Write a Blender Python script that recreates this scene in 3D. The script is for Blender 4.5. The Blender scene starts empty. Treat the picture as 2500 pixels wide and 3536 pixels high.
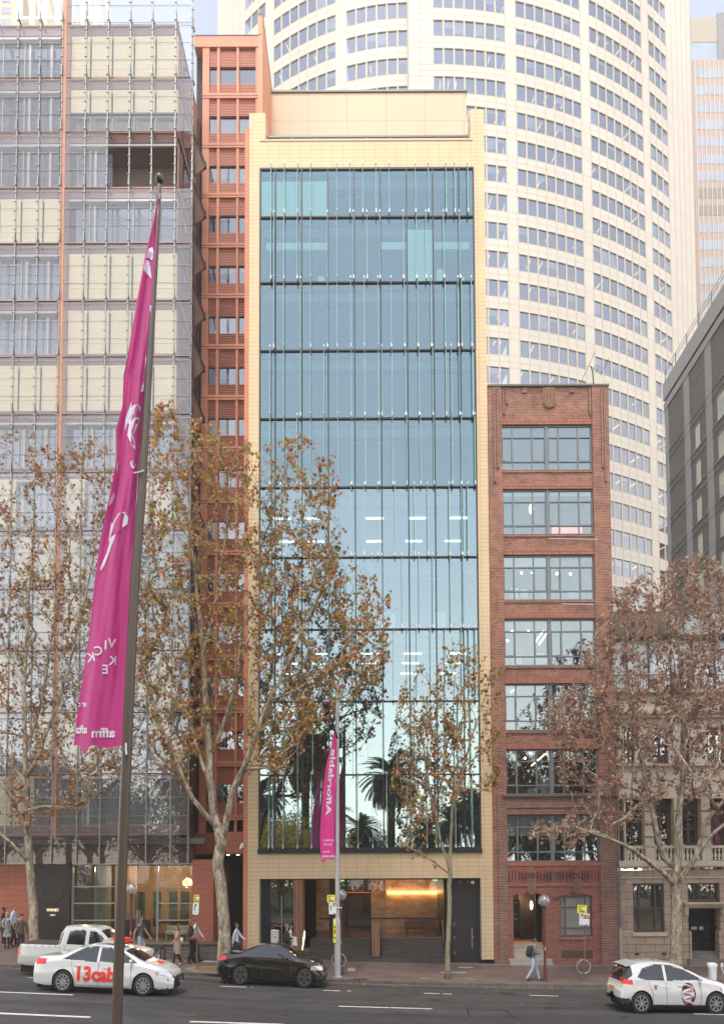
import bpy, bmesh, math, random
from mathutils import Vector, Matrix, Euler
random.seed(7)
SC = bpy.context.scene
COL = SC.collection
R = math.radians
# ------------------------------------------------------------------ camera
F, CX, CY = 2350.0, 1270.0, 2919.0
TH, RO = R(2.29), R(0.27)
CAM = Vector((0.0, -35.0, 4.6))
_r, _u, _f = Vector((1, 0, 0)), Vector((0, -math.sin(TH), math.cos(TH))), Vector((0, math.cos(TH), math.sin(TH)))
CR = _r * math.cos(RO) - _u * math.sin(RO)
CU = _r * math.sin(RO) + _u * math.cos(RO)
cd = bpy.data.cameras.new('camera'); cam = bpy.data.objects.new('camera', cd); COL.objects.link(cam)
m = Matrix.Identity(4)
for i in range(3):
    m[i][0], m[i][1], m[i][2], m[i][3] = CR[i], CU[i], -_f[i], CAM[i]
cam.matrix_world = m
cd.sensor_fit = 'AUTO'; cd.sensor_width = 36.0; cd.lens = 36.0 * F / 3536.0
cd.shift_x = -(CX - 1250.0) / 3536.0; cd.shift_y = (CY - 1768.0) / 3536.0
cd.clip_start = 0.1; cd.clip_end = 3000
SC.camera = cam
# ------------------------------------------------------------------ sky and sun (the sun stands high behind the camera, to light the fronts)
w = bpy.data.worlds.new("World"); SC.world = w; w.use_nodes = True
nt = w.node_tree; nt.nodes.clear()
sky = nt.nodes.new('ShaderNodeTexSky'); sky.sky_type = 'NISHITA'; sky.sun_disc = False
SUN_EL, SUN_AZ = R(66), R(188)        # azimuth measured from +y towards +x
sky.sun_elevation = SUN_EL; sky.sun_rotation = SUN_AZ
sky.air_density = 1.0; sky.dust_density = 0.5; sky.ozone_density = 0.2
bg = nt.nodes.new('ShaderNodeBackground'); bg.inputs[1].default_value = 0.15
out = nt.nodes.new('ShaderNodeOutputWorld')
# a thin veil of high cloud in front of the clear sky
veil = nt.nodes.new('ShaderNodeMix'); veil.data_type = 'RGBA'; veil.inputs[0].default_value = 0.55
veil.inputs[7].default_value = (3.9, 3.7, 3.5, 1)
_tc = nt.nodes.new('ShaderNodeTexCoord'); _sx = nt.nodes.new('ShaderNodeSeparateXYZ'); _mr = nt.nodes.new('ShaderNodeMapRange')
_mr.inputs[1].default_value = 0.0; _mr.inputs[2].default_value = 0.9; _mr.inputs[3].default_value = 0.9; _mr.inputs[4].default_value = 0.2
nt.links.new(_tc.outputs['Generated'], _sx.inputs[0]); nt.links.new(_sx.outputs[2], _mr.inputs[0]); nt.links.new(_mr.outputs[0], veil.inputs[0])
_vc = nt.nodes.new('ShaderNodeMix'); _vc.data_type = 'RGBA'; _vc.inputs[6].default_value = (10.0, 9.1, 7.9, 1); _vc.inputs[7].default_value = (4.2, 4.0, 3.7, 1)
_m2 = nt.nodes.new('ShaderNodeMapRange'); _m2.inputs[1].default_value = 0.02; _m2.inputs[2].default_value = 0.75; nt.links.new(_sx.outputs[2], _m2.inputs[0])
nt.links.new(_m2.outputs[0], _vc.inputs[0]); nt.links.new(_vc.outputs[2], veil.inputs[7])
nt.links.new(sky.outputs[0], veil.inputs[6]); nt.links.new(veil.outputs[2], bg.inputs[0]); nt.links.new(bg.outputs[0], out.inputs[0])
sl = bpy.data.lights.new('sun', 'SUN'); sl.energy = 1.5; sl.angle = R(14); sl.color = (1, .88, .72)
so = bpy.data.objects.new('sun', sl); COL.objects.link(so)
_sd = Vector((math.sin(SUN_AZ) * math.cos(SUN_EL), math.cos(SUN_AZ) * math.cos(SUN_EL), math.sin(SUN_EL)))
so.rotation_euler = _sd.to_track_quat('Z', 'Y').to_euler(); so.location = (0, 60, 120)
SC.view_settings.view_transform = 'Standard'; SC.view_settings.look = 'None'
SC.view_settings.gamma = 1.0; SC.view_settings.use_curve_mapping = False
SC.view_settings.exposure = 1.2
try:
    SC.cycles.max_bounces = 8; SC.cycles.transparent_max_bounces = 24; SC.cycles.glossy_bounces = 4
    SC.cycles.diffuse_bounces = 3; SC.cycles.sample_clamp_indirect = 4.0; SC.cycles.caustics_reflective = False
    SC.cycles.caustics_refractive = False
except Exception: pass

def W(u, v, y):
    """a point of the photograph at depth y, in metres"""
    a, b = (u - CX) / F, (CY - v) / F
    d = CR * a + CU * b + _f
    t = (y - CAM.y) / d.y
    return CAM + d * t
def PX(u, v, y=0.0): return W(u, v, y).x
def PZ(u, v, y=0.0): return W(u, v, y).z

# ------------------------------------------------------------------ things and parts
def tag(o, label=None, cat=None, group=None, kind=None):
    if label: o['label'] = label
    if cat: o['category'] = cat
    if group: o['group'] = group
    if kind: o['kind'] = kind
    return o
def thing(name, label, cat, loc=(0, 0, 0), rz=0.0, group=None):
    o = bpy.data.objects.new(name, None); COL.objects.link(o)
    o.empty_display_size = .3; o.location = loc; o.rotation_euler = (0, 0, rz)
    return tag(o, label, cat, group)
def base_of(o):
    p = Vector((0, 0, 0))
    while o is not None:
        p = p + Vector(o.location); o = o.parent
    return p
def kids(o): return [c for c in bpy.data.objects if c.parent == o]
def copy_tree(o, parent=None):
    c = o.copy(); COL.objects.link(c); c.parent = parent
    for ch in kids(o): copy_tree(ch, c)
    return c
def dup(o, loc, rz=None, label=None, s=None):
    ch = o.get('_k')
    c = copy_tree(o); c.location = loc
    if rz is not None: c.rotation_euler = (0, 0, rz)
    if s: c.scale = s
    if label: c['label'] = label
    return c

class MB:
    def __init__(s): s.v = []; s.f = []; s.m = []
    def add(s, vs, fs, mi=0):
        n = len(s.v); s.v += [tuple(p) for p in vs]; s.f += [tuple(i + n for i in f) for f in fs]; s.m += [mi] * len(fs)
        return s
    def box(s, x0, x1, y0, y1, z0, z1, mi=0):
        if x0 > x1: x0, x1 = x1, x0
        if y0 > y1: y0, y1 = y1, y0
        if z0 > z1: z0, z1 = z1, z0
        vs = [(x0, y0, z0), (x1, y0, z0), (x1, y1, z0), (x0, y1, z0), (x0, y0, z1), (x1, y0, z1), (x1, y1, z1), (x0, y1, z1)]
        return s.add(vs, [(0, 3, 2, 1), (4, 5, 6, 7), (0, 1, 5, 4), (1, 2, 6, 5), (2, 3, 7, 6), (3, 0, 4, 7)], mi)
    def quad(s, *p, mi=0): return s.add(p, [tuple(range(len(p)))], mi)
    def prism(s, pts, a, b, axis='y', mi=0):
        """extrude a 2-D outline: axis y -> pts are (x,z); x -> (y,z); z -> (x,y)"""
        def P(p, t): return {'y': (p[0], t, p[1]), 'x': (t, p[0], p[1]), 'z': (p[0], p[1], t)}[axis]
        n = len(pts); vs = [P(p, a) for p in pts] + [P(p, b) for p in pts]
        fs = [tuple(range(n)), tuple(range(2 * n - 1, n - 1, -1))] + [(i, n + i, n + (i + 1) % n, (i + 1) % n) for i in range(n)]
        return s.add(vs, fs, mi)
    def tube(s, pts, rad, n=6, cap=True, mi=0):
        pts = [Vector(p) for p in pts]
        if not isinstance(rad, (list, tuple)): rad = [rad] * len(pts)
        vs = []; fs = []; prev = None
        for i, p in enumerate(pts):
            d = (pts[min(i + 1, len(pts) - 1)] - pts[max(i - 1, 0)])
            d = d.normalized() if d.length > 1e-9 else Vector((0, 0, 1))
            if prev is None:
                a = d.cross(Vector((0.13, 0.97, 0.2))); a = a.normalized() if a.length > 1e-4 else Vector((1, 0, 0))
            else:
                a = prev - d * prev.dot(d); a = a.normalized() if a.length > 1e-6 else prev
            prev = a; b = d.cross(a)
            for k in range(n):
                t = 2 * math.pi * k / n
                vs.append(p + (a * math.cos(t) + b * math.sin(t)) * rad[i])
        for i in range(len(pts) - 1):
            for k in range(n):
                fs.append((i * n + k, i * n + (k + 1) % n, (i + 1) * n + (k + 1) % n, (i + 1) * n + k))
        if cap:
            fs.append(tuple(range(n - 1, -1, -1))); fs.append(tuple((len(pts) - 1) * n + k for k in range(n)))
        return s.add(vs, fs, mi)
    def lathe(s, prof, cx=0, cy=0, n=16, mi=0):
        """prof: (r,z) list, round the vertical axis at cx,cy"""
        vs = []; fs = []
        for r, z in prof:
            for k in range(n):
                t = 2 * math.pi * k / n; vs.append((cx + r * math.cos(t), cy + r * math.sin(t), z))
        for i in range(len(prof) - 1):
            for k in range(n): fs.append((i * n + k, i * n + (k + 1) % n, (i + 1) * n + (k + 1) % n, (i + 1) * n + k))
        fs.append(tuple(range(n - 1, -1, -1))); fs.append(tuple((len(prof) - 1) * n + k for k in range(n)))
        return s.add(vs, fs, mi)
    def ball(s, c, r, n=12, sc=(1, 1, 1), mi=0):
        pr = []
        for i in range(n // 2 + 1):
            t = math.pi * i / (n // 2); pr.append((max(1e-4, r * math.sin(t)), -r * math.cos(t)))
        vs = []; fs = []
        for q, z in pr:
            for k in range(n):
                t = 2 * math.pi * k / n; vs.append((c[0] + q * math.cos(t) * sc[0], c[1] + q * math.sin(t) * sc[1], c[2] + z * sc[2]))
        for i in range(len(pr) - 1):
            for k in range(n): fs.append((i * n + k, i * n + (k + 1) % n, (i + 1) * n + (k + 1) % n, (i + 1) * n + k))
        return s.add(vs, fs, mi)
    def build(s, name, mat, parent=None, smooth=False, world=True, label=None, bevel=0):
        me = bpy.data.meshes.new(name)
        off = base_of(parent) if (parent is not None and world) else Vector((0, 0, 0))
        me.from_pydata([(p[0] - off.x, p[1] - off.y, p[2] - off.z) for p in s.v], [], s.f)
        mats = mat if isinstance(mat, (list, tuple)) else [mat]
        for mm in mats: me.materials.append(mm)
        if len(mats) > 1:
            for p, i in zip(me.polygons, s.m): p.material_index = i
        if smooth:
            for p in me.polygons: p.use_smooth = True
        me.update()
        o = bpy.data.objects.new(name, me); COL.objects.link(o)
        if parent is not None: o.parent = parent
        if label: o['label'] = label
        if bevel:
            b = o.modifiers.new('bevel', 'BEVEL'); b.width = bevel; b.segments = 1; b.limit_method = 'ANGLE'
        return o
def text_mb(body, size, place, extr=0.004, font_shear=0.0, bold=0.0, align='CENTER', mirror=False, sub=0):
    """lettering as mesh; place(x, y, z) puts flat text coordinates into the scene"""
    cu = bpy.data.curves.new('lettering', 'FONT'); cu.body = body; cu.size = size; cu.align_x = align; cu.extrude = extr
    cu.shear = font_shear; cu.offset = bold; cu.resolution_u = 3
    o = bpy.data.objects.new('lettering', cu); COL.objects.link(o)
    dg = bpy.context.evaluated_depsgraph_get()
    me = bpy.data.meshes.new_from_object(o.evaluated_get(dg))
    if sub:
        bm = bmesh.new(); bm.from_mesh(me); bmesh.ops.triangulate(bm, faces=bm.faces[:])
        for _ in range(sub): bmesh.ops.subdivide_edges(bm, edges=[e for e in bm.edges if e.calc_length() > .12 * size], cuts=1); bmesh.ops.triangulate(bm, faces=[f for f in bm.faces if len(f.verts) > 3])
        bm.to_mesh(me); bm.free()
    mb = MB(); mb.add([place((-1 if mirror else 1) * v.co.x, v.co.y, v.co.z) for v in me.vertices], [tuple(p.vertices) for p in me.polygons])
    bpy.data.objects.remove(o); bpy.data.curves.remove(cu); bpy.data.meshes.remove(me)
    return mb

# ------------------------------------------------------------------ materials
MATS = {}
def nd(nt, t, **k):
    n = nt.nodes.new(t)
    for a, b in k.items(): setattr(n, a, b)
    return n
def mat(name, col=(.5, .5, .5), rough=.6, metal=0.0, var=0.0, scale=3.0, bump=0.0, bscale=40.0, spec=.5, coat=0.0, island=0.0, stretch=(1, 1, 1), emit=None, es=1.0, alpha=1.0):
    if name in MATS: return MATS[name]
    M = bpy.data.materials.new(name); M.use_nodes = True; nt = M.node_tree; nt.nodes.clear()
    o = nd(nt, 'ShaderNodeOutputMaterial'); b = nd(nt, 'ShaderNodeBsdfPrincipled'); L = nt.links.new
    L(b.outputs[0], o.inputs[0])
    b.inputs['Base Color'].default_value = (*col, 1); b.inputs['Roughness'].default_value = rough
    b.inputs['Metallic'].default_value = metal; b.inputs['Specular IOR Level'].default_value = spec
    b.inputs['Coat Weight'].default_value = coat; b.inputs['Coat Roughness'].default_value = .05
    b.inputs['Alpha'].default_value = alpha
    if emit: b.inputs['Emission Color'].default_value = (*emit, 1); b.inputs['Emission Strength'].default_value = es
    tc = nd(nt, 'ShaderNodeTexCoord'); mp = nd(nt, 'ShaderNodeMapping'); mp.inputs['Scale'].default_value = stretch
    L(tc.outputs['Object'], mp.inputs[0])
    if var or island:
        hs = nd(nt, 'ShaderNodeHueSaturation'); hs.inputs['Color'].default_value = (*col, 1)
        n1 = nd(nt, 'ShaderNodeTexNoise'); n1.inputs['Scale'].default_value = scale; n1.inputs['Detail'].default_value = 6
        L(mp.outputs[0], n1.inputs[0])
        mr = nd(nt, 'ShaderNodeMapRange'); mr.inputs[1].default_value = .3; mr.inputs[2].default_value = .7
        mr.inputs[3].default_value = 1 - var; mr.inputs[4].default_value = 1 + var
        L(n1.outputs[0], mr.inputs[0])
        val = mr.outputs[0]
        if island:
            g = nd(nt, 'ShaderNodeNewGeometry'); m2 = nd(nt, 'ShaderNodeMapRange'); m2.inputs[3].default_value = 1 - island; m2.inputs[4].default_value = 1 + island
            L(g.outputs['Random Per Island'], m2.inputs[0]); mu = nd(nt, 'ShaderNodeMath', operation='MULTIPLY')
            L(val, mu.inputs[0]); L(m2.outputs[0], mu.inputs[1]); val = mu.outputs[0]
        L(val, hs.inputs['Value']); L(hs.outputs[0], b.inputs['Base Color'])
    if bump:
        n2 = nd(nt, 'ShaderNodeTexNoise'); n2.inputs['Scale'].default_value = bscale; n2.inputs['Detail'].default_value = 4
        L(mp.outputs[0], n2.inputs[0]); bp = nd(nt, 'ShaderNodeBump'); bp.inputs['Strength'].default_value = bump; bp.inputs['Distance'].default_value = .02
        L(n2.outputs[0], bp.inputs['Height']); L(bp.outputs[0], b.inputs['Normal'])
    MATS[name] = M
    return M
def brick_mat(name, c1, c2, mortar, bw, bh, joint, rough=.85, offset=.5, var=.12, scale=.6, bump=.3, flat=False, xo=0.0, zo=0.0, patch=None):
    """courses laid over x (or y) and z of the object; flat=True lays them over x and y"""
    if name in MATS: return MATS[name]
    M = bpy.data.materials.new(name); M.use_nodes = True; nt = M.node_tree; nt.nodes.clear(); L = nt.links.new
    o = nd(nt, 'ShaderNodeOutputMaterial'); b = nd(nt, 'ShaderNodeBsdfPrincipled'); L(b.outputs[0], o.inputs[0])
    b.inputs['Roughness'].default_value = rough; b.inputs['Specular IOR Level'].default_value = .3
    tc = nd(nt, 'ShaderNodeTexCoord'); sp = nd(nt, 'ShaderNodeSeparateXYZ'); L(tc.outputs['Object'], sp.inputs[0])
    cb = nd(nt, 'ShaderNodeCombineXYZ')
    if flat: L(sp.outputs[0], cb.inputs[0]); L(sp.outputs[1], cb.inputs[1])
    else:
        ad = nd(nt, 'ShaderNodeMath', operation='ADD'); L(sp.outputs[0], ad.inputs[0]); L(sp.outputs[1], ad.inputs[1])
        L(ad.outputs[0], cb.inputs[0]); L(sp.outputs[2], cb.inputs[1])
    mp = nd(nt, 'ShaderNodeMapping'); mp.inputs['Location'].default_value = (xo, zo, 0); L(cb.outputs[0], mp.inputs[0])
    bt = nd(nt, 'ShaderNodeTexBrick'); bt.offset = offset; bt.inputs['Color1'].default_value = (*c1, 1); bt.inputs['Color2'].default_value = (*c2, 1)
    bt.inputs['Mortar'].default_value = (*mortar, 1); bt.inputs['Scale'].default_value = 1.0; bt.inputs['Mortar Size'].default_value = joint
    bt.inputs['Brick Width'].default_value = bw; bt.inputs['Row Height'].default_value = bh; bt.inputs['Mortar Smooth'].default_value = .1
    L(mp.outputs[0], bt.inputs[0])
    n1 = nd(nt, 'ShaderNodeTexNoise'); n1.inputs['Scale'].default_value = scale; n1.inputs['Detail'].default_value = 8; n1.inputs['Roughness'].default_value = .65
    L(tc.outputs['Object'], n1.inputs[0])
    mr = nd(nt, 'ShaderNodeMapRange'); mr.inputs[1].default_value = .3; mr.inputs[2].default_value = .7; mr.inputs[3].default_value = 1 - var; mr.inputs[4].default_value = 1 + var
    L(n1.outputs[0], mr.inputs[0]); hs = nd(nt, 'ShaderNodeHueSaturation'); L(bt.outputs[0], hs.inputs['Color']); L(mr.outputs[0], hs.inputs['Value'])
    L(hs.outputs[0], b.inputs['Base Color'])
    if bump:
        iv = nd(nt, 'ShaderNodeMath', operation='SUBTRACT'); iv.inputs[0].default_value = 1.0; L(bt.outputs['Fac'], iv.inputs[1])
        bp = nd(nt, 'ShaderNodeBump'); bp.inputs['Strength'].default_value = bump; bp.inputs['Distance'].default_value = .01
        L(iv.outputs[0], bp.inputs['Height']); L(bp.outputs[0], b.inputs['Normal'])
    MATS[name] = M
    return M
def glass_mat(name, tint=(.7, .8, .8), refl=.3, rtint=(1, 1, 1), milky=0.0, mcol=(.8, .85, .85), rough=0.0, wav=0.0):
    """sheet glass: see-through, reflecting more at a slant, optionally fritted"""
    if name in MATS: return MATS[name]
    M = bpy.data.materials.new(name); M.use_nodes = True; nt = M.node_tree; nt.nodes.clear(); L = nt.links.new
    o = nd(nt, 'ShaderNodeOutputMaterial'); tr = nd(nt, 'ShaderNodeBsdfTransparent'); tr.inputs[0].default_value = (*tint, 1)
    gl = nd(nt, 'ShaderNodeBsdfGlossy'); gl.inputs['Color'].default_value = (*rtint, 1); gl.inputs['Roughness'].default_value = rough
    lw = nd(nt, 'ShaderNodeLayerWeight'); lw.inputs[0].default_value = .25
    mr = nd(nt, 'ShaderNodeMapRange'); mr.inputs[3].default_value = refl; mr.inputs[4].default_value = max(.75, refl); L(lw.outputs['Fresnel'], mr.inputs[0])
    mx = nd(nt, 'ShaderNodeMixShader'); L(mr.outputs[0], mx.inputs[0]); L(tr.outputs[0], mx.inputs[1]); L(gl.outputs[0], mx.inputs[2]); res = mx.outputs[0]
    if wav:
        tc = nd(nt, 'ShaderNodeTexCoord'); n2 = nd(nt, 'ShaderNodeTexNoise'); n2.inputs['Scale'].default_value = .7; n2.inputs['Detail'].default_value = 1
        L(tc.outputs['Object'], n2.inputs[0]); bp = nd(nt, 'ShaderNodeBump'); bp.inputs['Strength'].default_value = wav; bp.inputs['Distance'].default_value = .02
        L(n2.outputs[0], bp.inputs['Height']); L(bp.outputs[0], gl.inputs['Normal'])
    if milky:
        df = nd(nt, 'ShaderNodeBsdfDiffuse'); df.inputs[0].default_value = (*mcol, 1)
        m2 = nd(nt, 'ShaderNodeMixShader'); m2.inputs[0].default_value = milky; L(res, m2.inputs[1]); L(df.outputs[0], m2.inputs[2]); res = m2.outputs[0]
    L(res, o.inputs[0]); MATS[name] = M
    return M
def lit(name, col, s): return mat(name, (.8, .8, .8), .5, emit=col, es=s)

CREAM = brick_mat('cream_tile', (.65, .50, .315), (.625, .48, .30), (.38, .285, .19), .57, .2175, .009, rough=.55, offset=0.0, var=.08, scale=.35, bump=.4)
CREAMH = brick_mat('cream_tile_long', (.65, .50, .315), (.625, .48, .30), (.38, .285, .19), 6.0, .2175, .009, rough=.55, offset=0.0, var=.08, scale=.35, bump=.4)
PANEL = brick_mat('cream_panel', (.57, .445, .32), (.56, .435, .31), (.22, .18, .13), 2.56, 9.0, .012, rough=.5, offset=0.0, var=.03, scale=.3, bump=.3, xo=.9)
BLACKM = mat('black_metal', (.012, .012, .014), .35, .4)
DARKF = mat('dark_frame', (.022, .024, .028), .4, .3)
GREYF = mat('grey_window_frame', (.16, .18, .20), .5, .1)
STEEL = mat('brushed_steel', (.45, .46, .47), .35, .8)
WHITEM = mat('white_paint', (.7, .71, .71), .5)
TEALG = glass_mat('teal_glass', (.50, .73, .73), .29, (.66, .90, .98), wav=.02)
TEALM = glass_mat('teal_glass_middle', (.45, .66, .68), .36, (.70, .92, 1.0), wav=.02)  # same glass, mirroring raised to imitate the brighter sky reflected lower down
TEALL = glass_mat('teal_glass_low', (.34, .48, .49), .44, (.72, .93, .95), wav=.012)  # mirroring raised again, inside tint darkened, to get strong palm reflections
DARKG = glass_mat('clear_dark_glass', (.62, .66, .66), .25, (.9, .95, 1), wav=.05)
SKYG = glass_mat('sky_reflecting_glass', (.45, .5, .53), .5, (.86, .93, 1), wav=.04)

def lamp(name, loc, watts, col, parent=None, r=.05):
    l = bpy.data.lights.new(name, 'POINT'); l.energy = watts; l.color = col; l.shadow_soft_size = r
    o = bpy.data.objects.new(name, l); COL.objects.link(o); o.location = Vector(loc) - (base_of(parent) if parent else Vector((0, 0, 0)))
    if parent: o.parent = parent
    return o
# ------------------------------------------------------------------ ground: the street slopes down to the right
GX = [(-60, .9), (-30, .88), (-20, .76), (-16, .61), (-12, .42), (-8.4, .24), (-5, .06), (-1.6, -.11), (3, -.27), (7.8, -.37), (12, -.42), (20, -.5), (60, -.6)]
def g(x):
    if x <= GX[0][0]: return GX[0][1]
    for (a, za), (b, zb) in zip(GX, GX[1:]):
        if x <= b: return za + (zb - za) * (x - a) / (b - a)
    return GX[-1][1]
KY, NY = -5.6, -22.0           # kerb lines of the far and the near pavement
def zroad(x, y): return g(x) + .015 * min(abs(y - KY), abs(y - NY))
def sm(t): t = max(0.0, min(1.0, t)); return t * t * (3 - 2 * t)
def zpav(x, y): return g(x) + .15 + .02 * max(0, y - KY) + .22 * sm((-x - 12.5) / 2.5) * sm((y + 5.0) / 2.5)
def gp(u, v, fn=zroad):
    """point of the ground seen at a place of the photograph"""
    a, b = (u - CX) / F, (CY - v) / F
    d = (CR * a + CU * b + _f).normalized()
    t = 20.0
    for _ in range(40):
        p = CAM + d * t
        t += (fn(p.x, p.y) - p.z) / d.z * .9
    return CAM + d * t
def sheet(name, x0, x1, y0, y1, fn, nx, ny, m, kind='structure'):
    mb = MB()
    vs = [(x0 + (x1 - x0) * i / nx, y0 + (y1 - y0) * j / ny, 0) for j in range(ny + 1) for i in range(nx + 1)]
    vs = [(x, y, fn(x, y)) for x, y, _ in vs]
    fs = [(j * (nx + 1) + i, j * (nx + 1) + i + 1, (j + 1) * (nx + 1) + i + 1, (j + 1) * (nx + 1) + i) for j in range(ny) for i in range(nx)]
    mb.add(vs, fs); o = mb.build(name, m, smooth=True); o['kind'] = kind
    return o
def asphalt():
    M = mat('asphalt', (.052, .051, .052), .82, var=.16, scale=1.3, bump=.5, bscale=160, spec=.35, stretch=(.35, 1, 1))
    nt = M.node_tree; b = next(n for n in nt.nodes if n.type == 'BSDF_PRINCIPLED')
    # fine stone speckle and long worn wheel tracks
    tc = nd(nt, 'ShaderNodeTexCoord'); n = nd(nt, 'ShaderNodeTexNoise'); n.inputs['Scale'].default_value = 28; n.inputs['Detail'].default_value = 8; n.inputs['Roughness'].default_value = .8
    nt.links.new(tc.outputs['Object'], n.inputs[0])
    mr = nd(nt, 'ShaderNodeMapRange'); mr.inputs[1].default_value = .35; mr.inputs[2].default_value = .65; mr.inputs[3].default_value = .72; mr.inputs[4].default_value = 1.3
    nt.links.new(n.outputs[0], mr.inputs[0])
    src = b.inputs['Base Color'].links[0].from_socket
    hs = nd(nt, 'ShaderNodeHueSaturation'); nt.links.new(src, hs.inputs['Color']); nt.links.new(mr.outputs[0], hs.inputs['Value']); nt.links.new(hs.outputs[0], b.inputs['Base Color'])
    mp2 = nd(nt, 'ShaderNodeMapping'); mp2.inputs['Scale'].default_value = (.05, .9, 1); n3 = nd(nt, 'ShaderNodeTexNoise'); n3.inputs['Scale'].default_value = 1.3; n3.inputs['Detail'].default_value = 4
    nt.links.new(tc.outputs['Object'], mp2.inputs[0]); nt.links.new(mp2.outputs[0], n3.inputs[0])
    n4 = nd(nt, 'ShaderNodeTexNoise'); n4.inputs['Scale'].default_value = .8; n4.inputs['Detail'].default_value = 7; n4.inputs['Roughness'].default_value = .7; nt.links.new(tc.outputs['Object'], n4.inputs[0])
    ad = nd(nt, 'ShaderNodeMath', operation='MULTIPLY'); nt.links.new(n3.outputs[0], ad.inputs[0]); nt.links.new(n4.outputs[0], ad.inputs[1])
    m3 = nd(nt, 'ShaderNodeMapRange'); m3.inputs[1].default_value = .15; m3.inputs[2].default_value = .36; m3.inputs[3].default_value = .72; m3.inputs[4].default_value = 1.25; nt.links.new(ad.outputs[0], m3.inputs[0])
    h2 = nd(nt, 'ShaderNodeHueSaturation'); nt.links.new(hs.outputs[0], h2.inputs['Color']); nt.links.new(m3.outputs[0], h2.inputs['Value']); nt.links.new(h2.outputs[0], b.inputs['Base Color'])
    return M
ASPH = asphalt()
ground_m = mat('ground_soil', (.10, .09, .07), .95, var=.2, scale=.5)
mb = MB(); mb.quad((-220, -140, -1.3), (220, -140, -1.3), (220, 230, -1.3), (-220, 230, -1.3)); o = mb.build('ground', ground_m); o['kind'] = 'structure'
sheet('road', -60, 60, NY, KY, zroad, 120, 22, ASPH)
PAVE = brick_mat('pavement_setts', (.155, .108, .095), (.125, .092, .085), (.075, .065, .06), .24, .12, .008, rough=.85, var=.3, scale=.7, bump=.3, flat=True)
def zp2(x, y): return zpav(x, y)
sheet('pavement', -60, 60, KY + .32, 1.2, zp2, 120, 6, PAVE)
KERB = brick_mat('kerb_stone', (.13, .12, .11), (.11, .10, .092), (.03, .03, .03), 1.2, 3.0, .012, rough=.85, offset=0, var=.3, scale=2.5, bump=.4)
mb = MB()
for i in range(120):
    x0, x1 = -60 + i, -59 + i
    a, b = g(x0), g(x1)
    y0, y1 = KY, KY + .32
    mb.add([(x0, y0, a - .1), (x1, y0, b - .1), (x0, y0, a + .135), (x1, y0, b + .135), (x0, y0 + .02, a + .153), (x1, y0 + .02, b + .153), (x0, y1, a + .158), (x1, y1, b + .158)],
           [(0, 1, 3, 2), (2, 3, 5, 4), (4, 5, 7, 6)])
o = mb.build('kerb', KERB); o['kind'] = 'structure'
GUT = mat('gutter_concrete', (.10, .098, .092), .9, var=.25, scale=2, bump=.3)
sheet('gutter', -60, 60, KY - .36, KY, lambda x, y: zroad(x, y) + .004, 120, 1, GUT)
# near side pavement and park lawn behind the camera
mb = MB()
for i in range(120):
    x0, x1 = -60 + i, -59 + i
    mb.add([(x0, NY, g(x0) - .1), (x1, NY, g(x1) - .1), (x1, NY, g(x1) + .15), (x0, NY, g(x0) + .15), (x1, NY - 6, g(x1) + .2), (x0, NY - 6, g(x0) + .2)], [(1, 0, 3, 2), (2, 3, 5, 4)])
o = mb.build('near_pavement', PAVE); o['kind'] = 'structure'
LAWN = mat('park_grass', (.045, .075, .02), .95, var=.3, scale=.3, bump=.5, bscale=60)
sheet('park_lawn', -150, 150, -135, NY - 6, lambda x, y: g(x) + .16, 60, 10, LAWN)
# painted lane markings
PAINT = mat('road_paint', (.62, .61, .57), .7, var=.22, scale=9)
mb = MB()
def mark(u0, v0, u1, v1, w=.12):
    p, q = gp(u0, v0), gp(u1, v1); n = max(1, int((q - p).length / .6))
    for i in range(n):
        a = p.lerp(q, i / n); b = p.lerp(q, (i + 1) / n)
        mb.add([(a.x, a.y - w / 2, zroad(a.x, a.y - w / 2) + .005), (b.x, b.y - w / 2, zroad(b.x, b.y - w / 2) + .005), (b.x, b.y + w / 2, zroad(b.x, b.y + w / 2) + .005), (a.x, a.y + w / 2, zroad(a.x, a.y + w / 2) + .005)], [(0, 1, 2, 3)])
for a in [(-120, 3421, 254, 3436, .13), (96, 3376, 210, 3380, .1), (-150, 3493, 313, 3513, .17), (656, 3528, 980, 3538, .15), (762, 3406, 851, 3409, .12), (1116, 3420, 1176, 3422, .12),
          (1198, 3422.5, 1212, 3423, .12), (1169, 3475, 1344, 3480, .13), (1348, 3480, 1492, 3484, .13), (1463, 3430, 1519, 3432, .12), (1530, 3432, 1561, 3433, .12), (1828, 3437, 1926, 3440, .12), (2392, 3501, 2620, 3508, .13)]:
    mark(*a)
o = mb.build('lane_markings', PAINT); o['kind'] = 'structure'
# tar seams between the strips of asphalt, and the strip of newer asphalt between them
TAR = mat('tar_seam', (.012, .012, .013), .6)
def strip(pts, w, name, m, lift=.0035):
    mb = MB(); P = [gp(*p) for p in pts]; Q = []
    for a, b in zip(P, P[1:]):
        n = max(1, int((b - a).length / .8))
        for i in range(n): Q.append(a.lerp(b, i / n))
    Q.append(P[-1])
    for a, b in zip(Q, Q[1:]):
        d = (b - a); nrm = Vector((-d.y, d.x, 0)).normalized() * w / 2
        c = [a - nrm, b - nrm, b + nrm, a + nrm]
        mb.add([(p.x, p.y, zroad(p.x, p.y) + lift) for p in c], [(0, 1, 2, 3)])
    o = mb.build(name, m); o['kind'] = 'structure'
seam = [(-150, 3449), (0, 3455), (600, 3481), (950, 3494), (1300, 3506), (1600, 3514), (1900, 3520), (2500, 3524), (2600, 3525)]
strip(seam, .045, 'tar_seam', TAR)
strip([(1612, 3487), (1742, 3489), (1782, 3517)], .06, 'tar_patch_edge', TAR)
strip([(1613, 3486), (1620, 3511)], .06, 'tar_patch_edge', TAR)
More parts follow.
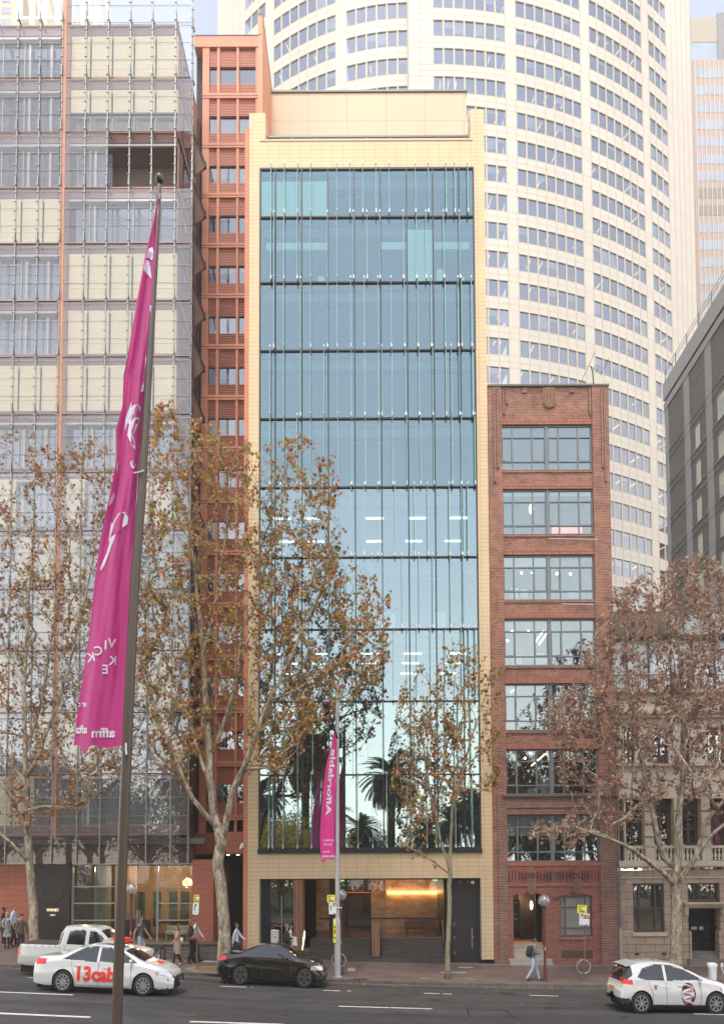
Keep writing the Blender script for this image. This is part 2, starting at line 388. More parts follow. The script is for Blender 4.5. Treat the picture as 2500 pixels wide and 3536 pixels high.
strip([(1450, 3448), (1560, 3452), (1640, 3447)], .02, 'tar_crack', TAR)
NEWA = mat('newer_asphalt', (.036, .036, .038), .85, var=.18, scale=2, bump=.4, bscale=150)
mb = MB(); P = [gp(u, v) for u, v in seam]
for a, b in zip(P, P[1:]):
    mb.add([(a.x, a.y - 1.25, zroad(a.x, a.y - 1.25) + .0022), (b.x, b.y - 1.25, zroad(b.x, b.y - 1.25) + .0022), (b.x, b.y, zroad(b.x, b.y) + .0022), (a.x, a.y, zroad(a.x, a.y) + .0022)], [(0, 1, 2, 3)])
o = mb.build('asphalt_repair_strip', NEWA); o['kind'] = 'structure'
# pale service covers and tree pits in the pavement
COVER = mat('concrete_cover', (.30, .31, .29), .8, var=.15, scale=5)
mb = MB()
for (u0, u1, v, dp) in [(1581, 1633, 3341, .35), (1521, 1567, 3358, .3), (1569, 1612, 3359, .3), (702, 755, 3320, .5), (1200, 1226, 3348, .9)]:
    a = gp(u0, v, zpav); b = gp(u1, v, zpav)
    mb.add([(x, y, zpav(x, y) + .006) for x, y in ((a.x, a.y - dp / 2), (b.x, b.y - dp / 2), (b.x, b.y + dp / 2), (a.x, a.y + dp / 2))], [(0, 1, 2, 3)])
o = mb.build('service_covers', COVER); o['kind'] = 'structure'
# pale stone threshold line along the building fronts
mb = MB()
for i in range(60):
    x0, x1 = -6.2 + i * .45, -5.75 + i * .45
    mb.add([(x, y, zpav(x, y) + .006) for x, y in ((x0, -.45), (x1, -.45), (x1, -.25), (x0, -.25))], [(0, 1, 2, 3)])
o = mb.build('threshold_stones', mat('pale_stone_band', (.27, .24, .21), .8, var=.15, scale=4)); o['kind'] = 'structure'
STAIN = mat('oil_stain', (.022, .021, .022), .5, var=.3, scale=6)
mb = MB(); rs_ = random.Random(12)
for k in range(26):
    cx_, cy_ = rs_.uniform(-15, 15), rs_.choice([-7.2, -8.3, -10.6, -11.7, -13.8]) + rs_.gauss(0, .25); rx_, ry_ = rs_.uniform(.08, .45), rs_.uniform(.05, .18); P_ = []
    for q in range(12):
        a_ = 2 * math.pi * q / 12; k_ = rs_.uniform(.6, 1.1); P_.append((cx_ + rx_ * k_ * math.cos(a_), cy_ + ry_ * k_ * math.sin(a_)))
    mb.add([(x, y, zroad(x, y) + .0045) for x, y in P_], [tuple(range(12))])
o = mb.build('oil_stains', STAIN); o['kind'] = 'structure'
MANH = mat('manhole_iron', (.045, .042, .04), .6, .4, var=.2, scale=20)
mb = MB()
for cx_, cy_ in ((2.4, -9.2), (-2.9, -12.9), (5.6, -7.4)):
    mb.add([(cx_ + .33 * math.cos(2 * math.pi * q / 20), cy_ + .33 * math.sin(2 * math.pi * q / 20), zroad(cx_, cy_) + .007) for q in range(20)], [tuple(range(20))])
o = mb.build('manhole_covers', MANH); o['kind'] = 'structure'
PIT = mat('tree_pit_gravel', (.17, .11, .055), .95, var=.35, scale=18, bump=.8, bscale=70)
RING = mat('tree_pit_edge', (.20, .17, .14), .9, var=.15, scale=6)
def pit(x, y, rx=.95, ry=.42):
    mb = MB(); n = 24
    def el(s, l): return [(x + rx * s * math.cos(2 * math.pi * k / n), y + ry * s * math.sin(2 * math.pi * k / n), zpav(x + rx * s * math.cos(2 * math.pi * k / n), y + ry * s * math.sin(2 * math.pi * k / n)) + l) for k in range(n)]
    mb.add(el(1.0, .012), [tuple(range(n))]); mb.build('tree_pit', PIT)['kind'] = 'structure'
    mb = MB(); mb.add(el(1.0, .016) + el(1.28, .016), [(k, n + k, n + (k + 1) % n, (k + 1) % n) for k in range(n)])
    mb.build('tree_pit_rim', RING)['kind'] = 'structure'
# ------------------------------------------------------------------ the cream office building (front face at y = 0)
MX0, MX1, GX0, GX1 = -6.18, 6.42, -5.60, 5.82
FL = [5.86, 9.65, 13.47, 17.26, 21.08, 24.83, 28.54, 32.24, 35.97, 39.59, 42.3]     # transom heights
MBASE = zpav(0, 0)
mainb = thing('office_building', 'tall narrow office building faced in cream tiles round a blue-green glass curtain wall', 'building', (0, 0, MBASE))
b = MB()
b.box(MX0, GX0, 0, 8, .15, 43.7)                       # left pier
b.box(GX1, MX1, 0, 8, -.1, 43.7)
b.build('pier_tiling', CREAMH, mainb)
b = MB(); b.box(MX0, MX0 + .86, .002, .9, 43.7, 45.45); b.box(MX1 - .74, MX1, .002, .9, 43.7, 45.6)
b.box(MX0 + .02, MX0 + 1.0, .9, 9, 43.6, 44.9); b.box(MX1 - .9, MX1 - .02, .9, 9, 43.6, 44.9)
b.build('parapet_pier', CREAMH, mainb)
b = MB(); b.box(GX0 - .002, GX1 + .002, .001, .6, 42.32, 43.85); b.box(GX0, GX1, .002, .5, 4.30, 5.62)
b.build('spandrel_tiling', CREAM, mainb)
b = MB(); b.box(GX0, GX1, -.03, 9, 43.85, 43.93); b.build('parapet_capping', mat('capping', (.5, .42, .3), .5), mainb)
# bottom box sill, top frame and window frame
b = MB(); b.box(GX0 - .05, GX1 + .05, -.10, .35, 5.60, 5.80); b.box(GX0 - .03, GX1 + .03, -.05, .2, 5.80, 5.88); b.build('window_sill', DARKF, mainb)
b = MB(); b.box(GX0 - .02, GX0 + .05, -.04, .3, 5.86, 42.3); b.box(GX1 - .05, GX1 + .02, -.04, .3, 5.86, 42.3); b.box(GX0, GX1, -.045, .3, 42.24, 42.34)
MULL = [PX(951 + 90.0 * k, 583) for k in range(8)]
MULL = [-4.77 + 1.40 * k for k in range(8)]
for z in FL[1:-1]: b.box(GX0 + .05, GX1 - .05, -.06, .12, z - .035, z + .035)
for x in MULL: b.box(x - .03, x + .03, -.05, .1, 5.88, 42.24)
b.build('curtain_wall_frame', DARKF, mainb)
edges = [GX0 + .05] + MULL + [GX1 - .05]
BLIND = mat('roller_blind', (.85, .86, .74), .9, var=.03)
blind = {(9, 0): 1, (9, 1): 1, (9, 2): 1, (8, 6): 1}
for fi in range(10):
    z0, z1 = FL[fi] + .035, FL[fi + 1] - .035
    for k in range(9):
        x0, x1 = edges[k] + .03, edges[k + 1] - .03
        if k == 0: x0 -= .03
        if k == 8: x1 += .03
        t = .004 * random.uniform(-1, 1); s = .004 * random.uniform(-1, 1)
        mb = MB(); mb.quad((x0, .02 + t, z0), (x1, .02 - t, z0), (x1, .02 - t + s, z1), (x0, .02 + t + s, z1))
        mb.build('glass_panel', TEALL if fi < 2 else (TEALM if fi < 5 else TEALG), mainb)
# glass fins: their places shift from floor to floor
FIN = glass_mat('fin_glass', (.62, .85, .84), .2, (.85, 1, 1), milky=.55, mcol=(.54, .81, .80))
FCAP = mat('fin_cap', (.75, .76, .76), .4, .3)
slots = {9: [250, 332, 413, 493, 655, 736, 815, 897, 978, 1140, 1220, 1329, 1382, 1463],
         8: [250, 268, 330, 412, 493, 597, 655, 757, 840, 920, 1062, 1143, 1203, 1310, 1408],
         7: [268, 328, 432, 493, 597, 655, 738, 821, 905, 985, 1066, 1148, 1230, 1316, 1395, 1417, 1477],
         6: [245, 328, 432, 491, 575, 657, 740, 822, 905, 927, 988, 1070, 1153, 1237, 1318, 1350, 1400, 1480],
         5: [245, 328, 410, 491, 575, 657, 742, 825, 908, 990, 1075, 1158, 1240, 1350, 1408, 1490]}
def fin_x(u2): return -5.59 + (u2 - 178) * (11.40 / (1502 - 178))
for fi in range(5): slots[fi] = [min(1490, max(200, u + random.choice([-22, 0, 0, 22]))) for u in slots[5 + fi]]
slots[0] = [240, 262, 325, 410, 493, 600, 770, 857, 942, 1062, 1087, 1180, 1235, 1350, 1450]
slots[1] = [248, 330, 410, 500, 655, 740, 830, 920, 1005, 1110, 1190, 1290, 1370, 1445]
EXTRA = []
cap_n = 0
for fi in range(9, -1, -1):
    z0, z1 = FL[fi], FL[fi + 1]
    for u2 in slots[fi]:
        x = fin_x(u2)
        if x < GX0 + .1 or x > GX1 - .08: continue
        tgt = MB(); tgt.box(x - .010, x + .010, -.30, -.03, z0 + .12, z1 - .06)
        cp = MB(); cp.box(x - .022, x + .022, -.31, -.20, z0 - .02, z0 + .18); cp.box(x - .02, x + .02, -.31, -.2, z1 + .0, z1 + .12)
        bk = MB(); bk.prism([(-.30, z1 + .02), (-.03, z1 - .22), (-.03, z1 + .02)], x - .02, x + .02, 'x'); bk.prism([(-.30, z0 + .02), (-.03, z0 - .2), (-.03, z0 + .02)], x - .018, x + .018, 'x')
        if fi <= 4 or cap_n < 40:
            cap_n += fi > 4
            f_ = tgt.build('glass_fin', FIN, mainb); cp.build('fin_clamp', FCAP, f_); bk.build('fin_bracket', BLACKM, f_)
        else: EXTRA.append((tgt, cp, bk))
for nm, k, m_ in (('glass_fin', 0, FIN), ('fin_clamp', 1, FCAP), ('fin_bracket', 2, BLACKM)):
    t = MB()
    for e in EXTRA: t.add(e[k].v, e[k].f)
    tag(t.build(nm, m_, mainb), kind='stuff')
# inside: slabs, bulkheads, back wall, side walls, blinds, ceiling lamps, desks
IN_W = mat('interior_wall', (.22, .25, .25), .9, var=.1, scale=1); IN_C = mat('interior_ceiling', (.55, .57, .56), .9); IN_S = mat('interior_floor', (.10, .10, .10), .8)
b = MB(); b.box(GX0, GX1, 7.6, 7.9, 4.4, 43.4); b.box(GX0 - .003, GX0 + .1, .3, 7.6, 5.7, 43); b.box(GX1 - .1, GX1 + .003, .3, 7.6, 5.7, 43); b.build('interior_wall', IN_W, mainb)
b = MB()
for z in FL: b.box(GX0 + .1, GX1 - .1, .12, 7.6, z - .3, z + .06)
b.build('floor_slab', IN_S, mainb)
b = MB()
for z in FL[1:]: b.box(GX0 + .1, GX1 - .1, .7, 7.6, z - .75, z - .7)
b.build('ceiling', IN_C, mainb)
b = MB()
for z in FL[1:]: b.box(GX0 + .1, GX1 - .1, .30, .7, z - .8, z - .3)
b.build('blind_box', mat('blind_box', (.16, .2, .21), .8), mainb)
b = MB()
for (fi, k) in blind: b.quad((edges[k] + .03, .08, FL[fi] + .1), (edges[k + 1] - .03, .08, FL[fi] + .1), (edges[k + 1] - .03, .08, FL[fi + 1] - .62), (edges[k] + .03, .08, FL[fi + 1] - .62))
b.build('roller_blind', BLIND, mainb)
b = MB()
for (x0, x1) in ((-5.3, -2), (.8, 2.2), (3.3, 5.6)): b.box(x0, x1, .3, .4, FL[9] - 1.5, FL[9] - 1.1)
b.build('partly_drawn_blind', BLIND, mainb)
CEIL = lit('office_ceiling_lamp', (1, .93, .8), 1.9)
b = MB()
for fi, xs, ys in ((4, [-5.1, -3.4, -.0, 2.3, 4.6], [1.6, 4.2]), (2, [-4.9, -3.1, -.3, 2.0, 4.4], [1.5, 3.2, 5.2])):
    for x in xs:
        for y in ys: b.box(x, x + .95, y, y + .14, FL[fi + 1] - .80, FL[fi + 1] - .76)
b.build('ceiling_lamp', CEIL, mainb)
b = MB()
for x0, x1, h, fi in ((-3.3, -2.5, .35, 8), (-2.55, -2.2, .75, 8), (-.2, .9, .3, 8), (-.1, .0, .6, 8), (3.8, 5.6, .45, 8), (3.85, 4.25, 1.15, 8), (5.2, 5.35, .7, 8), (1.0, 1.5, 1.05, 3), (3.6, 4.15, 1.05, 3), (-5.2, -4.2, .4, 5)):
    b.box(x0, x1, .5, .9, FL[fi] + .06, FL[fi] + .06 + h)
b.build('office_furniture', mat('office_furniture', (.8, .8, .7), .8, island=.3), mainb)
# penthouse set back on the roof, roof rail
PHY = 7.9
b = MB(); b.box(-6.16, PX(1611, 500, PHY), PHY, PHY + 12, 43.2, PZ(1270, 322, PHY)); b.build('penthouse', PANEL, mainb)
b = MB(); zt = PZ(1270, 320, PHY); b.box(-6.2, PX(1611, 500, PHY) + .06, PHY - .08, PHY + 12, zt, zt + .12); b.build('penthouse_capping', GREYF, mainb)
b = MB(); b.box(-5.3, 5.62, .48, .56, 44.62, 44.72); b.box(-5.3, 5.62, .50, .54, 43.95, 43.98)
for k in range(9): b.box(-5.28 + k * 1.335, -5.22 + k * 1.335, .48, .56, 43.9, 44.66)
b.build('roof_rail', mat('rail_metal', (.14, .15, .17), .4, .5), mainb)
# ground floor: entrance recess
T = 4.30
REV = mat('reveal_metal', (.42, .40, .35), .4, .2)
b = MB(); b.box(GX0 + .0, GX0 + .05, -.01, 1.2, .45, T); b.box(GX1 - .05, GX1, -.01, 1.2, -.1, T); b.build('entrance_reveal', REV, mainb)
b = MB(); b.box(GX0 + .05, GX1 - .05, .01, .35, T - .07, T - .005); b.box(GX1 - .1, MX1 + .015, -.02, .2, -.12, .13); b.box(MX0 - .015, GX0 + .03, -.02, .2, .1, .5); b.build('black_plinth', BLACKM, mainb)
SOF = mat('timber_soffit', (.30, .17, .09), .6, var=.1); TRAV = mat('travertine', (.42, .31, .19), .5, var=.3, scale=1.6, stretch=(1, 1, 2.5), bump=.1)
DARKW = mat('dark_timber', (.035, .022, .016), .45, var=.3, scale=3, stretch=(8, 8, 1)); FLOORM = mat('lobby_floor', (.16, .09, .055), .25, var=.15)
LZ = W(1300, 3238, .9).z          # lobby floor level
b = MB(); b.box(GX0, GX1, .36, 7.6, T - .02, T + .05); b.build('lobby_ceiling', SOF, mainb)
b = MB(); b.box(-2.9, 4.0, .9, 7.55, LZ - .3, LZ); b.build('lobby_floor', FLOORM, mainb)
xw0, xw1, yb = PX(1330, 3100, 4.6), PX(1526, 3100, 4.6), 4.6
b = MB(); b.box(xw0, xw1, yb, yb + .25, LZ, T - .03); b.box(PX(1281, 3100, 4.9), xw0 + .02, 4.9, 5.1, LZ, T - .03)
b.box(PX(1092, 3100, 5.4), PX(1136, 3100, 5.4), 5.4, 5.6, LZ, T - .03); b.build('travertine_wall', TRAV, mainb)
b = MB(); b.box(PX(1136, 3100, 6.6), PX(1281, 3100, 4.9) + .05, 6.6, 6.8, LZ, T - .3); b.box(xw1 - .02, 4.0, 1.0, 4.5, LZ, T - .03); b.build('dark_timber_wall', DARKW, mainb)
b = MB(); b.box(xw0 + .12, xw1 - .02, yb - .12, yb - .04, LZ + 2.22, LZ + 2.28); b.build('light_ledge', BLACKM, mainb)
WARM = lit('warm_led', (1, .50, .13), 9)
b = MB(); b.box(xw0 + .12, xw1 - .04, yb - .11, yb - .05, LZ + 2.283, LZ + 2.30); b.box(xw0 + .12, xw1 - .04, yb - .11, yb - .05, LZ + 2.195, LZ + 2.215); b.build('wall_light_strip', WARM, mainb)
b = MB()
for k in range(14): b.box(PX(1195, 3100, 6.5) + k * .11, PX(1195, 3100, 6.5) + .03 + k * .11, 6.52, 6.56, LZ + 2.2, LZ + 2.225)
b.build('red_light_row', lit('red_led', (1, .12, .04), 2.0), mainb)
b = MB(); b.box(.3, .34, 3.0, 3.9, T - .06, T - .03); b.box(1.2, 1.9, 2.2, 2.23, T - .06, T - .03); b.box(-1.6, -1.2, 2.5, 2.53, T - .06, T - .03); b.box(-.4, .4, 5.5, 5.53, T - .06, T - .03)
b.build('lobby_downlight', lit('lobby_lamp', (1, .62, .3), 26), mainb)
b = MB(); b.box(PX(1494, 3044, 1.6), PX(1510, 3044, 1.6), 1.55, 1.6, T - .16, T - .05); b.box(PX(1176, 3046, 1.6), PX(1189, 3046, 1.6), 1.55, 1.6, T - .16, T - .05); b.build('exit_light', lit('exit_green', (.1, .8, .15), .8), mainb)
for k_ in range(3): lamp('wall_strip_glow', (xw0 + .6 + k_ * 1.1, yb - .35, LZ + 2.3), 3, (1, .45, .12), mainb)
for (lx_, ly_) in ((.3, 3.2), (-1.4, 2.4), (1.9, 2.6)): lamp('lobby_lamp_glow', (lx_, ly_, T - .35), 6, (1, .48, .17), mainb)
# glass front with a black rail at hand height
b = MB(); b.quad((-2.6, 1.0, LZ), (3.95, 1.0, LZ), (3.95, 1.0, T - .03), (-2.6, 1.0, T - .03)); b.build('lobby_glass', glass_mat('lobby_glass_m', (.93, .93, .92), .05), mainb)
b = MB(); zr = W(1400, 3171, .95).z; b.box(-2.6, 3.95, .93, .99, zr - .035, zr + .035); b.build('lobby_rail', BLACKM, mainb)
# sofa and low plinth inside
SOFM = mat('sofa_leather', (.16, .05, .025), .4)
sx0, sx1 = PX(1398, 3210, 3.2), PX(1518, 3210, 3.2)
sofa = thing('sofa', 'brown leather sofa in the lit lobby below the glowing wall strip', 'sofa', ((sx0 + sx1) / 2, 3.3, LZ))
b = MB(); b.box(sx0 + .1, sx1 - .1, 3.05, 3.65, LZ + .28, LZ + .45); b.build('seat', SOFM, sofa, bevel=.04)
b = MB(); b.box(sx0 + .05, sx1 - .05, 3.6, 3.8, LZ + .3, LZ + .82); b.build('backrest', SOFM, sofa, bevel=.05)
for xx in (sx0, sx1 - .16): b = MB(); b.box(xx, xx + .16, 3.02, 3.8, LZ + .2, LZ + .72); b.build('armrest', SOFM, sofa, bevel=.05)
for xx in (sx0 + .12, sx1 - .16):
    for yy in (3.1, 3.7): b = MB(); b.box(xx, xx + .04, yy, yy + .04, LZ, LZ + .28); b.build('leg', BLACKM, sofa)
b = MB(); b.box(GX0, GX1, 7.6, 7.9, -.3, 4.4); b.box(GX0 - .003, GX0 + .1, 1.4, 7.6, -.3, 4.3); b.box(GX1 - .1, GX1 + .003, .7, 7.6, -.3, 4.3); b.build('ground_floor_back_wall', DARKW, mainb)
# stairs
STONE = brick_mat('dark_stair_stone', (.075, .068, .062), (.062, .056, .052), (.03, .028, .027), .9, .145, .006, rough=.7, offset=.5, var=.25, scale=3, bump=.3)
b = MB(); n = 6; zb0 = zpav(0, 0) - .25
for k in range(n):
    zt_ = LZ - k * (LZ - zpav(2, -.3)) / n
    b.box(-3.0, 3.98, .9 - (k + 1) * .22 + .02, .9 - k * .22 + .02, zb0, zt_ - .002)
b.build('entrance_step', STONE, mainb)
b = MB(); b.box(-5.56, -3.0, -.2, 1.4, -.1, LZ * .55); b.build('side_landing', STONE, mainb)
# black panelled wall and doors at either side
b = MB(); b.box(PX(1546, 3200, .3), GX1 - .05, .28, .6, -.15, T - .06); b.build('black_door_panel', mat('door_black', (.016, .015, .016), .55), mainb)
dx0, dx1 = PX(1570, 3250, .25), PX(1640, 3250, .25)
dz = W(1600, 3166, .25).z
dd = MB(); dd.box(dx0, dx1, .255, .275, zpav(5, 0) + .03, dz); d_ = dd.build('service_door', mat('door_black2', (.022, .02, .021), .5), mainb)
b = MB(); hx = PX(1629, 3200, .2); b.box(hx - .02, hx + .02, .18, .22, W(1629, 3275, .2).z, W(1629, 3202, .2).z); b.ball((hx + .07, .22, W(1633, 3237, .2).z), .035, 8); b.build('handle', STEEL, d_)
b = MB()
for v in (3190, 3238, 3290): b.box(dx0 - .03, dx0 + .0, .24, .26, W(1570, v, .25).z - .08, W(1570, v, .25).z + .08)
b.build('hinge', STEEL, d_)
b = MB()
for u in (1589, 1616): b.box(PX(u, 3047, .2) - .08, PX(u, 3047, .2) + .08, .18, .28, W(u, 3047, .2).z - .06, W(u, 3047, .2).z + .1)
b.build('alarm_strobe', mat('red_plastic', (.25, .02, .02), .4), mainb)
b = MB(); b.ball((PX(1632, 3047, .2), .22, W(1632, 3047, .2).z), .1, 12, (1, .4, 1)); b.build('wall_lamp', mat('lamp_white', (.7, .7, .7), .4), mainb)
b = MB(); b.box(GX0 + .05, PX(935, 3100, .6), .5, .8, .1, T - .07); b.build('black_panel', DARKF, mainb)
b = MB(); b.box(PX(935, 3100, 2.6), PX(1020, 3100, 2.6), 2.6, 2.8, .2, T - .03); b.build('dark_side_wall', DARKW, mainb)
b = MB(); b.quad((PX(935, 3100, .6), .62, .4), (PX(1013, 3100, .6), .62, .4), (PX(1013, 3100, .6), .62, T - .07), (PX(935, 3100, .6), .62, T - .07)); b.build('side_glass', DARKG, mainb)
b = MB(); b.box(PX(973, 3100, .6) - .02, PX(973, 3100, .6) + .02, .56, .6, .4, T - .9); b.build('door_edge', STEEL, mainb)
# slatted timber piers
SLAT = mat('slat_timber', (.30, .16, .09), .5, island=.25, var=.15, scale=3, stretch=(4, 4, .6)); SLATD = mat('slat_gap', (.02, .012, .01), .7)
def slats(name, x0, x1, y0, y1, z0, z1, step=.07):
    core = MB(); core.box(x0 + .02, x1 - .02, y0 + .02, y1 - .02, z0, z1 - .01); c = core.build(name, SLATD, mainb)
    s_ = MB(); nx = max(2, int((x1 - x0) / step))
    for k in range(nx):
        xx = x0 + (x1 - x0) * (k + .2) / nx; s_.box(xx, xx + (x1 - x0) / nx * .6, y0, y0 + .04, z0 + .01, z1)
    ny = max(2, int((y1 - y0) / step))
    for k in range(ny):
        yy = y0 + .04 + (y1 - y0 - .04) * (k + .2) / ny
        s_.box(x1 - .04, x1, yy, yy + (y1 - y0 - .04) / ny * .6, z0 + .01, z1)
        s_.box(x0, x0 + .04, yy, yy + (y1 - y0 - .04) / ny * .6, z0 + .01, z1)
    s_.build('timber_slat', SLAT, c)
px0, px1 = PX(1014, 3200, .0), PX(1043, 3200, .0)
slats('timber_pier', px0, px1, -.02, 1.6, W(1030, 3295, 0).z, T - .07)
slats('timber_balustrade', PX(1285, 3250, -.2), PX(1311, 3250, -.2), -.22, 1.0, W(1298, 3304, -.2).z, W(1298, 3186, -.2).z)
b = MB()
for k in range(7):
    xx = px1 + .02; b.box(xx, xx + .012, -.0 + k * .22, .03 + k * .22, .62 + k * .1, .80 + k * .1 + (.25 if 1 < k < 6 else .05))
b.build('step_light', lit('step_light', (1, .85, .55), 3), mainb)
for (u, yy) in ((1281, -.25), (1316, -.25), (1533, -.1), (1551, -.1)):
    b = MB(); x = PX(u, 3250, yy); b.tube([(x, yy, zpav(x, yy)), (x, yy, zpav(x, yy) + .95), (x, .8, LZ + .95), (x, .8, LZ)], .022, 6); b.build('stair_handrail', BLACKM, mainb)
# ------------------------------------------------------------------ the curved pale tower behind
TWALL = mat('tower_stone', (.52, .485, .435), .6, var=.07, scale=.12, stretch=(1, 1, .3)); TJ = mat('tower_joint', (.42, .40, .36), .6)
TGL = glass_mat('tower_glass', (.60, .64, .66), .38, (.80, .85, .92), wav=.03)
TIN = mat('tower_interior', (.16, .17, .19), .9); TLAMP = lit('tower_lamp', (1, .62, .28), 2.0)
tower = thing('curved_tower', 'huge pale stone tower with a curved front and rows of blue windows', 'tower', (12, 60, -1))
TXC, TY, RR, RL, MOD, FH = 9.13, 51.0, 66.0, 38.0, 1.40, 3.93
def tp(k, inset=0.0):
    """corner between modules; k>=0 runs right from the centre line, k<0 runs left from the step"""
    if k >= 0:
        a = k * MOD / RR; return Vector((TXC + (RR - inset) * math.sin(a), TY + RR - (RR - inset) * math.cos(a), 0))
    a = (-k - 1) * MOD / RL; return Vector((5.9 - (RL - inset) * math.sin(a), TY + 1.1 + RL - (RL - inset) * math.cos(a), 0))
zb0 = W(1521, 221, TY).z      # a window sill height
rows = [zb0 + FH * i for i in range(-27, 9)]
right = ['w'] * 7 + ['p'] + ['w'] * 7 + ['p'] + ['w'] * 7 + ['p'] + ['w'] * 3 + ['p'] * 5
left = ['w'] * 6 + ['p'] + ['w'] * 7 + ['p'] + ['w'] * 3 + ['p'] * 5
wall, joint, inner, floors = MB(), MB(), MB(), MB()
cells = []
def module(A, B, A2, B2, A3, B3, kind):
    for z in rows:
        w0, w1, top = z, z + 2.25, z + FH
        def q(mb, P, Q, a, b): mb.quad((P.x, P.y, a), (Q.x, Q.y, a), (Q.x, Q.y, b), (P.x, P.y, b))
        q(wall, A, B, w1, top)
        if kind == 'p': q(wall, A, B, w0, w1)
        else:
            wall.quad((A.x, A.y, w0), (B.x, B.y, w0), (B2.x, B2.y, w0), (A2.x, A2.y, w0)); wall.quad((A.x, A.y, w1), (A2.x, A2.y, w1), (B2.x, B2.y, w1), (B.x, B.y, w1))
            j0, j1 = A2.lerp(B2, .08), A2.lerp(B2, .92)
            q(wall, A, A.lerp(B, .075), w0, w1); q(wall, A.lerp(B, .925), B, w0, w1)
            for J_, K_ in ((A.lerp(B, .075), j0), (j1, A.lerp(B, .925))): q(wall, J_, K_, w0, w1)
            A2, B2 = A2, B2
            c = (A2 + B2) / 2; cells.append((A2, B2, A3, B3, w0, w1, A))
            q(inner, A3, B3, w0 - .5, w1 + .4)
            floors.quad((A2.x, A2.y, w1 + .1), (A3.x, A3.y, w1 + .1), (B3.x, B3.y, w1 + .1), (B2.x, B2.y, w1 + .1))
            floors.quad((A2.x, A2.y, w0 - .2), (B2.x, B2.y, w0 - .2), (B3.x, B3.y, w0 - .2), (A3.x, A3.y, w0 - .2))
for k, kd in enumerate(right): module(tp(k), tp(k + 1), tp(k, .10), tp(k + 1, .10), tp(k, 4.5), tp(k + 1, 4.5), kd)
for k, kd in enumerate(left): module(tp(-k - 2), tp(-k - 1), tp(-k - 2, .10), tp(-k - 1, .10), tp(-k - 2, 4.5), tp(-k - 1, 4.5), kd)
# the flat pier at the step
P0, P1 = Vector((5.9, TY - .05, 0)), Vector((TXC, TY, 0))
zlo, zhi = rows[0], rows[-1] + FH
wall.quad((P0.x, P0.y, zlo), (P1.x, P1.y, zlo), (P1.x, P1.y, zhi), (P0.x, P0.y, zhi)); wall.quad((P0.x, P0.y + 1.3, zlo), (P0.x, P0.y, zlo), (P0.x, P0.y, zhi), (P0.x, P0.y + 1.3, zhi))
E = tp(len(right)); wall.quad((E.x, E.y, zlo), (E.x, E.y + 40, zlo), (E.x, E.y + 40, zhi), (E.x, E.y, zhi))
E = tp(-len(left) - 1); wall.quad((E.x, E.y + 40, zlo), (E.x, E.y, zlo), (E.x, E.y, zhi), (E.x, E.y + 40, zhi))
for a in (0, 1):
    x = P0.x + 1.6 * a; joint.box(x - .03, x + .03, TY - .1, TY, zlo, zhi)
def col(P, d=.05, wd=.028): joint.prism([(P.x - wd, P.y - d), (P.x + wd, P.y - d), (P.x + wd, P.y + .02), (P.x - wd, P.y + .02)], zlo, zhi, 'z')
for k in range(len(right) + 1): col(tp(k))
for k in range(len(left) + 1): col(tp(-k - 1))
def seg(P, Q, z, h=.04, d=.03):
    joint.quad((P.x, P.y - d, z), (Q.x, Q.y - d, z), (Q.x, Q.y - d, z + h), (P.x, P.y - d, z + h))
for z in rows:
    for zz in (z - .04, z + 2.25, z + 3.05):
        for k in range(len(right)): seg(tp(k), tp(k + 1), zz)
        for k in range(len(left)): seg(tp(-k - 2), tp(-k - 1), zz)
        seg(P0, P1, zz)
wall.build('stone_wall', TWALL, tower); joint.build('panel_joint', TJ, tower); inner.build('room_wall', TIN, tower); floors.build('floor_slab', mat('tower_ceiling', (.3, .3, .3), .9), tower)
def seen(c):
    p = (c[0] + c[1]) / 2; d = p.y + 35; z = (c[4] + c[5]) / 2
    u = CX + F * p.x / d; v = 3013 - F * (z - 4.6) / d
    if not (0 < v < 3000 and 0 < u < 2500): return False
    return (u > 1690 and v < 1300) or (v < 300 and u > 930) or (u > 2110 and v < 2100)
vis = sorted([c for c in cells if seen(c)], key=lambda c: ((c[0] - c[1]).length * 0 + (c[0].y + 35) ** 2 + (c[4] - 4.6) ** 2))
big = set(id(c) for c in vis[:100]); rest = MB()
TBL = mat('tower_blind', (.60, .64, .64), .9); blm = MB(); rb = random.Random(4)
for c in cells:
    A, B, A3, B3, w0, w1, _ = c
    mb = MB() if id(c) in big else rest
    mb.quad((A.x, A.y, w0), (B.x, B.y, w0), (B.x, B.y, w1), (A.x, A.y, w1))
    if id(c) in big: mb.build('window', TGL, tower)
    if rb.random() < .22:
        h = rb.choice([.5, .9, 1.6, 2.15]); d = Vector((0, .15, 0))
        blm.quad((A.x, A.y + .12, w1 - h), (B.x, B.y + .12, w1 - h), (B.x, B.y + .12, w1), (A.x, A.y + .12, w1))
tag(rest.build('window', TGL, tower), kind='stuff'); tag(blm.build('window_blind', TBL, tower), kind='stuff')
rb = random.Random(9); pool = [c for c in vis]; rb.shuffle(pool)
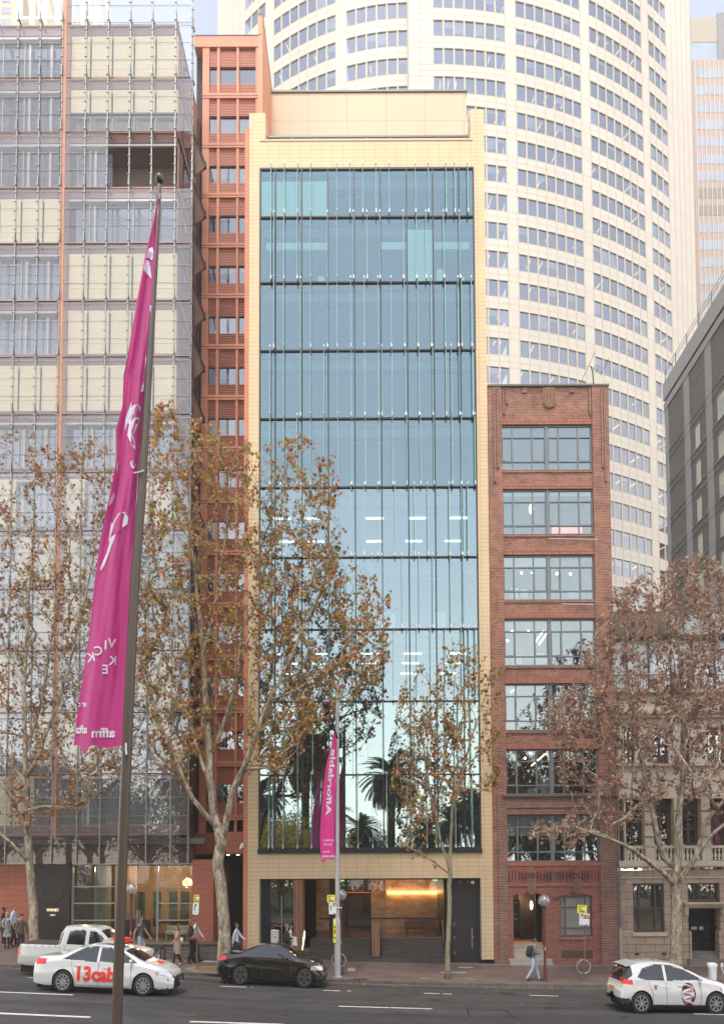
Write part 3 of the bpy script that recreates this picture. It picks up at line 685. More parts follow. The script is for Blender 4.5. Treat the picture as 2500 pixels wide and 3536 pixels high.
for c in pool[:85]:
    A, B, A3, B3, w0, w1, _ = c
    t = rb.uniform(.2, .8); P = A.lerp(B, t); n = (A3 - A).normalized(); Q = P + n * rb.uniform(1.3, 2.0); P = P + n * .5; s = (B - A).normalized() * .022
    mb = MB(); mb.add([(P - s) + Vector((0, 0, w1 + .02)), (P + s) + Vector((0, 0, w1 + .02)), (Q + s) + Vector((0, 0, w1 + .02)), (Q - s) + Vector((0, 0, w1 + .02)),
                       (P - s) + Vector((0, 0, w1 + .08)), (P + s) + Vector((0, 0, w1 + .08)), (Q + s) + Vector((0, 0, w1 + .08)), (Q - s) + Vector((0, 0, w1 + .08))],
                      [(0, 1, 2, 3), (4, 7, 6, 5), (0, 4, 5, 1), (1, 5, 6, 2), (2, 6, 7, 3), (3, 7, 4, 0)])
    mb.build('ceiling_lamp', TLAMP, tower)
# ------------------------------------------------------------------ the pinkish tower far right
Y2 = 120
t2 = thing('granite_tower', 'distant pinkish granite tower with ribbon windows at the right edge of the view', 'tower', (85, 130, -1))
x0, x1 = PX(2392, 300, Y2), PX(2750, 300, Y2)
GRAN = mat('pink_granite', (.32, .245, .215), .7, var=.05, scale=.3); G2 = mat('far_glass', (.30, .36, .44), .15, .2, var=.1, scale=.2)
ztop = PZ(2450, 207, Y2)
b = MB(); b.box(x0, x1, Y2, Y2 + 40, -1, ztop); b.build('granite_wall', GRAN, t2)
b = MB(); b.box(x0, PX(2478, 100, Y2), Y2 + .5, Y2 + 30, ztop, PZ(2450, 137, Y2)); b.build('top_glazing', G2, t2)
b = MB(); b.box(x0, PX(2478, 100, Y2), Y2 + .4, Y2 + 30, PZ(2450, 137, Y2), PZ(2450, 52, Y2)); b.build('plant_screen', mat('far_screen', (.30, .27, .23), .8), t2)
b = MB(); b.box(PX(2478, 100, Y2), x1, Y2 + .2, Y2 + 30, ztop, PZ(2450, 40, Y2)); b.build('plant_room', mat('far_dark', (.15, .16, .19), .5), t2)
k = 0
for k in range(24):
    zt = PZ(2450, 235 + 59.4 * k, Y2); zb = PZ(2450, 269 + 59.4 * k, Y2)
    m_ = mat('far_louvre', (.17, .16, .15), .7) if k in (7, 8) else G2
    b = MB(); n = 26
    for i in range(n): b.box(x0 + .6 + i * 1.1, x0 + 1.5 + i * 1.1, Y2 - .06, Y2 + .1, zb, zt)
    b.build('ribbon_window', m_, t2)
b = MB()
for i in range(24): b.box(x0 + i * 1.1 + .45, x0 + i * 1.1 + .6, Y2 - .15, Y2 - .02, -1, ztop)
b.build('mullion', mat('far_mullion', (.5, .42, .38), .6), t2)
# ------------------------------------------------------------------ top left: pale building with a crown of leaning fins
Y3 = 120
t3 = thing('crowned_tower', 'distant beige tower with a white crown of slanting fins at the top left', 'tower', (-60, 130, -1))
W3 = mat('crown_white', (.85, .80, .70), .4); B3m = mat('beige_far', (.45, .37, .29), .7)
xa, xb, xc = PX(-160, 50, Y3), PX(66, 50, Y3), PX(332, 50, Y3)
zc = PZ(200, 110, Y3)
b = MB(); b.box(xa, xc, Y3, Y3 + 30, -1, zc); b.box(xa, xb, Y3 + .01, Y3 + 20, zc, zc + 30); b.build('tower_wall', B3m, t3)
b = MB()
for i in range(6): b.box(PX(8, 0, Y3), PX(38, 0, Y3), Y3 - .1, Y3 + .1, PZ(20, 8 + 40 * i, Y3), PZ(20, -14 + 40 * i, Y3))
b.build('window', G2, t3)
b = MB()
for i in range(7):
    xx = xb + (xc - xb) * i / 6.0; b.box(xx - .5, xx + .5, Y3, Y3 + 1, zc, zc + 22)
for i in range(10):
    xx = xb + (xc - xb) * i / 9.0; b.prism([(xx - .4, zc + 22), (xx + .4, zc + 22), (xx + 3.9, zc), (xx + 3.1, zc)], Y3 + 1.2, Y3 + 2, 'y')
b.box(xb, xc, Y3 + .1, Y3 + .9, zc + 3.5, zc + 4.1)
b.build('crown_fin', W3, t3)
# ------------------------------------------------------------------ an unseen brown tower, added to be mirrored low in the curved tower
t4 = thing('brown_tower', 'unseen brown stepped tower off to the right, added to be mirrored in the curved tower', 'tower', (135, 65, -1))
BRT = mat('brown_tower_wall', (.13, .075, .045), .8, var=.15, scale=.2)
b = MB(); b.box(120, 150, 40, 74, -1, 78); b.box(124, 150, 48, 80, -1, 92); b.box(130, 150, 56, 84, -1, 100); b.build('wall', BRT, t4)
b = MB()
for k in range(22):
    for j in range(9): b.box(119.9, 120.02, 42 + j * 3.5, 44.2 + j * 3.5, 2 + k * 3.4, 3.8 + k * 3.4)
tag(b.build('window', G2, t4), kind='stuff')
# ------------------------------------------------------------------ the glass-screened apartment building on the left
LX0, LXC, LX1 = -22.0, -15.99, -9.97
LZS = [50.32, 47.28, 44.27, 41.19, 38.14, 35.02, 32.01, 28.93, 25.85, 22.77, 19.7, 16.5, 13.3, 10.15, 7.02]
left_b = thing('apartment_building', 'apartment building behind a milky glass screen with cream blinds and a terracotta column', 'building', (-15, 0, .4))
SLAB = mat('slab_terracotta', (.24, .14, .135), .7, var=.1, scale=.8); TERR = mat('terracotta', (.36, .125, .075), .65, var=.14, scale=1.2)
BL = brick_mat('cream_blind_fabric', (.88, .77, .53), (.87, .76, .52), (.68, .59, .41), 9.0, .24, .008, rough=.9, var=.04, bump=.05)
WG = mat('grey_blue_room', (.22, .25, .31), .6, var=.3, scale=.6); WF = mat('pale_window_frame', (.58, .55, .55), .5)
APG = glass_mat('apartment_glass', (.6, .65, .7), .22, (.85, .9, 1))
b = MB(); b.box(LX0, LX1 - .05, 1.6, 12, 7.0, 50.3); b.box(LX0, LX1 - .05, 5.3, 12, .5, 7.0); b.build('core_wall', mat('core_grey', (.13, .12, .13), .8), left_b)
for i, z in enumerate(LZS):
    mb = MB(); mb.box(LX0, LX1, 0, 2.2, z - .46, z); s_ = mb.build('floor_slab', SLAB, left_b)
    mb = MB(); mb.box(LX0, LX1 + .0, -.08, -.0, z - .0, z + .07); mb.build('slab_edge', mat('slab_edge_orange', (.50, .20, .12), .6), s_)
    mb = MB(); mb.box(LX0, LX1 - .1, .02, .1, z - .62, z - .5); mb.build('blind_rail', WF, s_)
MU = [LXC - 1.17 * 4, LXC - 1.17 * 3, LXC - 1.17 * 2, LXC - 1.17, LXC, LXC + 1.27, LXC + 2.44, LXC + 3.61, LXC + 4.78, LX1]
rowsL = ['GGGG', 'GGGG', 'GGGG', 'CCCC', 'gGGG', 'gGGG', 'CCCC', 'GgGG', 'CCGG', 'CGCC', 'gGGC', 'CCGG', 'CGgC', 'DCCD']
rowsR = ['CCCCC', 'HHHHH', 'GGOOO', 'gGgGG', 'CCCCC', 'CCCCC', 'CCCCC', 'gGGGG', 'CGGCC', 'CgGGG', 'CCCGG', 'GGCCC', 'CCGGC', 'GGOGG']
for r in range(14):
    zt, zb = LZS[r] - .5, LZS[r + 1] + .07
    for c, kd in enumerate(rowsL[r] + rowsR[r]):
        x0, x1 = MU[c] + .03, MU[c + 1] - .03
        if c == 4: x0 += .18
        if kd == 'C' or kd == 'H':
            z0_ = zb if kd == 'C' else zb + (zt - zb) * .48
            mb = MB(); mb.box(x0 + .02, x1 - .02, .0, .04, z0_ + (.62 if kd == 'C' else 0), zt); 
            if kd == 'C': mb.box(x0 + .02, x1 - .02, -.02, .02, zb, z0_ + .58)
            mb.build('blind', BL, left_b)
        if kd in 'GgHD':
            zt2 = zt if kd != 'H' else zb + (zt - zb) * .48
            mb = MB(); mb.box(x0, x1, .2, .28, zt2 - .05, zt2); mb.box(x0, x1, .2, .28, zb, zb + .05)
            if kd == 'G' and c in (2, 3, 5, 6): mb.box(x0 + .16, x0 + .27, .16, .26, zb, zt2 - .25)
            else: mb.box(x1 - .04, x1, .2, .28, zb, zt2)
            f_ = mb.build('window_frame', WF if kd != 'D' else SLAB, left_b)
            mb = MB(); mb.quad((x0, .24, zb), (x1, .24, zb), (x1, .24, zt2), (x0, .24, zt2)); mb.build('pane', APG, f_)
    mb = MB(); mb.box(LX0, LX1 - .05, 1.3, 1.5, zb, zt); mb.build('room', WG if r != 2 else mat('brown_room', (.12, .095, .075), .8), left_b)
# terracotta column and the steel mullions with their clamps
b = MB(); b.box(LXC - .05, LXC + .17, -.5, .1, 6.3, 52.5); b.build('terracotta_column', mat('column_orange', (.55, .26, .18), .6, var=.1), left_b)
STL = mat('galvanised_steel', (.36, .38, .37), .4, .3)
for i, x in enumerate(MU[1:] + [LX1 + .82]):
    top = 52.4 if i > 3 else 50.2
    if i == 9: top = 53
    y = -.62 if i != 9 else -.3
    mb = MB(); mb.box(x - .02, x + .02, y, y + .05, 5.1, top); mb.box(x - .075, x - .055, y + .12, y + .15, 5.1, top - 1)
    z = 5.4
    while z < top:
        mb.box(x - .09, x + .04, y - .03, y + .02, z, z + .04); z += .5
    m_ = mb.build('steel_mullion', STL, left_b)
    mb = MB()
    for zz in LZS[:-1]: mb.box(x - .04, x + .04, y + .07, 0, zz - .3, zz - .2); mb.box(x - .045, x + .02, y - .04, y + .06, zz - .4, zz + .1)
    mb.build('bracket', mat('dark_bracket', (.3, .31, .31), .5, .3), m_)
SCR = glass_mat('screen_glass_m', (.96, .97, .98), .10, (.92, .96, 1), milky=.10, mcol=(.85, .85, .86), wav=.02)
SCR2 = glass_mat('screen_glass_low', (.93, .95, .96), .20, (.92, .97, 1), milky=.10, mcol=(.85, .85, .86))  # screen glass with mirroring raised to imitate bright sky on the lower rows
for r in range(15):
    zt, zb = (LZS[r - 1] if r else 52.2) - .5, LZS[r] - .45
    for h, (xa, xb) in enumerate(((LX0, LXC - .1), (LXC + .2, LX1 + .82))):
        if r == 0 and h == 0: continue
        if r == 3 and h == 1: xb = LXC + 2.44
        mb = MB(); mb.quad((xa, -.55, zb), (xb, -.55, zb), (xb, -.52, zt), (xa, -.52, zt)); sc_ = mb.build('screen_glass', SCR if r < 9 else SCR2, left_b)
        mb = MB(); z = zb
        while z < zt - .1: mb.box(xa, xb, -.575, -.555, z, z + .012); z += .95
        tag(mb.build('glass_edge', mat('glass_edge_m', (.45, .47, .47), .4), sc_), kind='stuff')
b = MB(); b.quad((LX0, -.53, 5.1), (LX1 + .82, -.53, 5.1), (LX1 + .82, -.53, 6.5), (LX0, -.53, 6.5)); b.build('screen_skirt', glass_mat('skirt_glass', (.93, .91, .91), .06, milky=.02), left_b)
# right return side: glass, and a slanting brown awning on each floor
b = MB(); b.box(LX1 - .05, LX1, .0, 12, 6.5, 50.3); b.build('side_wall', mat('side_brown', (.26, .15, .12), .6, var=.2, scale=.5), left_b)
b = MB()
for z in LZS[:-1]: b.box(LX1, LX1 + .06, .3, 3.9, z - 2.6, z - .6)
b.build('side_window', APG, left_b)
AW = mat('awning_brown', (.20, .10, .075), .5, var=.2)
for k in range(12):
    zt = LZS[k + 1] + 1.0
    xa, xb = PX(673, 222, 3.6), PX(716, 355, 3.6)
    mb = MB(); mb.prism([(xa, zt), (xb, zt - 2.25), (xa + .05, zt - 2.85)], 3.3, 3.45, 'y'); a_ = mb.build('slanting_awning', AW, left_b)
    mb = MB(); mb.tube([(xa - .05, 3.2, zt + .1), (xb + .02, 3.2, zt - 2.25)], .035, 5); mb.box(xb - .05, xb + .06, 3.1, 3.3, zt - 2.45, zt - 2.1); mb.build('awning_rail', DARKF, a_)
# canopy and beams over the shop
b = MB(); b.box(LX0, LX1 + .1, -.25, .6, 6.45, 7.0); b.build('fascia_beam', mat('purple_red', (.20, .08, .075), .5, var=.15), left_b)
b = MB(); b.box(LX0, LX1 + 1.6, -.12, .5, 6.12, 6.42); b.build('grey_beam', mat('grey_beam_m', (.12, .105, .105), .5), left_b)
b = MB(); b.box(LX0, LX1 + .9, .35, .9, 5.0, 6.15); b.build('shop_header', mat('dark_red_header', (.11, .045, .035), .6, var=.2), left_b)
# shop front
TZ = W(560, 3261, -1.2).z
TILE = brick_mat('terracotta_tile', (.36, .125, .08), (.33, .115, .075), (.13, .05, .035), 1.15, .31, .008, rough=.65, offset=0, var=.1, scale=.5, bump=.3)
b = MB(); b.box(LX0, PX(116, 3000), .0, .6, .3, 5.2); b.build('tiled_wall', TILE, left_b)
b = MB(); b.box(PX(670, 3000), PX(742, 3000), -.3, 3, .2, 5.3); b.build('terracotta_pier', TILE, left_b)
b = MB(); b.box(PX(118, 3000), PX(243, 3000), -.02, .5, .4, 5.18); sb = b.build('black_sign_board', mat('board_black', (.028, .024, .024), .5, var=.1), left_b)
cxw, czw = PX(183, 3068, -.03), PZ(183, 3068, -.03)
GOLD = mat('gold_leaf', (.55, .42, .16), .35, .8)
for rr, ox in ((.62, 0), (.60, .012), (.585, -.012)):
    b = MB(); n = 40
    b.tube([(cxw + ox + rr * math.cos(2 * math.pi * k / n), -.035, czw + 1.28 * rr * math.sin(2 * math.pi * k / n)) for k in range(n + 1)], .007, 4); b.build('gold_ring', mat('dull_gold', (.16, .13, .08), .5, .5), sb)
GLW = lit('sign_lettering', (1, .62, .16), .55)
text_mb('WINK!', .21, lambda x, y, z: (cxw + .02 + x, -.03 + z * .5, PZ(180, 3147, 0) + y), bold=.003).build('sign_word', GLW, sb)
text_mb('salon', .14, lambda x, y, z: (cxw + .02 + x, -.03 + z * .5, PZ(180, 3162, 0) + y)).build('sign_word', GLW, sb)
# shop interior
xs0, xs1 = PX(245, 3000), PX(671, 3000)
SHOPW = mat('shop_wall', (.36, .26, .16), .7, var=.2, scale=.8)
b = MB(); b.box(xs0, xs1 + .3, 5.0, 5.2, TZ - .1, 5.3); b.box(PX(398, 3000, 2.6), PX(470, 3000, 2.6), 2.6, 2.8, TZ, 5.2); b.build('shop_wall', SHOPW, left_b)
b = MB(); b.box(xs0, PX(395, 3000, 3), 3.9, 4.1, TZ, 5.2); b.build('shop_dark_wall', mat('shop_dark', (.03, .025, .02), .6), left_b)
b = MB(); b.box(xs0, xs1 + .3, .9, 5.0, 5.15, 5.25); b.box(xs0, xs1 + .3, .3, 5.0, TZ - .12, TZ - .02); b.build('shop_ceiling', mat('shop_ceil', (.22, .17, .12), .8), left_b)
b = MB(); b.lathe([(.42, TZ), (.42, 5.1)], PX(357, 3100, 1.4), 1.4, 16); b.build('green_column', mat('green_column_m', (.16, .18, .13), .5, var=.2), left_b)
for u in (475, 530, 585, 625):
    b = MB(); b.box(PX(u, 3150, 2.55), PX(u + 28, 3150, 2.55), 2.5, 2.56, TZ + .6, TZ + 2.5); b.build('mirror', mat('mirror_m', (.3, .34, .3), .05, 1.0), left_b)
b = MB(); b.box(PX(440, 3200, 2.2), PX(520, 3200, 2.2), 1.9, 2.3, TZ, TZ + 1.0); b.box(PX(545, 3200, 2.2), PX(668, 3200, 2.2), 1.9, 2.3, TZ + .8, TZ + .95); b.build('salon_counter', mat('counter_dark', (.03, .025, .02), .4), left_b)
b = MB()
for u in (521, 582, 637, 455): b.ball((PX(u, 2984, 1.6), 1.6, 5.06), .05, 8)
b.build('spot_lamp', lit('spot_lamp', (1, .8, .5), 45), left_b)
pl = thing('pendant_lamp', 'glowing round shell pendant lamp behind the shop window', 'lamp', (PX(650, 3048, 1.3), 1.3, PZ(650, 3048, 1.3)))
b = MB(); b.ball((pl.location.x, 1.3, pl.location.z), .25, 14); b.build('shade', lit('pendant_shade', (1, .42, .16), .8), pl)
b = MB()
rp = random.Random(3)
for k in range(26):
    d = Vector((rp.gauss(0, 1), rp.gauss(0, 1), rp.gauss(0, 1))).normalized(); c = Vector(pl.location) + d * .245; b.ball(c, .03, 6)
b.build('bulb', lit('pendant_bulb', (1, .75, .4), 4), pl)
b = MB(); b.tube([(pl.location.x, 1.3, pl.location.z + .25), (pl.location.x, 1.3, 5.2)], .008, 4); b.build('cord', BLACKM, pl)
SHG = glass_mat('shop_glass', (.96, .94, .90), .04, (.9, .95, 1))
b = MB(); b.quad((xs0, .3, TZ), (xs1, .3, TZ), (xs1, .3, 5.1), (xs0, .3, 5.1)); sg = b.build('shop_window', SHG, left_b)
b = MB()
for u in (246, 541): b.box(PX(u, 3000) - .035, PX(u, 3000) + .035, .2, .35, TZ, 5.1)
for v in (3062, 3120, 3179): b.box(xs0, PX(397, v), .22, .28, PZ(300, v) - .03, PZ(300, v) + .03); b.box(PX(541, v), xs1 - .03, .22, .28, PZ(600, v) - .03, PZ(600, v) + .03)
b.box(xs0, xs1, .2, .34, 5.06, 5.14)
b.build('glazing_bar', STL, sg)
b = MB()
for u in (468, 473, 480): b.box(PX(u, 3180) - .012, PX(u, 3180) + .012, .16, .2, PZ(470, 3203), PZ(470, 3145))
b.build('door_handle', STEEL, sg)
for (u, v_) in ((521, 2976), (582, 2976), (637, 2976), (300, 2976)): lamp('spot_glow', (PX(u, v_, 1.7), 1.9, 4.85), 40, (1, .68, .38), left_b)
bench = thing('bench', 'pale green upholstered bench in the salon window', 'bench', (PX(611, 3220, .8), .9, TZ))
b = MB(); b.box(PX(572, 3220, .8), PX(650, 3220, .8), .7, 1.1, TZ + .3, TZ + .5); b.build('seat', mat('pale_green', (.42, .5, .42), .7), bench, bevel=.03)
b = MB(); b.box(PX(572, 3220, .8), PX(650, 3220, .8), 1.02, 1.12, TZ + .5, TZ + .75); b.build('backrest', MATS['pale_green'], bench, bevel=.03)
for u in (574, 646): b = MB(); b.box(PX(u, 3220, .8), PX(u, 3220, .8) + .05, .75, .8, TZ, TZ + .3); b.build('leg', MATS['pale_green'], bench)
# raised terrace with three steps in front of the shops
tx1 = PX(800, 3261, -1.2)
b = MB(); b.box(PX(300, 3261, -1.2), tx1, -1.2, 6, -.2, TZ - .001); b.box(tx1, -6.42, .25, 3.2, -.2, TZ - .002); b.box(LX0, PX(300, 3261, -1.2), -1.2, 6, -.2, TZ - .0)
for k in range(1, 4): b.box(PX(300, 3261, -1.2) - 1.0 * (3 - k), tx1 - .02 * k, -1.2 - .33 * k, -1.2 - .33 * (k - 1), -.2, TZ - .15 * k)
o = b.build('terrace_steps', brick_mat('terrace_stone', (.12, .105, .10), (.10, .09, .085), (.05, .045, .04), .9, .6, .01, rough=.8, var=.2, scale=2, flat=True)); o['kind'] = 'structure'
# ------------------------------------------------------------------ the narrow orange terracotta building, set back
OY = 4.3
orb = thing('terracotta_building', 'narrow orange terracotta building with slatted shutters, between the glass screen and the cream front', 'building', (-8, OY, .4))
ox0, ox1 = PX(672, 400, OY), -6.2
ot = PZ(760, 131, OY)
OR = mat('orange_terracotta', (.56, .215, .13), .6, var=.12, scale=.7); ORD = mat('red_louvre', (.42, .145, .095), .6, var=.12, scale=1.5, stretch=(.3, 1, 8))
b = MB(); b.box(ox0, ox1, OY + .5, 14, .3, ot - .2); b.build('core_wall', mat('orange_core', (.035, .025, .022), .8), orb)
wz = [(PZ(790, a, OY), PZ(790, b_, OY)) for a, b_ in ((230, 288), (401, 463))]
pitch = wz[0][0] - wz[1][0]; pitch = (wz[0][0] - PZ(790, 1266, OY)) / 6.0
b = MB(); b.box(ox0, ox1, OY - .1, OY + .6, wz[0][0] + 1.15, ot)
b.build('parapet', OR, orb)
b = MB(); b.box(ox0, ox1 + .02, OY - .12, OY + .62, ot, ot + .06); b.build('parapet_capping', DARKF, orb)
cols = [(701, 724), (751, 760), (818, 826), (884, 893)]
b = MB()
for (a, c) in cols: b.box(PX(a, 300, OY), PX(c, 300, OY), OY - .06, OY + .35, 6.3, wz[0][0] + 1.16)
b.build('pier', OR, orb)
wins = [(724, 751), (760, 818), (826, 884)]
cont = ['dark', 'cream', 'cream', 'dark', 'half', 'curtain', 'dark', 'curtain', 'dark', 'cream', 'dark', 'dark', 'curtain', 'dark']
OG = glass_mat('orange_window_glass', (.6, .62, .6), .3, (.9, .95, 1))
for k in range(18):
    zt = wz[0][0] - pitch * k; zb = zt - (wz[0][0] - wz[0][1]); nz = zt - pitch
    if zb < 6.4: break
    mb = MB(); mb.box(PX(701, 300, OY), PX(893, 300, OY), OY - .09, OY + .3, zb - 1.02, zb - .72); mb.build('floor_band', OR, orb)
    mb = MB(); mb.box(PX(701, 300, OY), PX(893, 300, OY), OY - .1, OY - .085, zb - .9, zb - .87); mb.build('band_joint', DARKF, orb)
    for (a, c) in wins:
        x0, x1 = PX(a, 300, OY), PX(c, 300, OY)
        lv = MB()
        for (p, q) in ((zb - .70, zb), (zt, zt + pitch - (zt - zb) - 1.04)):
            z = p + .02
            st = .105 if k > 4 else .10
            while z < q - .03:
                lv.prism([(OY + .02, z + .0), (OY + .08, z + .015), (OY + .08, z + (.072 if k < 5 else .055)), (OY + .02, z + (.072 if k < 5 else .05))], x0, x1, 'x'); z += st
        for (p, q) in ((zb - .70, zb), (zt, zt + pitch - (zt - zb) - 1.04)): lv.box(x0, x1, OY + .085, OY + .1, p, q)
        lv.build('louvre_shutter', ORD, orb)
        w_ = MB(); w_.quad((x0, OY + .12, zb), (x1, OY + .12, zb), (x1, OY + .12, zt), (x0, OY + .12, zt)); pn = w_.build('window', OG, orb)
        kd = cont[k % 14]
        if kd != 'dark':
            c_ = MB(); h = zb if kd != 'half' else zb + .75
            xq = x0 if kd != 'curtain' or c != 884 else x0 + .3
            n = 10; zz0 = h
            for i in range(n):
                xa = xq + (x1 - xq) * i / n; xb_ = xq + (x1 - xq) * (i + 1) / n; o_ = .03 if i % 2 else 0
                c_.quad((xa, OY + .2 + o_, zz0), (xb_, OY + .23 - o_, zz0), (xb_, OY + .23 - o_, zt), (xa, OY + .2 + o_, zt))
            c_.build('curtain', mat('pale_curtain', (.66, .68, .58), .9, var=.1, scale=3), pn)
b = MB(); b.box(PX(893, 200, OY), PX(908, 200, OY), OY - .12, 16, 6, PZ(900, 60, OY)); b.build('fin_wall', mat('fin_orange', (.62, .26, .15), .6, var=.06), orb)
b = MB(); b.box(PX(893, 200, OY) - .01, PX(908, 200, OY) + .02, OY - .14, 16, PZ(900, 60, OY), PZ(900, 60, OY) + .1); b.build('fin_capping', DARKF, orb)
b = MB(); b.box(-6.40, -6.19, -.02, OY - .13, .3, PZ(855, 444)); b.build('front_pier', brick_mat('pier_orange', (.58, .22, .13), (.54, .20, .12), (.2, .08, .05), .8, .16, .006, offset=0, rough=.6, var=.08), orb)
# base: terracotta wall, dark passage with soffit lamps
b = MB(); b.box(PX(742, 2960), -6.40, 0.3, .8, PZ(800, 2948, .3), PZ(800, 2872, .3)); b.box(ox0, ox1, OY - .3, OY, PZ(800, 2950, OY), 6.9); b.build('tiled_header', TILE, orb)
b = MB(); b.box(PX(742, 2960), -6.40, .8, 4, PZ(800, 2948, .3) - .02, PZ(800, 2948, .3) + .1); b.build('passage_soffit', mat('soffit_dark', (.05, .04, .035), .7), orb)
b = MB(); b.box(PX(745, 3000), -6.40, 3.2, 3.4, .5, 5.5); b.build('passage_back', mat('passage_black', (.008, .007, .007), .6), orb)
b = MB()
for u in (788, 822): b.box(PX(u, 2955, 1.2) - .06, PX(u, 2955, 1.2) + .06, 1.15, 1.27, PZ(800, 2948, .3) - .05, PZ(800, 2948, .3) - .03)
b.build('soffit_lamp', lit('soffit_lamp_m', (1, .9, .8), 8), orb)
b = MB(); hx = PX(751, 3200, .5); b.box(hx - .02, hx + .02, .5, .54, W(751, 3232, .5).z, W(751, 3170, .5).z); b.build('door_handle', STEEL, orb)
cm = thing('security_camera', 'white security camera on the orange pier above the dark passage', 'camera', (PX(835, 2925, -.1), -.1, PZ(835, 2925, -.1)))
c0 = cm.location
b = MB(); b.tube([(-6.38, -.02, c0.z), (c0.x + .1, -.12, c0.z)], .02, 5); b.build('bracket', WHITEM, cm)
b = MB(); b.tube([(c0.x + .02, -.1, c0.z + .16), (c0.x - .05, -.25, c0.z - .1)], [.06, .05], 8); b.build('housing', WHITEM, cm)
b = MB(); b.box(c0.x - .02, c0.x + .1, -.13, -.07, c0.z - .03, c0.z + .2); b.build('mount', WHITEM, cm)
# ------------------------------------------------------------------ the brick building with the carved name band
BRK = brick_mat('red_brick', (.33, .115, .078), (.15, .058, .045), (.33, .23, .175), .235, .086, .013, rough=.85, var=.3, scale=1.1, bump=.4)
BRD = brick_mat('dark_brick', (.23, .08, .065), (.10, .045, .04), (.34, .27, .21), .235, .086, .012, rough=.85, var=.2, scale=1.3, bump=.4)
SOLD = brick_mat('soldier_brick', (.50, .21, .14), (.36, .14, .10), (.12, .06, .05), .086, .5, .016, rough=.85, offset=0, var=.12, scale=1.5, bump=.5)
REDT = mat('red_cement', (.26, .085, .068), .75, var=.2, scale=2)
BX0, BX1, WX0, WX1 = 6.44, 12.80, 7.16, 11.92
brk = thing('brick_building', 'narrow red brick building with grey steel windows and DORCHESTER HOUSE over the entrance', 'building', (9.6, 0, -.15))
ZT = PZ(1900, 1336); 
b = MB(); b.box(BX0, WX0, -.04, 1.0, -.3, ZT); b.box(WX1, BX1, -.04, 14, -.3, ZT); b.box(WX0 - .0, WX0 - .001 + .0, 0, .1, 0, .1)
b.build('brick_pier', BRK, brk)
# window bands: (top, bottom) rows of the photograph
WR = [(1465, 1621), (1688, 1843), (1915, 2070), (2136, 2297), (2360, 2521), (2587, 2743), (2815, 2975)]
WZ = [(PZ(1890, a), PZ(1890, c)) for a, c in WR]
b = MB(); b.box(WX0, WX1, .05, 1.0, WZ[0][0] + .3, ZT)
for i in range(6): b.box(WX0, WX1, .05, .7, WZ[i + 1][0] + .3, WZ[i][1] - .16)
b.build('spandrel_brick', BRK, brk)
b = MB()
for i in range(7):
    b.box(WX0 - .03, WX1 + .03, .02, .6, WZ[i][0] + .02, WZ[i][0] + .3)
b.build('soldier_course', SOLD, brk)
b = MB()
for i in range(7): b.box(WX0 + .0, WX1 - .0, -.0, .5, WZ[i][1] - .16, WZ[i][1])
b.build('brick_sill', BRD, brk)
b = MB(); b.box(BX0 - .02, BX1 + .03, -.10, 14, ZT, ZT + .09); b.build('coping', mat('lead_coping', (.12, .11, .11), .6), brk)
# raised ribs at the parapet and stepped pendants
b = MB()
for xx, zz0, zz1 in ((PX(1704, 1400), 1345, 1668), (PX(1716, 1400), 1350, 1620), (PX(2084, 1400), 1345, 1668), (PX(2075, 1400), 1350, 1620)):
    b.box(xx - .055, xx + .055, -.12, -.03, PZ(1800, zz1), PZ(1800, zz0))
for xx, zz0, zz1, wd in ((PX(1740, 1400), 1335, 1430, .12), (PX(1748, 1400), 1335, 1395, .2), (PX(2036, 1400), 1335, 1430, .12), (PX(1812, 1400), 1335, 1357, .28), (PX(1975, 1400), 1335, 1357, .28)):
    b.box(xx - wd / 2, xx + wd / 2, -.02, .06, PZ(1800, zz1), PZ(1800, zz0) - .05)
b.build('parapet_rib', BRD, brk)
b = MB(); xm = PX(1895, 1360)
for k in range(9):
    o_ = (k - 4) * .075; l = 1.0 - abs(k - 4) * .03; b.box(xm + o_ - .024, xm + o_ + .024, -.09 + .008 * abs(k - 4), .06, ZT - .06 - l - (.12 if abs(k - 4) < 4 else 0), ZT - .06)
b.build('fluted_motif', mat('stone_motif', (.27, .15, .10), .8, var=.2), brk)
# metal windows
BG = glass_mat('brick_win_glass', (.66, .72, .72), .30, (.80, .95, .98), wav=.01)
xm0, xm1 = (WX0 + WX1) / 2 - .07, (WX0 + WX1) / 2 + .07
for i, (zt, zb) in enumerate(WZ):
    h = zt - zb
    for s_, (x0, x1) in enumerate(((WX0 + .02, xm0), (xm1, WX1 - .02))):
        mb = MB(); wd = x1 - x0
        r1, r2 = zb + h * .205, zb + h * .74
        for a in (x0, x0 + wd * .245, x0 + wd * .69, x1): mb.box(a - .03, a + .03, .14, .22, zb, zt)
        for z in (zb + .03, r1, r2, zt - .03): mb.box(x0, x1, .135, .215, z - .03, z + .03)
        for a, c_ in ((x0 + .03, x0 + wd * .245 - .03), (x0 + wd * .69 + .03, x1 - .03)):
            mb.box(a, a + .03, .13, .2, r1, r2); mb.box(c_ - .03, c_, .13, .2, r1, r2); mb.box(a, c_, .13, .2, r1 + .03, r1 + .06)
        f_ = mb.build('window', GREYF, brk)
        mb = MB(); mb.quad((x0, .18, zb), (x1, .18, zb), (x1, .18, zt), (x0, .18, zt)); mb.build('glass', BG, f_)
    mb = MB(); mb.box(xm0, xm1, .10, .3, zb, zt); mb.build('centre_mullion', GREYF, brk)
cols_ = [(.10, .13, .14), (.12, .14, .16), (.34, .33, .33), (.32, .32, .33), (.30, .30, .32), (.14, .09, .06), (.03, .025, .022)]
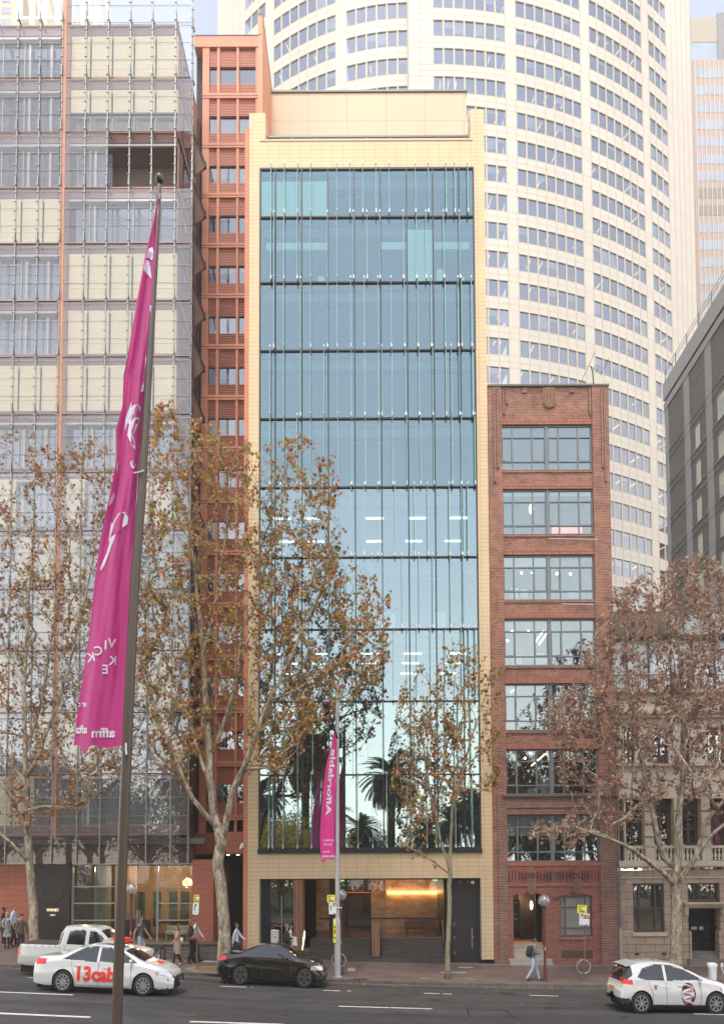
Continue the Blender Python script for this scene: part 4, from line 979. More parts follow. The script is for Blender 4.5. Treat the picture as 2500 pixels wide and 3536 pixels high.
for i, (zt, zb) in enumerate(WZ):
    mb = MB(); mb.box(WX0, WX1, 3.6, 3.8, zb - .1, zt + .2); mb.box(WX0 + .0, WX1 - .0, .5, 3.6, zt + .02, zt + .14); mb.box(WX0, WX1, .5, 3.6, zb - .3, zb - .1)
    mb.build('room', mat('room_%s' % 'abcdefg'[i], cols_[i], .9, var=.2, scale=.7), brk)
SP = lit('room_spot', (1, .88, .66), 6); WB = mat('white_blind', (.62, .65, .68), .8)
b = MB()
for (u, v, y) in ((1945, 1939, 1.2), (1993, 1940, 1.2), (1800, 1978, 1.4), (1922, 1981, 1.4), (1969, 1982, 1.4), (1767, 2180, 1), (1824, 2180, 1), (1752, 2212, 1.4), (1812, 2618, 1.6), (1830, 2600, 1.2)):
    b.ball((PX(u, v, y), y, PZ(u, v, y)), .07, 8)
b.build('spot_lamp', SP, brk)
b = MB()
for (u0, v0, u1, v1, y) in ((1845, 2222, 1876, 2178, 1.2), (1860, 2226, 1894, 2178, 1.2), (1763, 2392, 1780, 2375, 1.2), (1834, 2645, 1888, 2598, 1.4)):
    b.tube([(PX(u0, v0, y), y, PZ(u0, v0, y)), (PX(u1, v1, y), y, PZ(u1, v1, y))], .05, 5)
b.build('tube_lamp', lit('tube_lamp_m', (1, .75, .48), 1.8), brk)
b = MB(); b.ball((PX(1834, 1758, .9), .9, PZ(1834, 1758, .9)), .19, 12, (.8, .8, 1.5)); b.build('pendant_shade', lit('pale_pendant', (.95, .88, .7), .75), brk)
b = MB(); b.tube([(PX(1833, 1980, .8) + .16 * math.cos(t), .8, PZ(1833, 1990, .8) + .2 * math.sin(t)) for t in [R(a) for a in range(100, -61, -20)]], .03, 5); b.build('curved_lamp', lit('curved_lamp_m', (1, .8, .6), 1.6), brk)
b = MB(); b.quad((PX(1905, 1830, 1.5), 1.5, PZ(1905, 1842, 1.5)), (PX(2010, 1830, 1.5), 1.5, PZ(1905, 1842, 1.5)), (PX(2010, 1830, 1.5), 1.5, PZ(1905, 1815, 1.5)), (PX(1905, 1830, 1.5), 1.5, PZ(1905, 1815, 1.5))); b.build('red_lit_panel', lit('red_panel', (.8, .25, .15), .6), brk)
b = MB()
b.box(WX0 + .05, xm0, .24, .27, WZ[2][0] - .62, WZ[2][0] - .02); b.box(WX0 + .05, xm0, .24, .27, WZ[6][0] - 1.05, WZ[6][0] - .02); b.box(xm1, WX1 - .05, .24, .27, WZ[6][0] - .8, WZ[6][0] - .02)
b.box(WX0 + .05, WX1 - .05, .24, .27, WZ[1][0] - .25, WZ[1][0] - .02)
b.build('roller_blind', WB, brk)
b = MB()
for (u0, u1, vt, vb, y) in ((1800, 1822, 2035, 2066, .6), (1760, 1790, 2030, 2066, .6), (1870, 1890, 2035, 2066, .6), (1965, 2000, 2040, 2066, .6), (1840, 1900, 2255, 2292, .6), (1770, 1800, 2262, 2292, .6), (1865, 1900, 2680, 2738, .6), (1822, 1855, 2722, 2740, .6), (1780, 1802, 2915, 2935, .9)):
    b.box(PX(u0, vb, y), PX(u1, vb, y), y, y + .3, PZ(u0, vb, y), PZ(u0, vt, y))
b.build('white_equipment', mat('white_equipment_m', (.68, .7, .7), .5), brk)
b = MB()
for (u0, u1, vt, vb, y, ) in ((1765, 1836, 2946, 2972, .9), (1976, 2062, 2946, 2972, .9)):
    b.box(PX(u0, vb, y), PX(u1, vb, y), y, y + .5, PZ(u0, vb, y), PZ(u0, vt, y))
b.build('office_desk', mat('desk_wood', (.20, .10, .05), .6), brk)
# the two protruding pipes under windows
b = MB(); b.tube([(PX(1895, 1862), -.04, PZ(1895, 1861)), (PX(2062, 1864), -.04, PZ(2062, 1864))], .02, 5); b.tube([(PX(1938, 2087), -.04, PZ(1938, 2087)), (PX(2048, 2088), -.04, PZ(2048, 2088))], .02, 5); b.build('white_pipe', WHITEM, brk)
# darker lower storeys: projecting brick of the base
zb1 = PZ(1900, 2745) - .02
b = MB(); b.box(BX0 + .22, WX0 - .0, -.10, -.04, -.3, zb1); b.box(WX1 + .0, BX1 + .0, -.10, -.04, -.3, zb1); b.box(WX0, WX1, -.09, .05, PZ(1900, 2790), zb1 - .08); b.box(WX0, WX1, -.06, .05, PZ(1900, 2812), PZ(1900, 2792))
b.build('base_brick', BRD, brk)
b = MB(); b.box(WX0 - .2, WX1 + .9, -.2, .0, zb1 - .08, zb1 + .0); b.build('lead_ledge', MATS['lead_coping'], brk)
# name band
zn0, zn1 = PZ(1900, 3050), PZ(1900, 2985)
b = MB(); b.box(WX0, WX1, -.02, .5, PZ(1900, 3080), PZ(1900, 2976)); b.build('name_band', REDT, brk)
b = MB(); b.box(WX0, WX1, -.05, -.01, PZ(1900, 2990), PZ(1900, 2977)); b.build('band_soldier', SOLD, brk)
b = MB(); b.box(WX0, WX1, -.06, -.02, PZ(1900, 3060), PZ(1900, 3049)); b.build('band_moulding', BRD, brk)
FLD = mat('flute_dark', (.05, .025, .022), .8)
b = MB(); zf0, zf1 = PZ(1900, 3046), PZ(1900, 3006)
for k in range(58):
    xx = WX0 + .08 + k * .0815
    if k % 2: continue
    if abs(xx - PX(1833, 3020)) < .2 or abs(xx - PX(1991, 3020)) < .2: continue
    b.box(xx - .02, xx + .02, -.035, -.015, zf0 + (.1 if k % 4 else 0), zf1)
b.build('flute', FLD, brk)
LET = mat('name_letter', (.045, .03, .03), .7)
def on_front(cx, cz, y):
    return lambda x, yy, z: (cx + x, y + z * .5, cz + yy)
text_mb('DORCHESTER', .38, on_front(PX(1868, 3025), PZ(1868, 3031), -.15), bold=.008).build('name_letters', LET, brk)
text_mb('HOUSE', .38, on_front(PX(1992, 3025), PZ(1990, 3031), -.15), bold=.008).build('name_letters', LET, brk)
for u in (1833, 1991):
    b = MB(); xx = PX(u, 3040)
    for k in range(7):
        o_ = (k - 3) * .06; e = .0 if abs(k - 3) < 2 else .16 * (abs(k - 3) - 1)
        b.box(xx + o_ - .02, xx + o_ + .02, -.14 + .01 * abs(k - 3), -.02, PZ(u, 3088) + e * .4, PZ(u, 2992) - e)
    b.build('fluted_keystone', MATS['stone_motif'], brk)
b = MB(); xd, zd = PX(1912, 3026), PZ(1912, 3026); b.prism([(xd, zd + .3), (xd - .2, zd), (xd, zd - .3), (xd + .2, zd)], -.06, -.02, 'y'); b.prism([(xd, zd + .18), (xd - .11, zd), (xd, zd - .18), (xd + .11, zd)], -.08, -.05, 'y'); b.build('diamond_motif', MATS['stone_motif'], brk)
# ground floor: door opening and window under shallow arches
gz = PZ(1900, 3080)
d0, d1 = PX(1772, 3200), PX(1882, 3200); w0, w1 = PX(1935, 3200), PX(2045, 3200)
def arch(x0, x1, zs, rise, ztop, y0, y1):
    n = 12; pts = [(x0, ztop), (x0, zs)]
    for k in range(n + 1):
        t = k / n; pts.append((x0 + (x1 - x0) * t, zs + rise * math.sin(math.pi * t)))
    pts += [(x1, zs), (x1, ztop)]
    return pts
b = MB(); b.prism(arch(d0, d1, PZ(1800, 3092), .14, gz + .02, 0, 0)[::-1], -.015, .45, 'y'); b.prism(arch(w0, w1, PZ(2000, 3094), .14, gz + .02, 0, 0)[::-1], -.015, .45, 'y'); b.build('arch', REDT, brk)
b = MB(); b.box(WX0, d0, -.01, .9, -.3, gz); b.box(d1, w0, -.01, .9, -.3, gz); b.box(w1, WX1, -.01, .9, -.3, gz); b.box(w0, w1, -.01, .8, -.3, PZ(2000, 3236)); b.build('ground_floor_brick', brick_mat('ground_brick', (.30, .095, .075), (.17, .06, .05), (.27, .18, .14), .235, .086, .01, rough=.8, var=.2, scale=1.2, bump=.4), brk)
b = MB(); b.box(w0 - .05, w1 + .05, -.09, .0, PZ(2000, 3244), PZ(2000, 3234)); b.build('window_ledge', SOLD, brk)
b = MB(); b.box(w0 + .02, w1 - .02, -.02, .02, PZ(2000, 3308), PZ(2000, 3282)); b.build('basement_grille', mat('old_grille', (.09, .05, .035), .8, var=.4, scale=14), brk)
zw0, zw1 = PZ(2000, 3233), PZ(2000, 3094)
b = MB(); wd = w1 - w0
for a in (w0 + .03, w0 + wd * .17, w0 + wd * .80, w1 - .03): b.box(a - .035, a + .035, .12, .2, zw0, zw1)
for z in (zw0 + .03, zw0 + (zw1 - zw0) * .2, zw0 + (zw1 - zw0) * .72, zw1 - .03): b.box(w0, w1, .115, .195, z - .035, z + .035)
f_ = b.build('window', mat('brown_grey_frame', (.10, .085, .08), .5), brk)
b = MB(); b.quad((w0, .16, zw0), (w1, .16, zw0), (w1, .16, zw1 + .1), (w0, .16, zw1 + .1)); b.build('glass', glass_mat('frosted', (.5, .55, .56), .2, milky=.45, mcol=(.42, .46, .46)), f_)
# door recess: walls, steps, poster, round lamp
zf = PZ(1820, 3254, .6)
b = MB(); b.box(d0, d1, 3.2, 3.4, zf, gz + .3); b.box(d0 - .1, d0 - .0, .9, 3.3, zf, gz + .2); b.box(d0 + .8, d1, 2.2, 2.3, zf, gz + .2); b.build('recess_wall', mat('recess_brown', (.06, .04, .03), .7), brk)
b = MB(); b.box(d0, d1, .6, 3.3, zf - .2, zf); b.build('recess_floor', mat('warm_floor', (.38, .24, .12), .4), brk)
b = MB(); b.box(d0 + .02, d0 + .6, 1.1, 1.14, PZ(1790, 3210, 1.1), PZ(1790, 3108, 1.1)); pb = b.build('notice_board', mat('notice_black', (.02, .02, .022), .5), brk)
b = MB()
for k in range(10): b.box(d0 + .06, d0 + .06 + random.uniform(.2, .45), 1.085, 1.099, PZ(1790, 3118 + 8 * k, 1.1), PZ(1790, 3116 + 8 * k, 1.1))
b.build('notice_line', mat('notice_white', (.6, .6, .58), .6), pb)
b = MB(); b.ball((PX(1834, 3126, 1.8), 1.8, PZ(1834, 3126, 1.8)), .24, 12, (.3, .3, 1)); b.build('oval_lamp', lit('oval_lamp_m', (1, .75, .4), 5), brk)
b = MB(); b.box(d0 + .3, d0 + .36, 1.5, 2.0, gz - .1, gz + .0); b.box(d0 + .1, d0 + .5, 2.5, 2.55, gz, gz + .04); b.build('recess_lamp', lit('recess_lamp_m', (1, .7, .35), 14), brk); lamp('recess_glow', ((d0 + d1) / 2 - .2, 1.8, gz - .4), 14, (1, .62, .32), brk)
b = MB(); b.box(d0, d1, .95, 1.0, PZ(1820, 3187, 1), PZ(1820, 3184, 1)); b.box(d0 + .02, d0 + .07, .95, 1.0, zf, gz); b.box(d1 - .3, d1 - .02, .75, .9, zf, gz + .1); b.build('door_frame', BLACKM, brk)
b = MB(); zs = zpav(9, 0)
for k in range(5): b.box(d0 - .3 * (k > 2), d1 + .25 * (k > 2), .62 - .24 * (k + 1), .64 - .24 * k, -.4, zf - (zf - zs) * (k + .6) / 5)
b.build('granite_step', mat('pale_step_stone', (.30, .28, .25), .75, var=.15, scale=3), brk)
text_mb('149', .30, on_front(PX(1916, 3105), PZ(1916, 3109), -.04), bold=.008).build('street_number', mat('number_dark', (.07, .045, .04), .6), brk)
# antenna on the roof
an = thing('antenna', 'thin leaning roof aerial with rods on top of the brick building', 'antenna', (PX(2048, 1320, 2), 2, ZT))
b = MB(); pts = [(2048, 1325), (2046, 1290), (2040, 1265)]
b.tube([(PX(u, v, 2), 2, PZ(u, v, 2)) for u, v in pts], .03, 5); b.build('mast', BLACKM, an)
b = MB()
for (a, c) in (((2008, 1315), (2054, 1213)), ((2070, 1300), (2102, 1236)), ((2030, 1262), (2062, 1280)), ((2046, 1290), (2052, 1264))): b.tube([(PX(a[0], a[1], 2), 2, PZ(a[0], a[1], 2)), (PX(c[0], c[1], 2), 2, PZ(c[0], c[1], 2))], .013, 4)
b.build('rod', BLACKM, an)
# ------------------------------------------------------------------ drainpipe, sandstone building
SX0 = 12.82
sand = thing('sandstone_building', 'old rusticated sandstone building with a balustraded balcony and brown sash windows', 'building', (16, 0, -.3))
SND = brick_mat('sandstone_blocks', (.40, .31, .245), (.34, .255, .205), (.14, .105, .08), .95, .385, .014, rough=.9, offset=.5, var=.2, scale=1.4, bump=.6)
SNP = mat('pale_stone', (.50, .43, .35), .85, var=.16, scale=1.8, bump=.2, bscale=30)
SX1 = 24.0
def sz(v, y=0.0, u=2300): return PZ(u, v, y)
def sx(u, v=2900, y=0.0): return PX(u, v, y)
roof = sz(2395)
wn = [(2184, 2292)]
b = MB()
# ground storey round window and door
zg = sz(3005); wa, wb = sx(2184, 3150), sx(2292, 3150); da, db = sx(2373, 3150), sx(2484, 3150)
b.box(SX0, wa, -.05, .6, -.7, zg); b.box(wa, wb, -.05, .6, sz(3050), zg); b.box(wa, wb, -.05, .6, -.7, sz(3218)); b.box(wb, da, -.05, .6, -.7, zg); b.box(da, db, -.05, .6, sz(3050), zg); b.box(db, SX1, -.05, .6, -.7, zg)
b.build('rusticated_wall', SND, sand)
b = MB(); b.box(wa - .08, wb + .08, -.14, .0, sz(3232), sz(3219)); b.box(SX0, SX1, -.12, -.04, sz(3032), sz(3027)); b.build('string_course', SNP, sand)
BRF = mat('brown_paint', (.075, .042, .03), .45)
b = MB()
for a in (wa + .04, wa + .36, wb - .42, wb - .04): b.box(a - .05, a + .05, .08, .2, sz(3217), sz(3052))
for v in (3054, 3136, 3212): b.box(wa, wb, .07, .19, sz(v) - .05, sz(v) + .05)
f_ = b.build('sash_window', BRF, sand)
b = MB(); z = sz(3212); k = 0
while z < sz(3058): b.box(wa + .05, wb - .05, .24, .27, z, z + .03); z += .055
b.build('venetian_blind', mat('brown_slat_blind', (.26, .16, .08), .6), f_)
b = MB(); b.box(wa, wb, .5, .6, sz(3217), sz(3050)); b.build('room', mat('dark_room', (.02, .015, .012), .9), f_)
b = MB(); b.quad((wa, .14, sz(3216)), (wb, .14, sz(3216)), (wb, .14, sz(3052)), (wa, .14, sz(3052))); b.build('glass', DARKG, f_)
# door: transom light, hood, gate
b = MB(); b.box(da, db, .1, .2, sz(3116), sz(3106)); b.box(da, da + .1, .1, .2, sz(3112), sz(3050)); b.box(db - .1, db, .1, .2, sz(3112), sz(3050)); b.box(da, db, .1, .2, sz(3056), sz(3050)); b.box(da + .32, da + .38, .1, .2, sz(3112), sz(3050)); b.box(db - .42, db - .36, .1, .2, sz(3112), sz(3050)); f_ = b.build('transom_window', BRF, sand)
b = MB(); b.quad((da, .15, sz(3112)), (db, .15, sz(3112)), (db, .15, sz(3050)), (da, .15, sz(3050))); b.build('glass', DARKG, f_)
b = MB(); b.box(da - .28, SX1 - 3, -.42, -.02, sz(3121), sz(3116)); b.box(da - .2, SX1 - 3, -.3, -.02, sz(3128), sz(3121))
for k in range(14): b.box(da - .1 + k * .13, da - .04 + k * .13, -.24, -.04, sz(3136), sz(3128))
b.box(da - .2, da - .04, -.2, -.03, sz(3160), sz(3128)); b.box(db + .04, db + .2, -.2, -.03, sz(3160), sz(3128)); b.build('door_hood', SNP, sand)
b = MB(); b.box(da, db, .6, 3, -.6, zg - .4); b.build('doorway_dark', mat('doorway_black', (.012, .01, .009), .9), sand)
b = MB()
for k in range(22): b.box(da + .03 + k * .078, da + .05 + k * .078, .35, .37, sz(3285), sz(3138))
for v in (3285, 3262, 3205, 3140): b.box(da, db, .34, .38, sz(v) - .02, sz(v) + .02)
b.build('iron_gate', BLACKM, sand)
b = MB(); b.box(da + .3, da + .6, .3, .33, sz(3212), sz(3202)); b.box(da + .72, da + .92, .3, .33, sz(3213), sz(3201)); b.build('door_plate', mat('plate', (.3, .3, .3), .5), sand)
b = MB()
for k in range(3): b.box(da - .1, db + .1, .3 - .3 * k, .6 - .3 * k, -.7, sz(3288) - .17 * k)
b.build('door_step', mat('worn_step', (.17, .15, .13), .85, var=.2, scale=3), sand)
b = MB(); b.box(sx(2376, 3240), da + .12, -.12, .3, -.7, sz(3215)); b.box(db - .12, sx(2506, 3240), -.12, .3, -.7, sz(3215)); b.build('door_plinth', SND, sand)
b = MB()
for u in (2197, 2290): b.box(sx(u, 3294) - .11, sx(u, 3294) + .11, -.06, -.04, sz(3298), sz(3290))
for u in (2192, 2380, 2480): b.box(sx(u, 2999) - .11, sx(u, 2999) + .11, -.07, -.04, sz(3003), sz(2994))
b.build('air_vent', mat('vent_dark', (.03, .022, .018), .8), sand)
# balcony ledge and balustrades
b = MB(); b.box(SX0, SX1, -.35, .4, sz(2992), sz(2984)); b.box(SX0, SX1, -.25, .4, sz(2996), sz(2992)); b.box(SX0, SX1, -.22, .2, sz(2984), sz(2972)); b.build('balcony_ledge', SNP, sand)
b = MB()
for u in (2155, 2235, 2250, 2430, 2446): b.box(sx(u, 3000) - .07, sx(u, 3000) + .07, -.3, -.04, sz(3002), sz(2996))
b.build('dentil', WHITEM, sand)
piers = [(2150, 2156), (2221, 2252), (2322, 2350), (2416, 2446), (2510, 2540), (2600, 2630)]
bays = [(2156, 2221), (2252, 2320), (2350, 2414), (2446, 2510), (2540, 2600)]
b = MB()
for a, c in piers: b.box(sx(a), sx(c), -.2, .3, sz(2972), sz(2760)); b.box(sx(a) - .04, sx(c) + .04, -.24, .3, sz(2922), sz(2915))
b.build('stone_pier', SNP, sand)
b = MB()
for a, c in piers[1:]:
    for v in (2802, 2847, 2891): b.box(sx(a) - .01, sx(c) + .01, -.215, -.18, sz(v + 3), sz(v - 3))
b.build('pier_joint', mat('stone_joint', (.2, .16, .13), .9), sand)
BAL = mat('baluster_stone', (.58, .52, .45), .8, var=.1)
zb_, zt_ = sz(2970), sz(2930)
for a, c in bays[:4]:
    b = MB(); b.box(sx(a), sx(c), -.16, .06, sz(2930), sz(2920)); rl = b.build('balustrade_rail', SNP, sand)
    n = 5 if c - a > 60 else 4
    for k in range(n):
        xx = sx(a) + (sx(c) - sx(a)) * (k + .5) / n; hh = zt_ - zb_
        mb = MB(); mb.lathe([(.07, zb_), (.07, zb_ + .05), (.04, zb_ + .09), (.085, zb_ + hh * .33), (.035, zb_ + hh * .72), (.06, zb_ + hh * .86), (.06, zt_)], xx, -.05, 10)
        mb.build('baluster', BAL, sand, smooth=True)
for i, (a, c) in enumerate(bays):
    x0, x1 = sx(a), sx(c); z0, z1 = sz(2968), sz(2762)
    mb = MB(); mb.box(x0, x0 + .08, .2, .3, z0, z1); mb.box(x1 - .16, x1, .18, .3, z0, z1); mb.box((x0 + x1) / 2 - .06, (x0 + x1) / 2 + .03, .2, .28, z0, z1)
    for v in (2766, 2815, 2862, 2914): mb.box(x0, x1, .2, .28, sz(v) - .04, sz(v) + .04)
    f_ = mb.build('brown_window', BRF, sand)
    mb = MB(); mb.quad((x0, .25, z0), (x1, .25, z0), (x1, .25, z1), (x0, .25, z1)); mb.build('glass', DARKG if i != 3 else glass_mat('poster_glass', (.85, .8, .85), .1), f_)
    if i == 3:
        mb = MB(); mb.box(x0 + .05, x1 - .1, .34, .36, z0 + .4, z1 - .3); mb.build('pink_poster', mat('poster_pink', (.55, .12, .35), .6, var=.3, scale=2), f_)
b = MB(); b.box(SX0, SX1, .6, .8, sz(2970), sz(2450)); b.build('dark_inside', MATS['dark_room'], sand)
# upper storeys
b = MB()
b.box(SX0, SX1, -.02, .5, sz(2758), sz(2640)); b.box(SX0, SX1, -.02, .5, sz(2512), roof)
ub = [(2153, 2190), (2250, 2306), (2352, 2380), (2440, 2500)]
prev = SX0
for a, c in ub:
    b.box(prev, sx(a, 2570), -.02, .5, sz(2640), sz(2512)); prev = sx(c, 2570)
b.box(prev, SX1, -.02, .5, sz(2640), sz(2512))
b.build('upper_wall', mat('upper_stone', (.56, .50, .42), .85, var=.12, scale=.9, bump=.15), sand)
b = MB(); b.box(SX0, SX1, -.1, .0, sz(2758), sz(2748)); b.box(SX0, SX1, -.16, .0, sz(2646), sz(2638)); b.box(SX0, SX1, -.28, .0, sz(2468), sz(2456)); b.box(SX0, SX1, -.18, .0, sz(2480), sz(2468)); b.box(SX0, SX1, -.3, .5, roof, roof + .15)
b.build('cornice', SNP, sand)
b = MB()
for u in (2188, 2285): b.box(sx(u, 2695) - .14, sx(u, 2695) + .14, -.04, -.015, sz(2699), sz(2692))
b.build('air_vent', MATS['vent_dark'], sand)
for a, c in ub:
    x0, x1 = sx(a, 2570), sx(c, 2570); mb = MB()
    for xx in (x0 + .05, (x0 + x1) / 2, x1 - .05): mb.box(xx - .05, xx + .05, .1, .2, sz(2640), sz(2512))
    for v in (2636, 2575, 2516): mb.box(x0, x1, .1, .2, sz(v) - .04, sz(v) + .04)
    f_ = mb.build('brown_window', BRF, sand); mb = MB(); mb.quad((x0, .15, sz(2640)), (x1, .15, sz(2640)), (x1, .15, sz(2512)), (x0, .15, sz(2512))); mb.build('glass', SKYG, f_)
# roof terrace: railing, set-back glazed storey, dark plant room
b = MB()
for k in range(70): b.box(SX0 + .1 + k * .14, SX0 + .12 + k * .14, -.02, .0, roof + .15, roof + 1.0)
b.box(SX0, SX1, -.03, .02, roof + .95, roof + 1.0); b.box(SX0, SX1, -.03, .02, roof + .2, roof + .24); b.build('roof_railing', mat('rail_dark', (.08, .085, .09), .5), sand)
b = MB(); b.box(SX0 + .1, SX1, 1.8, 8, roof, sz(2210, 1.8)); b.build('glazed_storey', mat('pale_roof_glass', (.50, .56, .62), .2, var=.3, scale=.8), sand)
b = MB()
for k in range(9): b.box(SX0 + .1 + k * 1.2, SX0 + .2 + k * 1.2, 1.74, 1.8, roof, sz(2210, 1.8))
b.box(SX0, SX1, 1.4, 8, sz(2210, 1.8), sz(2198, 1.8)); b.build('roof_frame', DARKF, sand)
b = MB(); b.box(SX0 + .6, SX0 + 7.0, 8.5, 14, roof, sz(2110, 8.5)); b.build('plant_room', mat('brown_plant', (.16, .12, .09), .8, var=.3, scale=.5), sand)
b = MB(); b.box(SX0 + 6.0, SX1, 6.5, 14, roof, sz(2120, 6.5)); b.build('upper_pavilion', mat('pavilion_grey', (.42, .45, .48), .5, var=.3, scale=.7), sand)
dp = thing('drainpipe', 'grey lead drainpipe between the brick building and the sandstone one', 'pipe', (12.84, -.1, -.3))
b = MB(); b.tube([(12.86, -.13, PZ(2140, 3205)), (12.86, -.13, PZ(2135, 2480))], .06, 8); b.build('pipe', mat('lead_pipe', (.17, .17, .175), .6, var=.15), dp)
b = MB(); b.box(12.76, 12.98, -.24, -.02, PZ(2135, 2480), PZ(2135, 2462)); b.build('hopper', MATS['lead_pipe'], dp)
b = MB(); b.tube([(12.86, -.13, -.3), (12.86, -.13, PZ(2140, 3205))], .075, 8); b.build('lower_pipe', mat('pale_pipe', (.36, .34, .31), .7), dp)
for z in (2.2, 5.0, 8, 11, 13): b = MB(); b.box(12.77, 12.96, -.2, -.02, z, z + .07); b.build('bracket', MATS['lead_pipe'], dp)
# ------------------------------------------------------------------ the dark grey building far right
HXW = PX(2298, 1500, 19.9)
gb = thing('grey_hotel', 'dark grey ribbed building with slot windows, seen side on at the right edge', 'building', (30, 10, -.5))
def gy(u): return CAM.y + (F * HXW / (u - CX)) * 1.0
GB = 19.9; top = PZ(2298, 1325, GB)
GM = mat('ribbed_grey', (.105, .10, .10), .7, var=.25, scale=.8, bump=1.0, bscale=9, stretch=(1, 1, 6)); GL = mat('smooth_grey', (.24, .25, .27), .6, var=.06)
b = MB(); b.box(HXW, HXW + 20, -2, GB, -.6, top - 1.7); b.build('ribbed_wall', GM, gb)
b = MB(); b.box(HXW - .12, HXW + 20, -2.1, GB + .1, top - 1.45, top); b.build('parapet', mat('parapet_grey', (.27, .28, .29), .6, var=.05), gb)
b = MB(); b.box(HXW + .05, HXW + 19, -2, GB, top - 1.7, top - 1.45); b.build('shadow_gap', BLACKM, gb)
b = MB(); b.box(HXW - .10, HXW, -2.05, GB + .05, top - 2.3, top - 1.7)
for k in range(8):
    y1 = GB - k * 3.32; b.box(HXW - .06, HXW, y1 - (.6 if k == 0 else .85), y1, -.6, top - 2.3)
b.build('smooth_band', GL, gb)
b = MB()
z = top - 6.1; i = 0
while z > 5:
    b.box(HXW - .08, HXW - .001, -2, GB, z, z + .03); b.box(HXW - .08, HXW - .001, -2, GB, z - .55, z - .52); z -= 2.78
b.build('floor_joint', mat('joint_pale', (.33, .34, .35), .6), gb)
SLW = glass_mat('slot_glass', (.5, .5, .45), .4, (.95, 1, .95))
for k, (ya, yb2) in enumerate(((14.9, 14.2), (11.7, 10.7), (8.3, 7.6), (5, 4.2))):
    z = top - 6.4
    while z > 14:
        mb = MB(); mb.box(HXW - .03, HXW + .02, yb2 - .06, ya + .06, z - 2.55, z - .3); f_ = mb.build('slot_frame', mat('bronze_frame', (.09, .075, .06), .5), gb)
        mb = MB(); mb.quad((HXW - .035, ya, z - 2.4), (HXW - .035, yb2, z - 2.4), (HXW - .035, yb2, z - .75), (HXW - .035, ya, z - .75)); mb.build('pane', mat('bright_pane', (.42, .44, .38), .08, .4), f_)
        z -= 2.78
b = MB(); b.box(HXW + .02, HXW + .04, -2, GB, top + .75, top + .8); b.box(HXW + .02, HXW + .04, -2, GB, top + 1.1, top + 1.14)
for k in range(12): b.box(HXW + .0, HXW + .05, GB - .1 - k * 1.9, GB - .02 - k * 1.9, top, top + 1.14)
b.build('roof_rail', MATS['rail_metal'], gb)
# ------------------------------------------------------------------ street trees
from mathutils import kdtree
def ramp_mat(name, stops, rough=.7, transl=.25, src='island'):
    M = bpy.data.materials.new(name); M.use_nodes = True; nt = M.node_tree; nt.nodes.clear(); L = nt.links.new
    o = nd(nt, 'ShaderNodeOutputMaterial'); b = nd(nt, 'ShaderNodeBsdfPrincipled'); t = nd(nt, 'ShaderNodeBsdfTranslucent'); mx = nd(nt, 'ShaderNodeMixShader')
    g_ = nd(nt, 'ShaderNodeNewGeometry'); cr = nd(nt, 'ShaderNodeValToRGB')
    e = cr.color_ramp.elements; e[0].position = stops[0][0]; e[0].color = (*stops[0][1], 1); e[1].position = stops[-1][0]; e[1].color = (*stops[-1][1], 1)
    for p, c in stops[1:-1]: q = e.new(p); q.color = (*c, 1)
    L(g_.outputs['Random Per Island'], cr.inputs[0]); L(cr.outputs[0], b.inputs['Base Color']); L(cr.outputs[0], t.inputs[0])
    b.inputs['Roughness'].default_value = rough; b.inputs['Specular IOR Level'].default_value = .25; mx.inputs[0].default_value = transl
    L(b.outputs[0], mx.inputs[1]); L(t.outputs[0], mx.inputs[2]); L(mx.outputs[0], o.inputs[0]); return M
def bark_mat(name, cols, scale=5.0):
    M = bpy.data.materials.new(name); M.use_nodes = True; nt = M.node_tree; nt.nodes.clear(); L = nt.links.new
    o = nd(nt, 'ShaderNodeOutputMaterial'); b = nd(nt, 'ShaderNodeBsdfPrincipled'); L(b.outputs[0], o.inputs[0]); b.inputs['Roughness'].default_value = .85
    tc = nd(nt, 'ShaderNodeTexCoord'); mp = nd(nt, 'ShaderNodeMapping'); mp.inputs['Scale'].default_value = (1, 1, .45); L(tc.outputs['Object'], mp.inputs[0])
    v = nd(nt, 'ShaderNodeTexNoise'); v.inputs['Scale'].default_value = scale; v.inputs['Detail'].default_value = 5; v.inputs['Distortion'].default_value = 1.2; L(mp.outputs[0], v.inputs[0])
    cr = nd(nt, 'ShaderNodeValToRGB'); cr.color_ramp.interpolation = 'EASE'; e = cr.color_ramp.elements
    e[0].position = .36; e[0].color = (*cols[0], 1); e[1].position = .66; e[1].color = (*cols[-1], 1)
    for i, c in enumerate(cols[1:-1]): q = e.new(.44 + .1 * i); q.color = (*c, 1)
    L(v.outputs[0], cr.inputs[0]); L(cr.outputs[0], b.inputs['Base Color'])
    bp = nd(nt, 'ShaderNodeBump'); bp.inputs['Strength'].default_value = .6; bp.inputs['Distance'].default_value = .03; L(v.outputs[0], bp.inputs['Height']); L(bp.outputs[0], b.inputs['Normal'])
    return M
BARK = bark_mat('plane_bark', [(.11, .09, .065), (.22, .18, .13), (.32, .27, .20), (.48, .42, .32)])
BARKY = bark_mat('young_bark', [(.16, .15, .09), (.24, .22, .14), (.30, .27, .19), (.20, .17, .12)], 9)
LF_B = ramp_mat('leaf_mixed', [(0, (.24, .09, .035)), (.3, (.46, .18, .06)), (.5, (.56, .27, .11)), (.66, (.32, .22, .06)), (.84, (.22, .24, .05)), (1, (.52, .40, .09))])
LF_D = ramp_mat('leaf_brown', [(0, (.22, .12, .085)), (.3, (.36, .21, .155)), (.7, (.47, .31, .24)), (.92, (.40, .22, .15)), (1, (.58, .40, .24))])
LF_A = ramp_mat('leaf_rust', [(0, (.20, .085, .045)), (.4, (.36, .17, .08)), (.75, (.47, .27, .14)), (.9, (.28, .25, .08)), (1, (.42, .33, .11))])
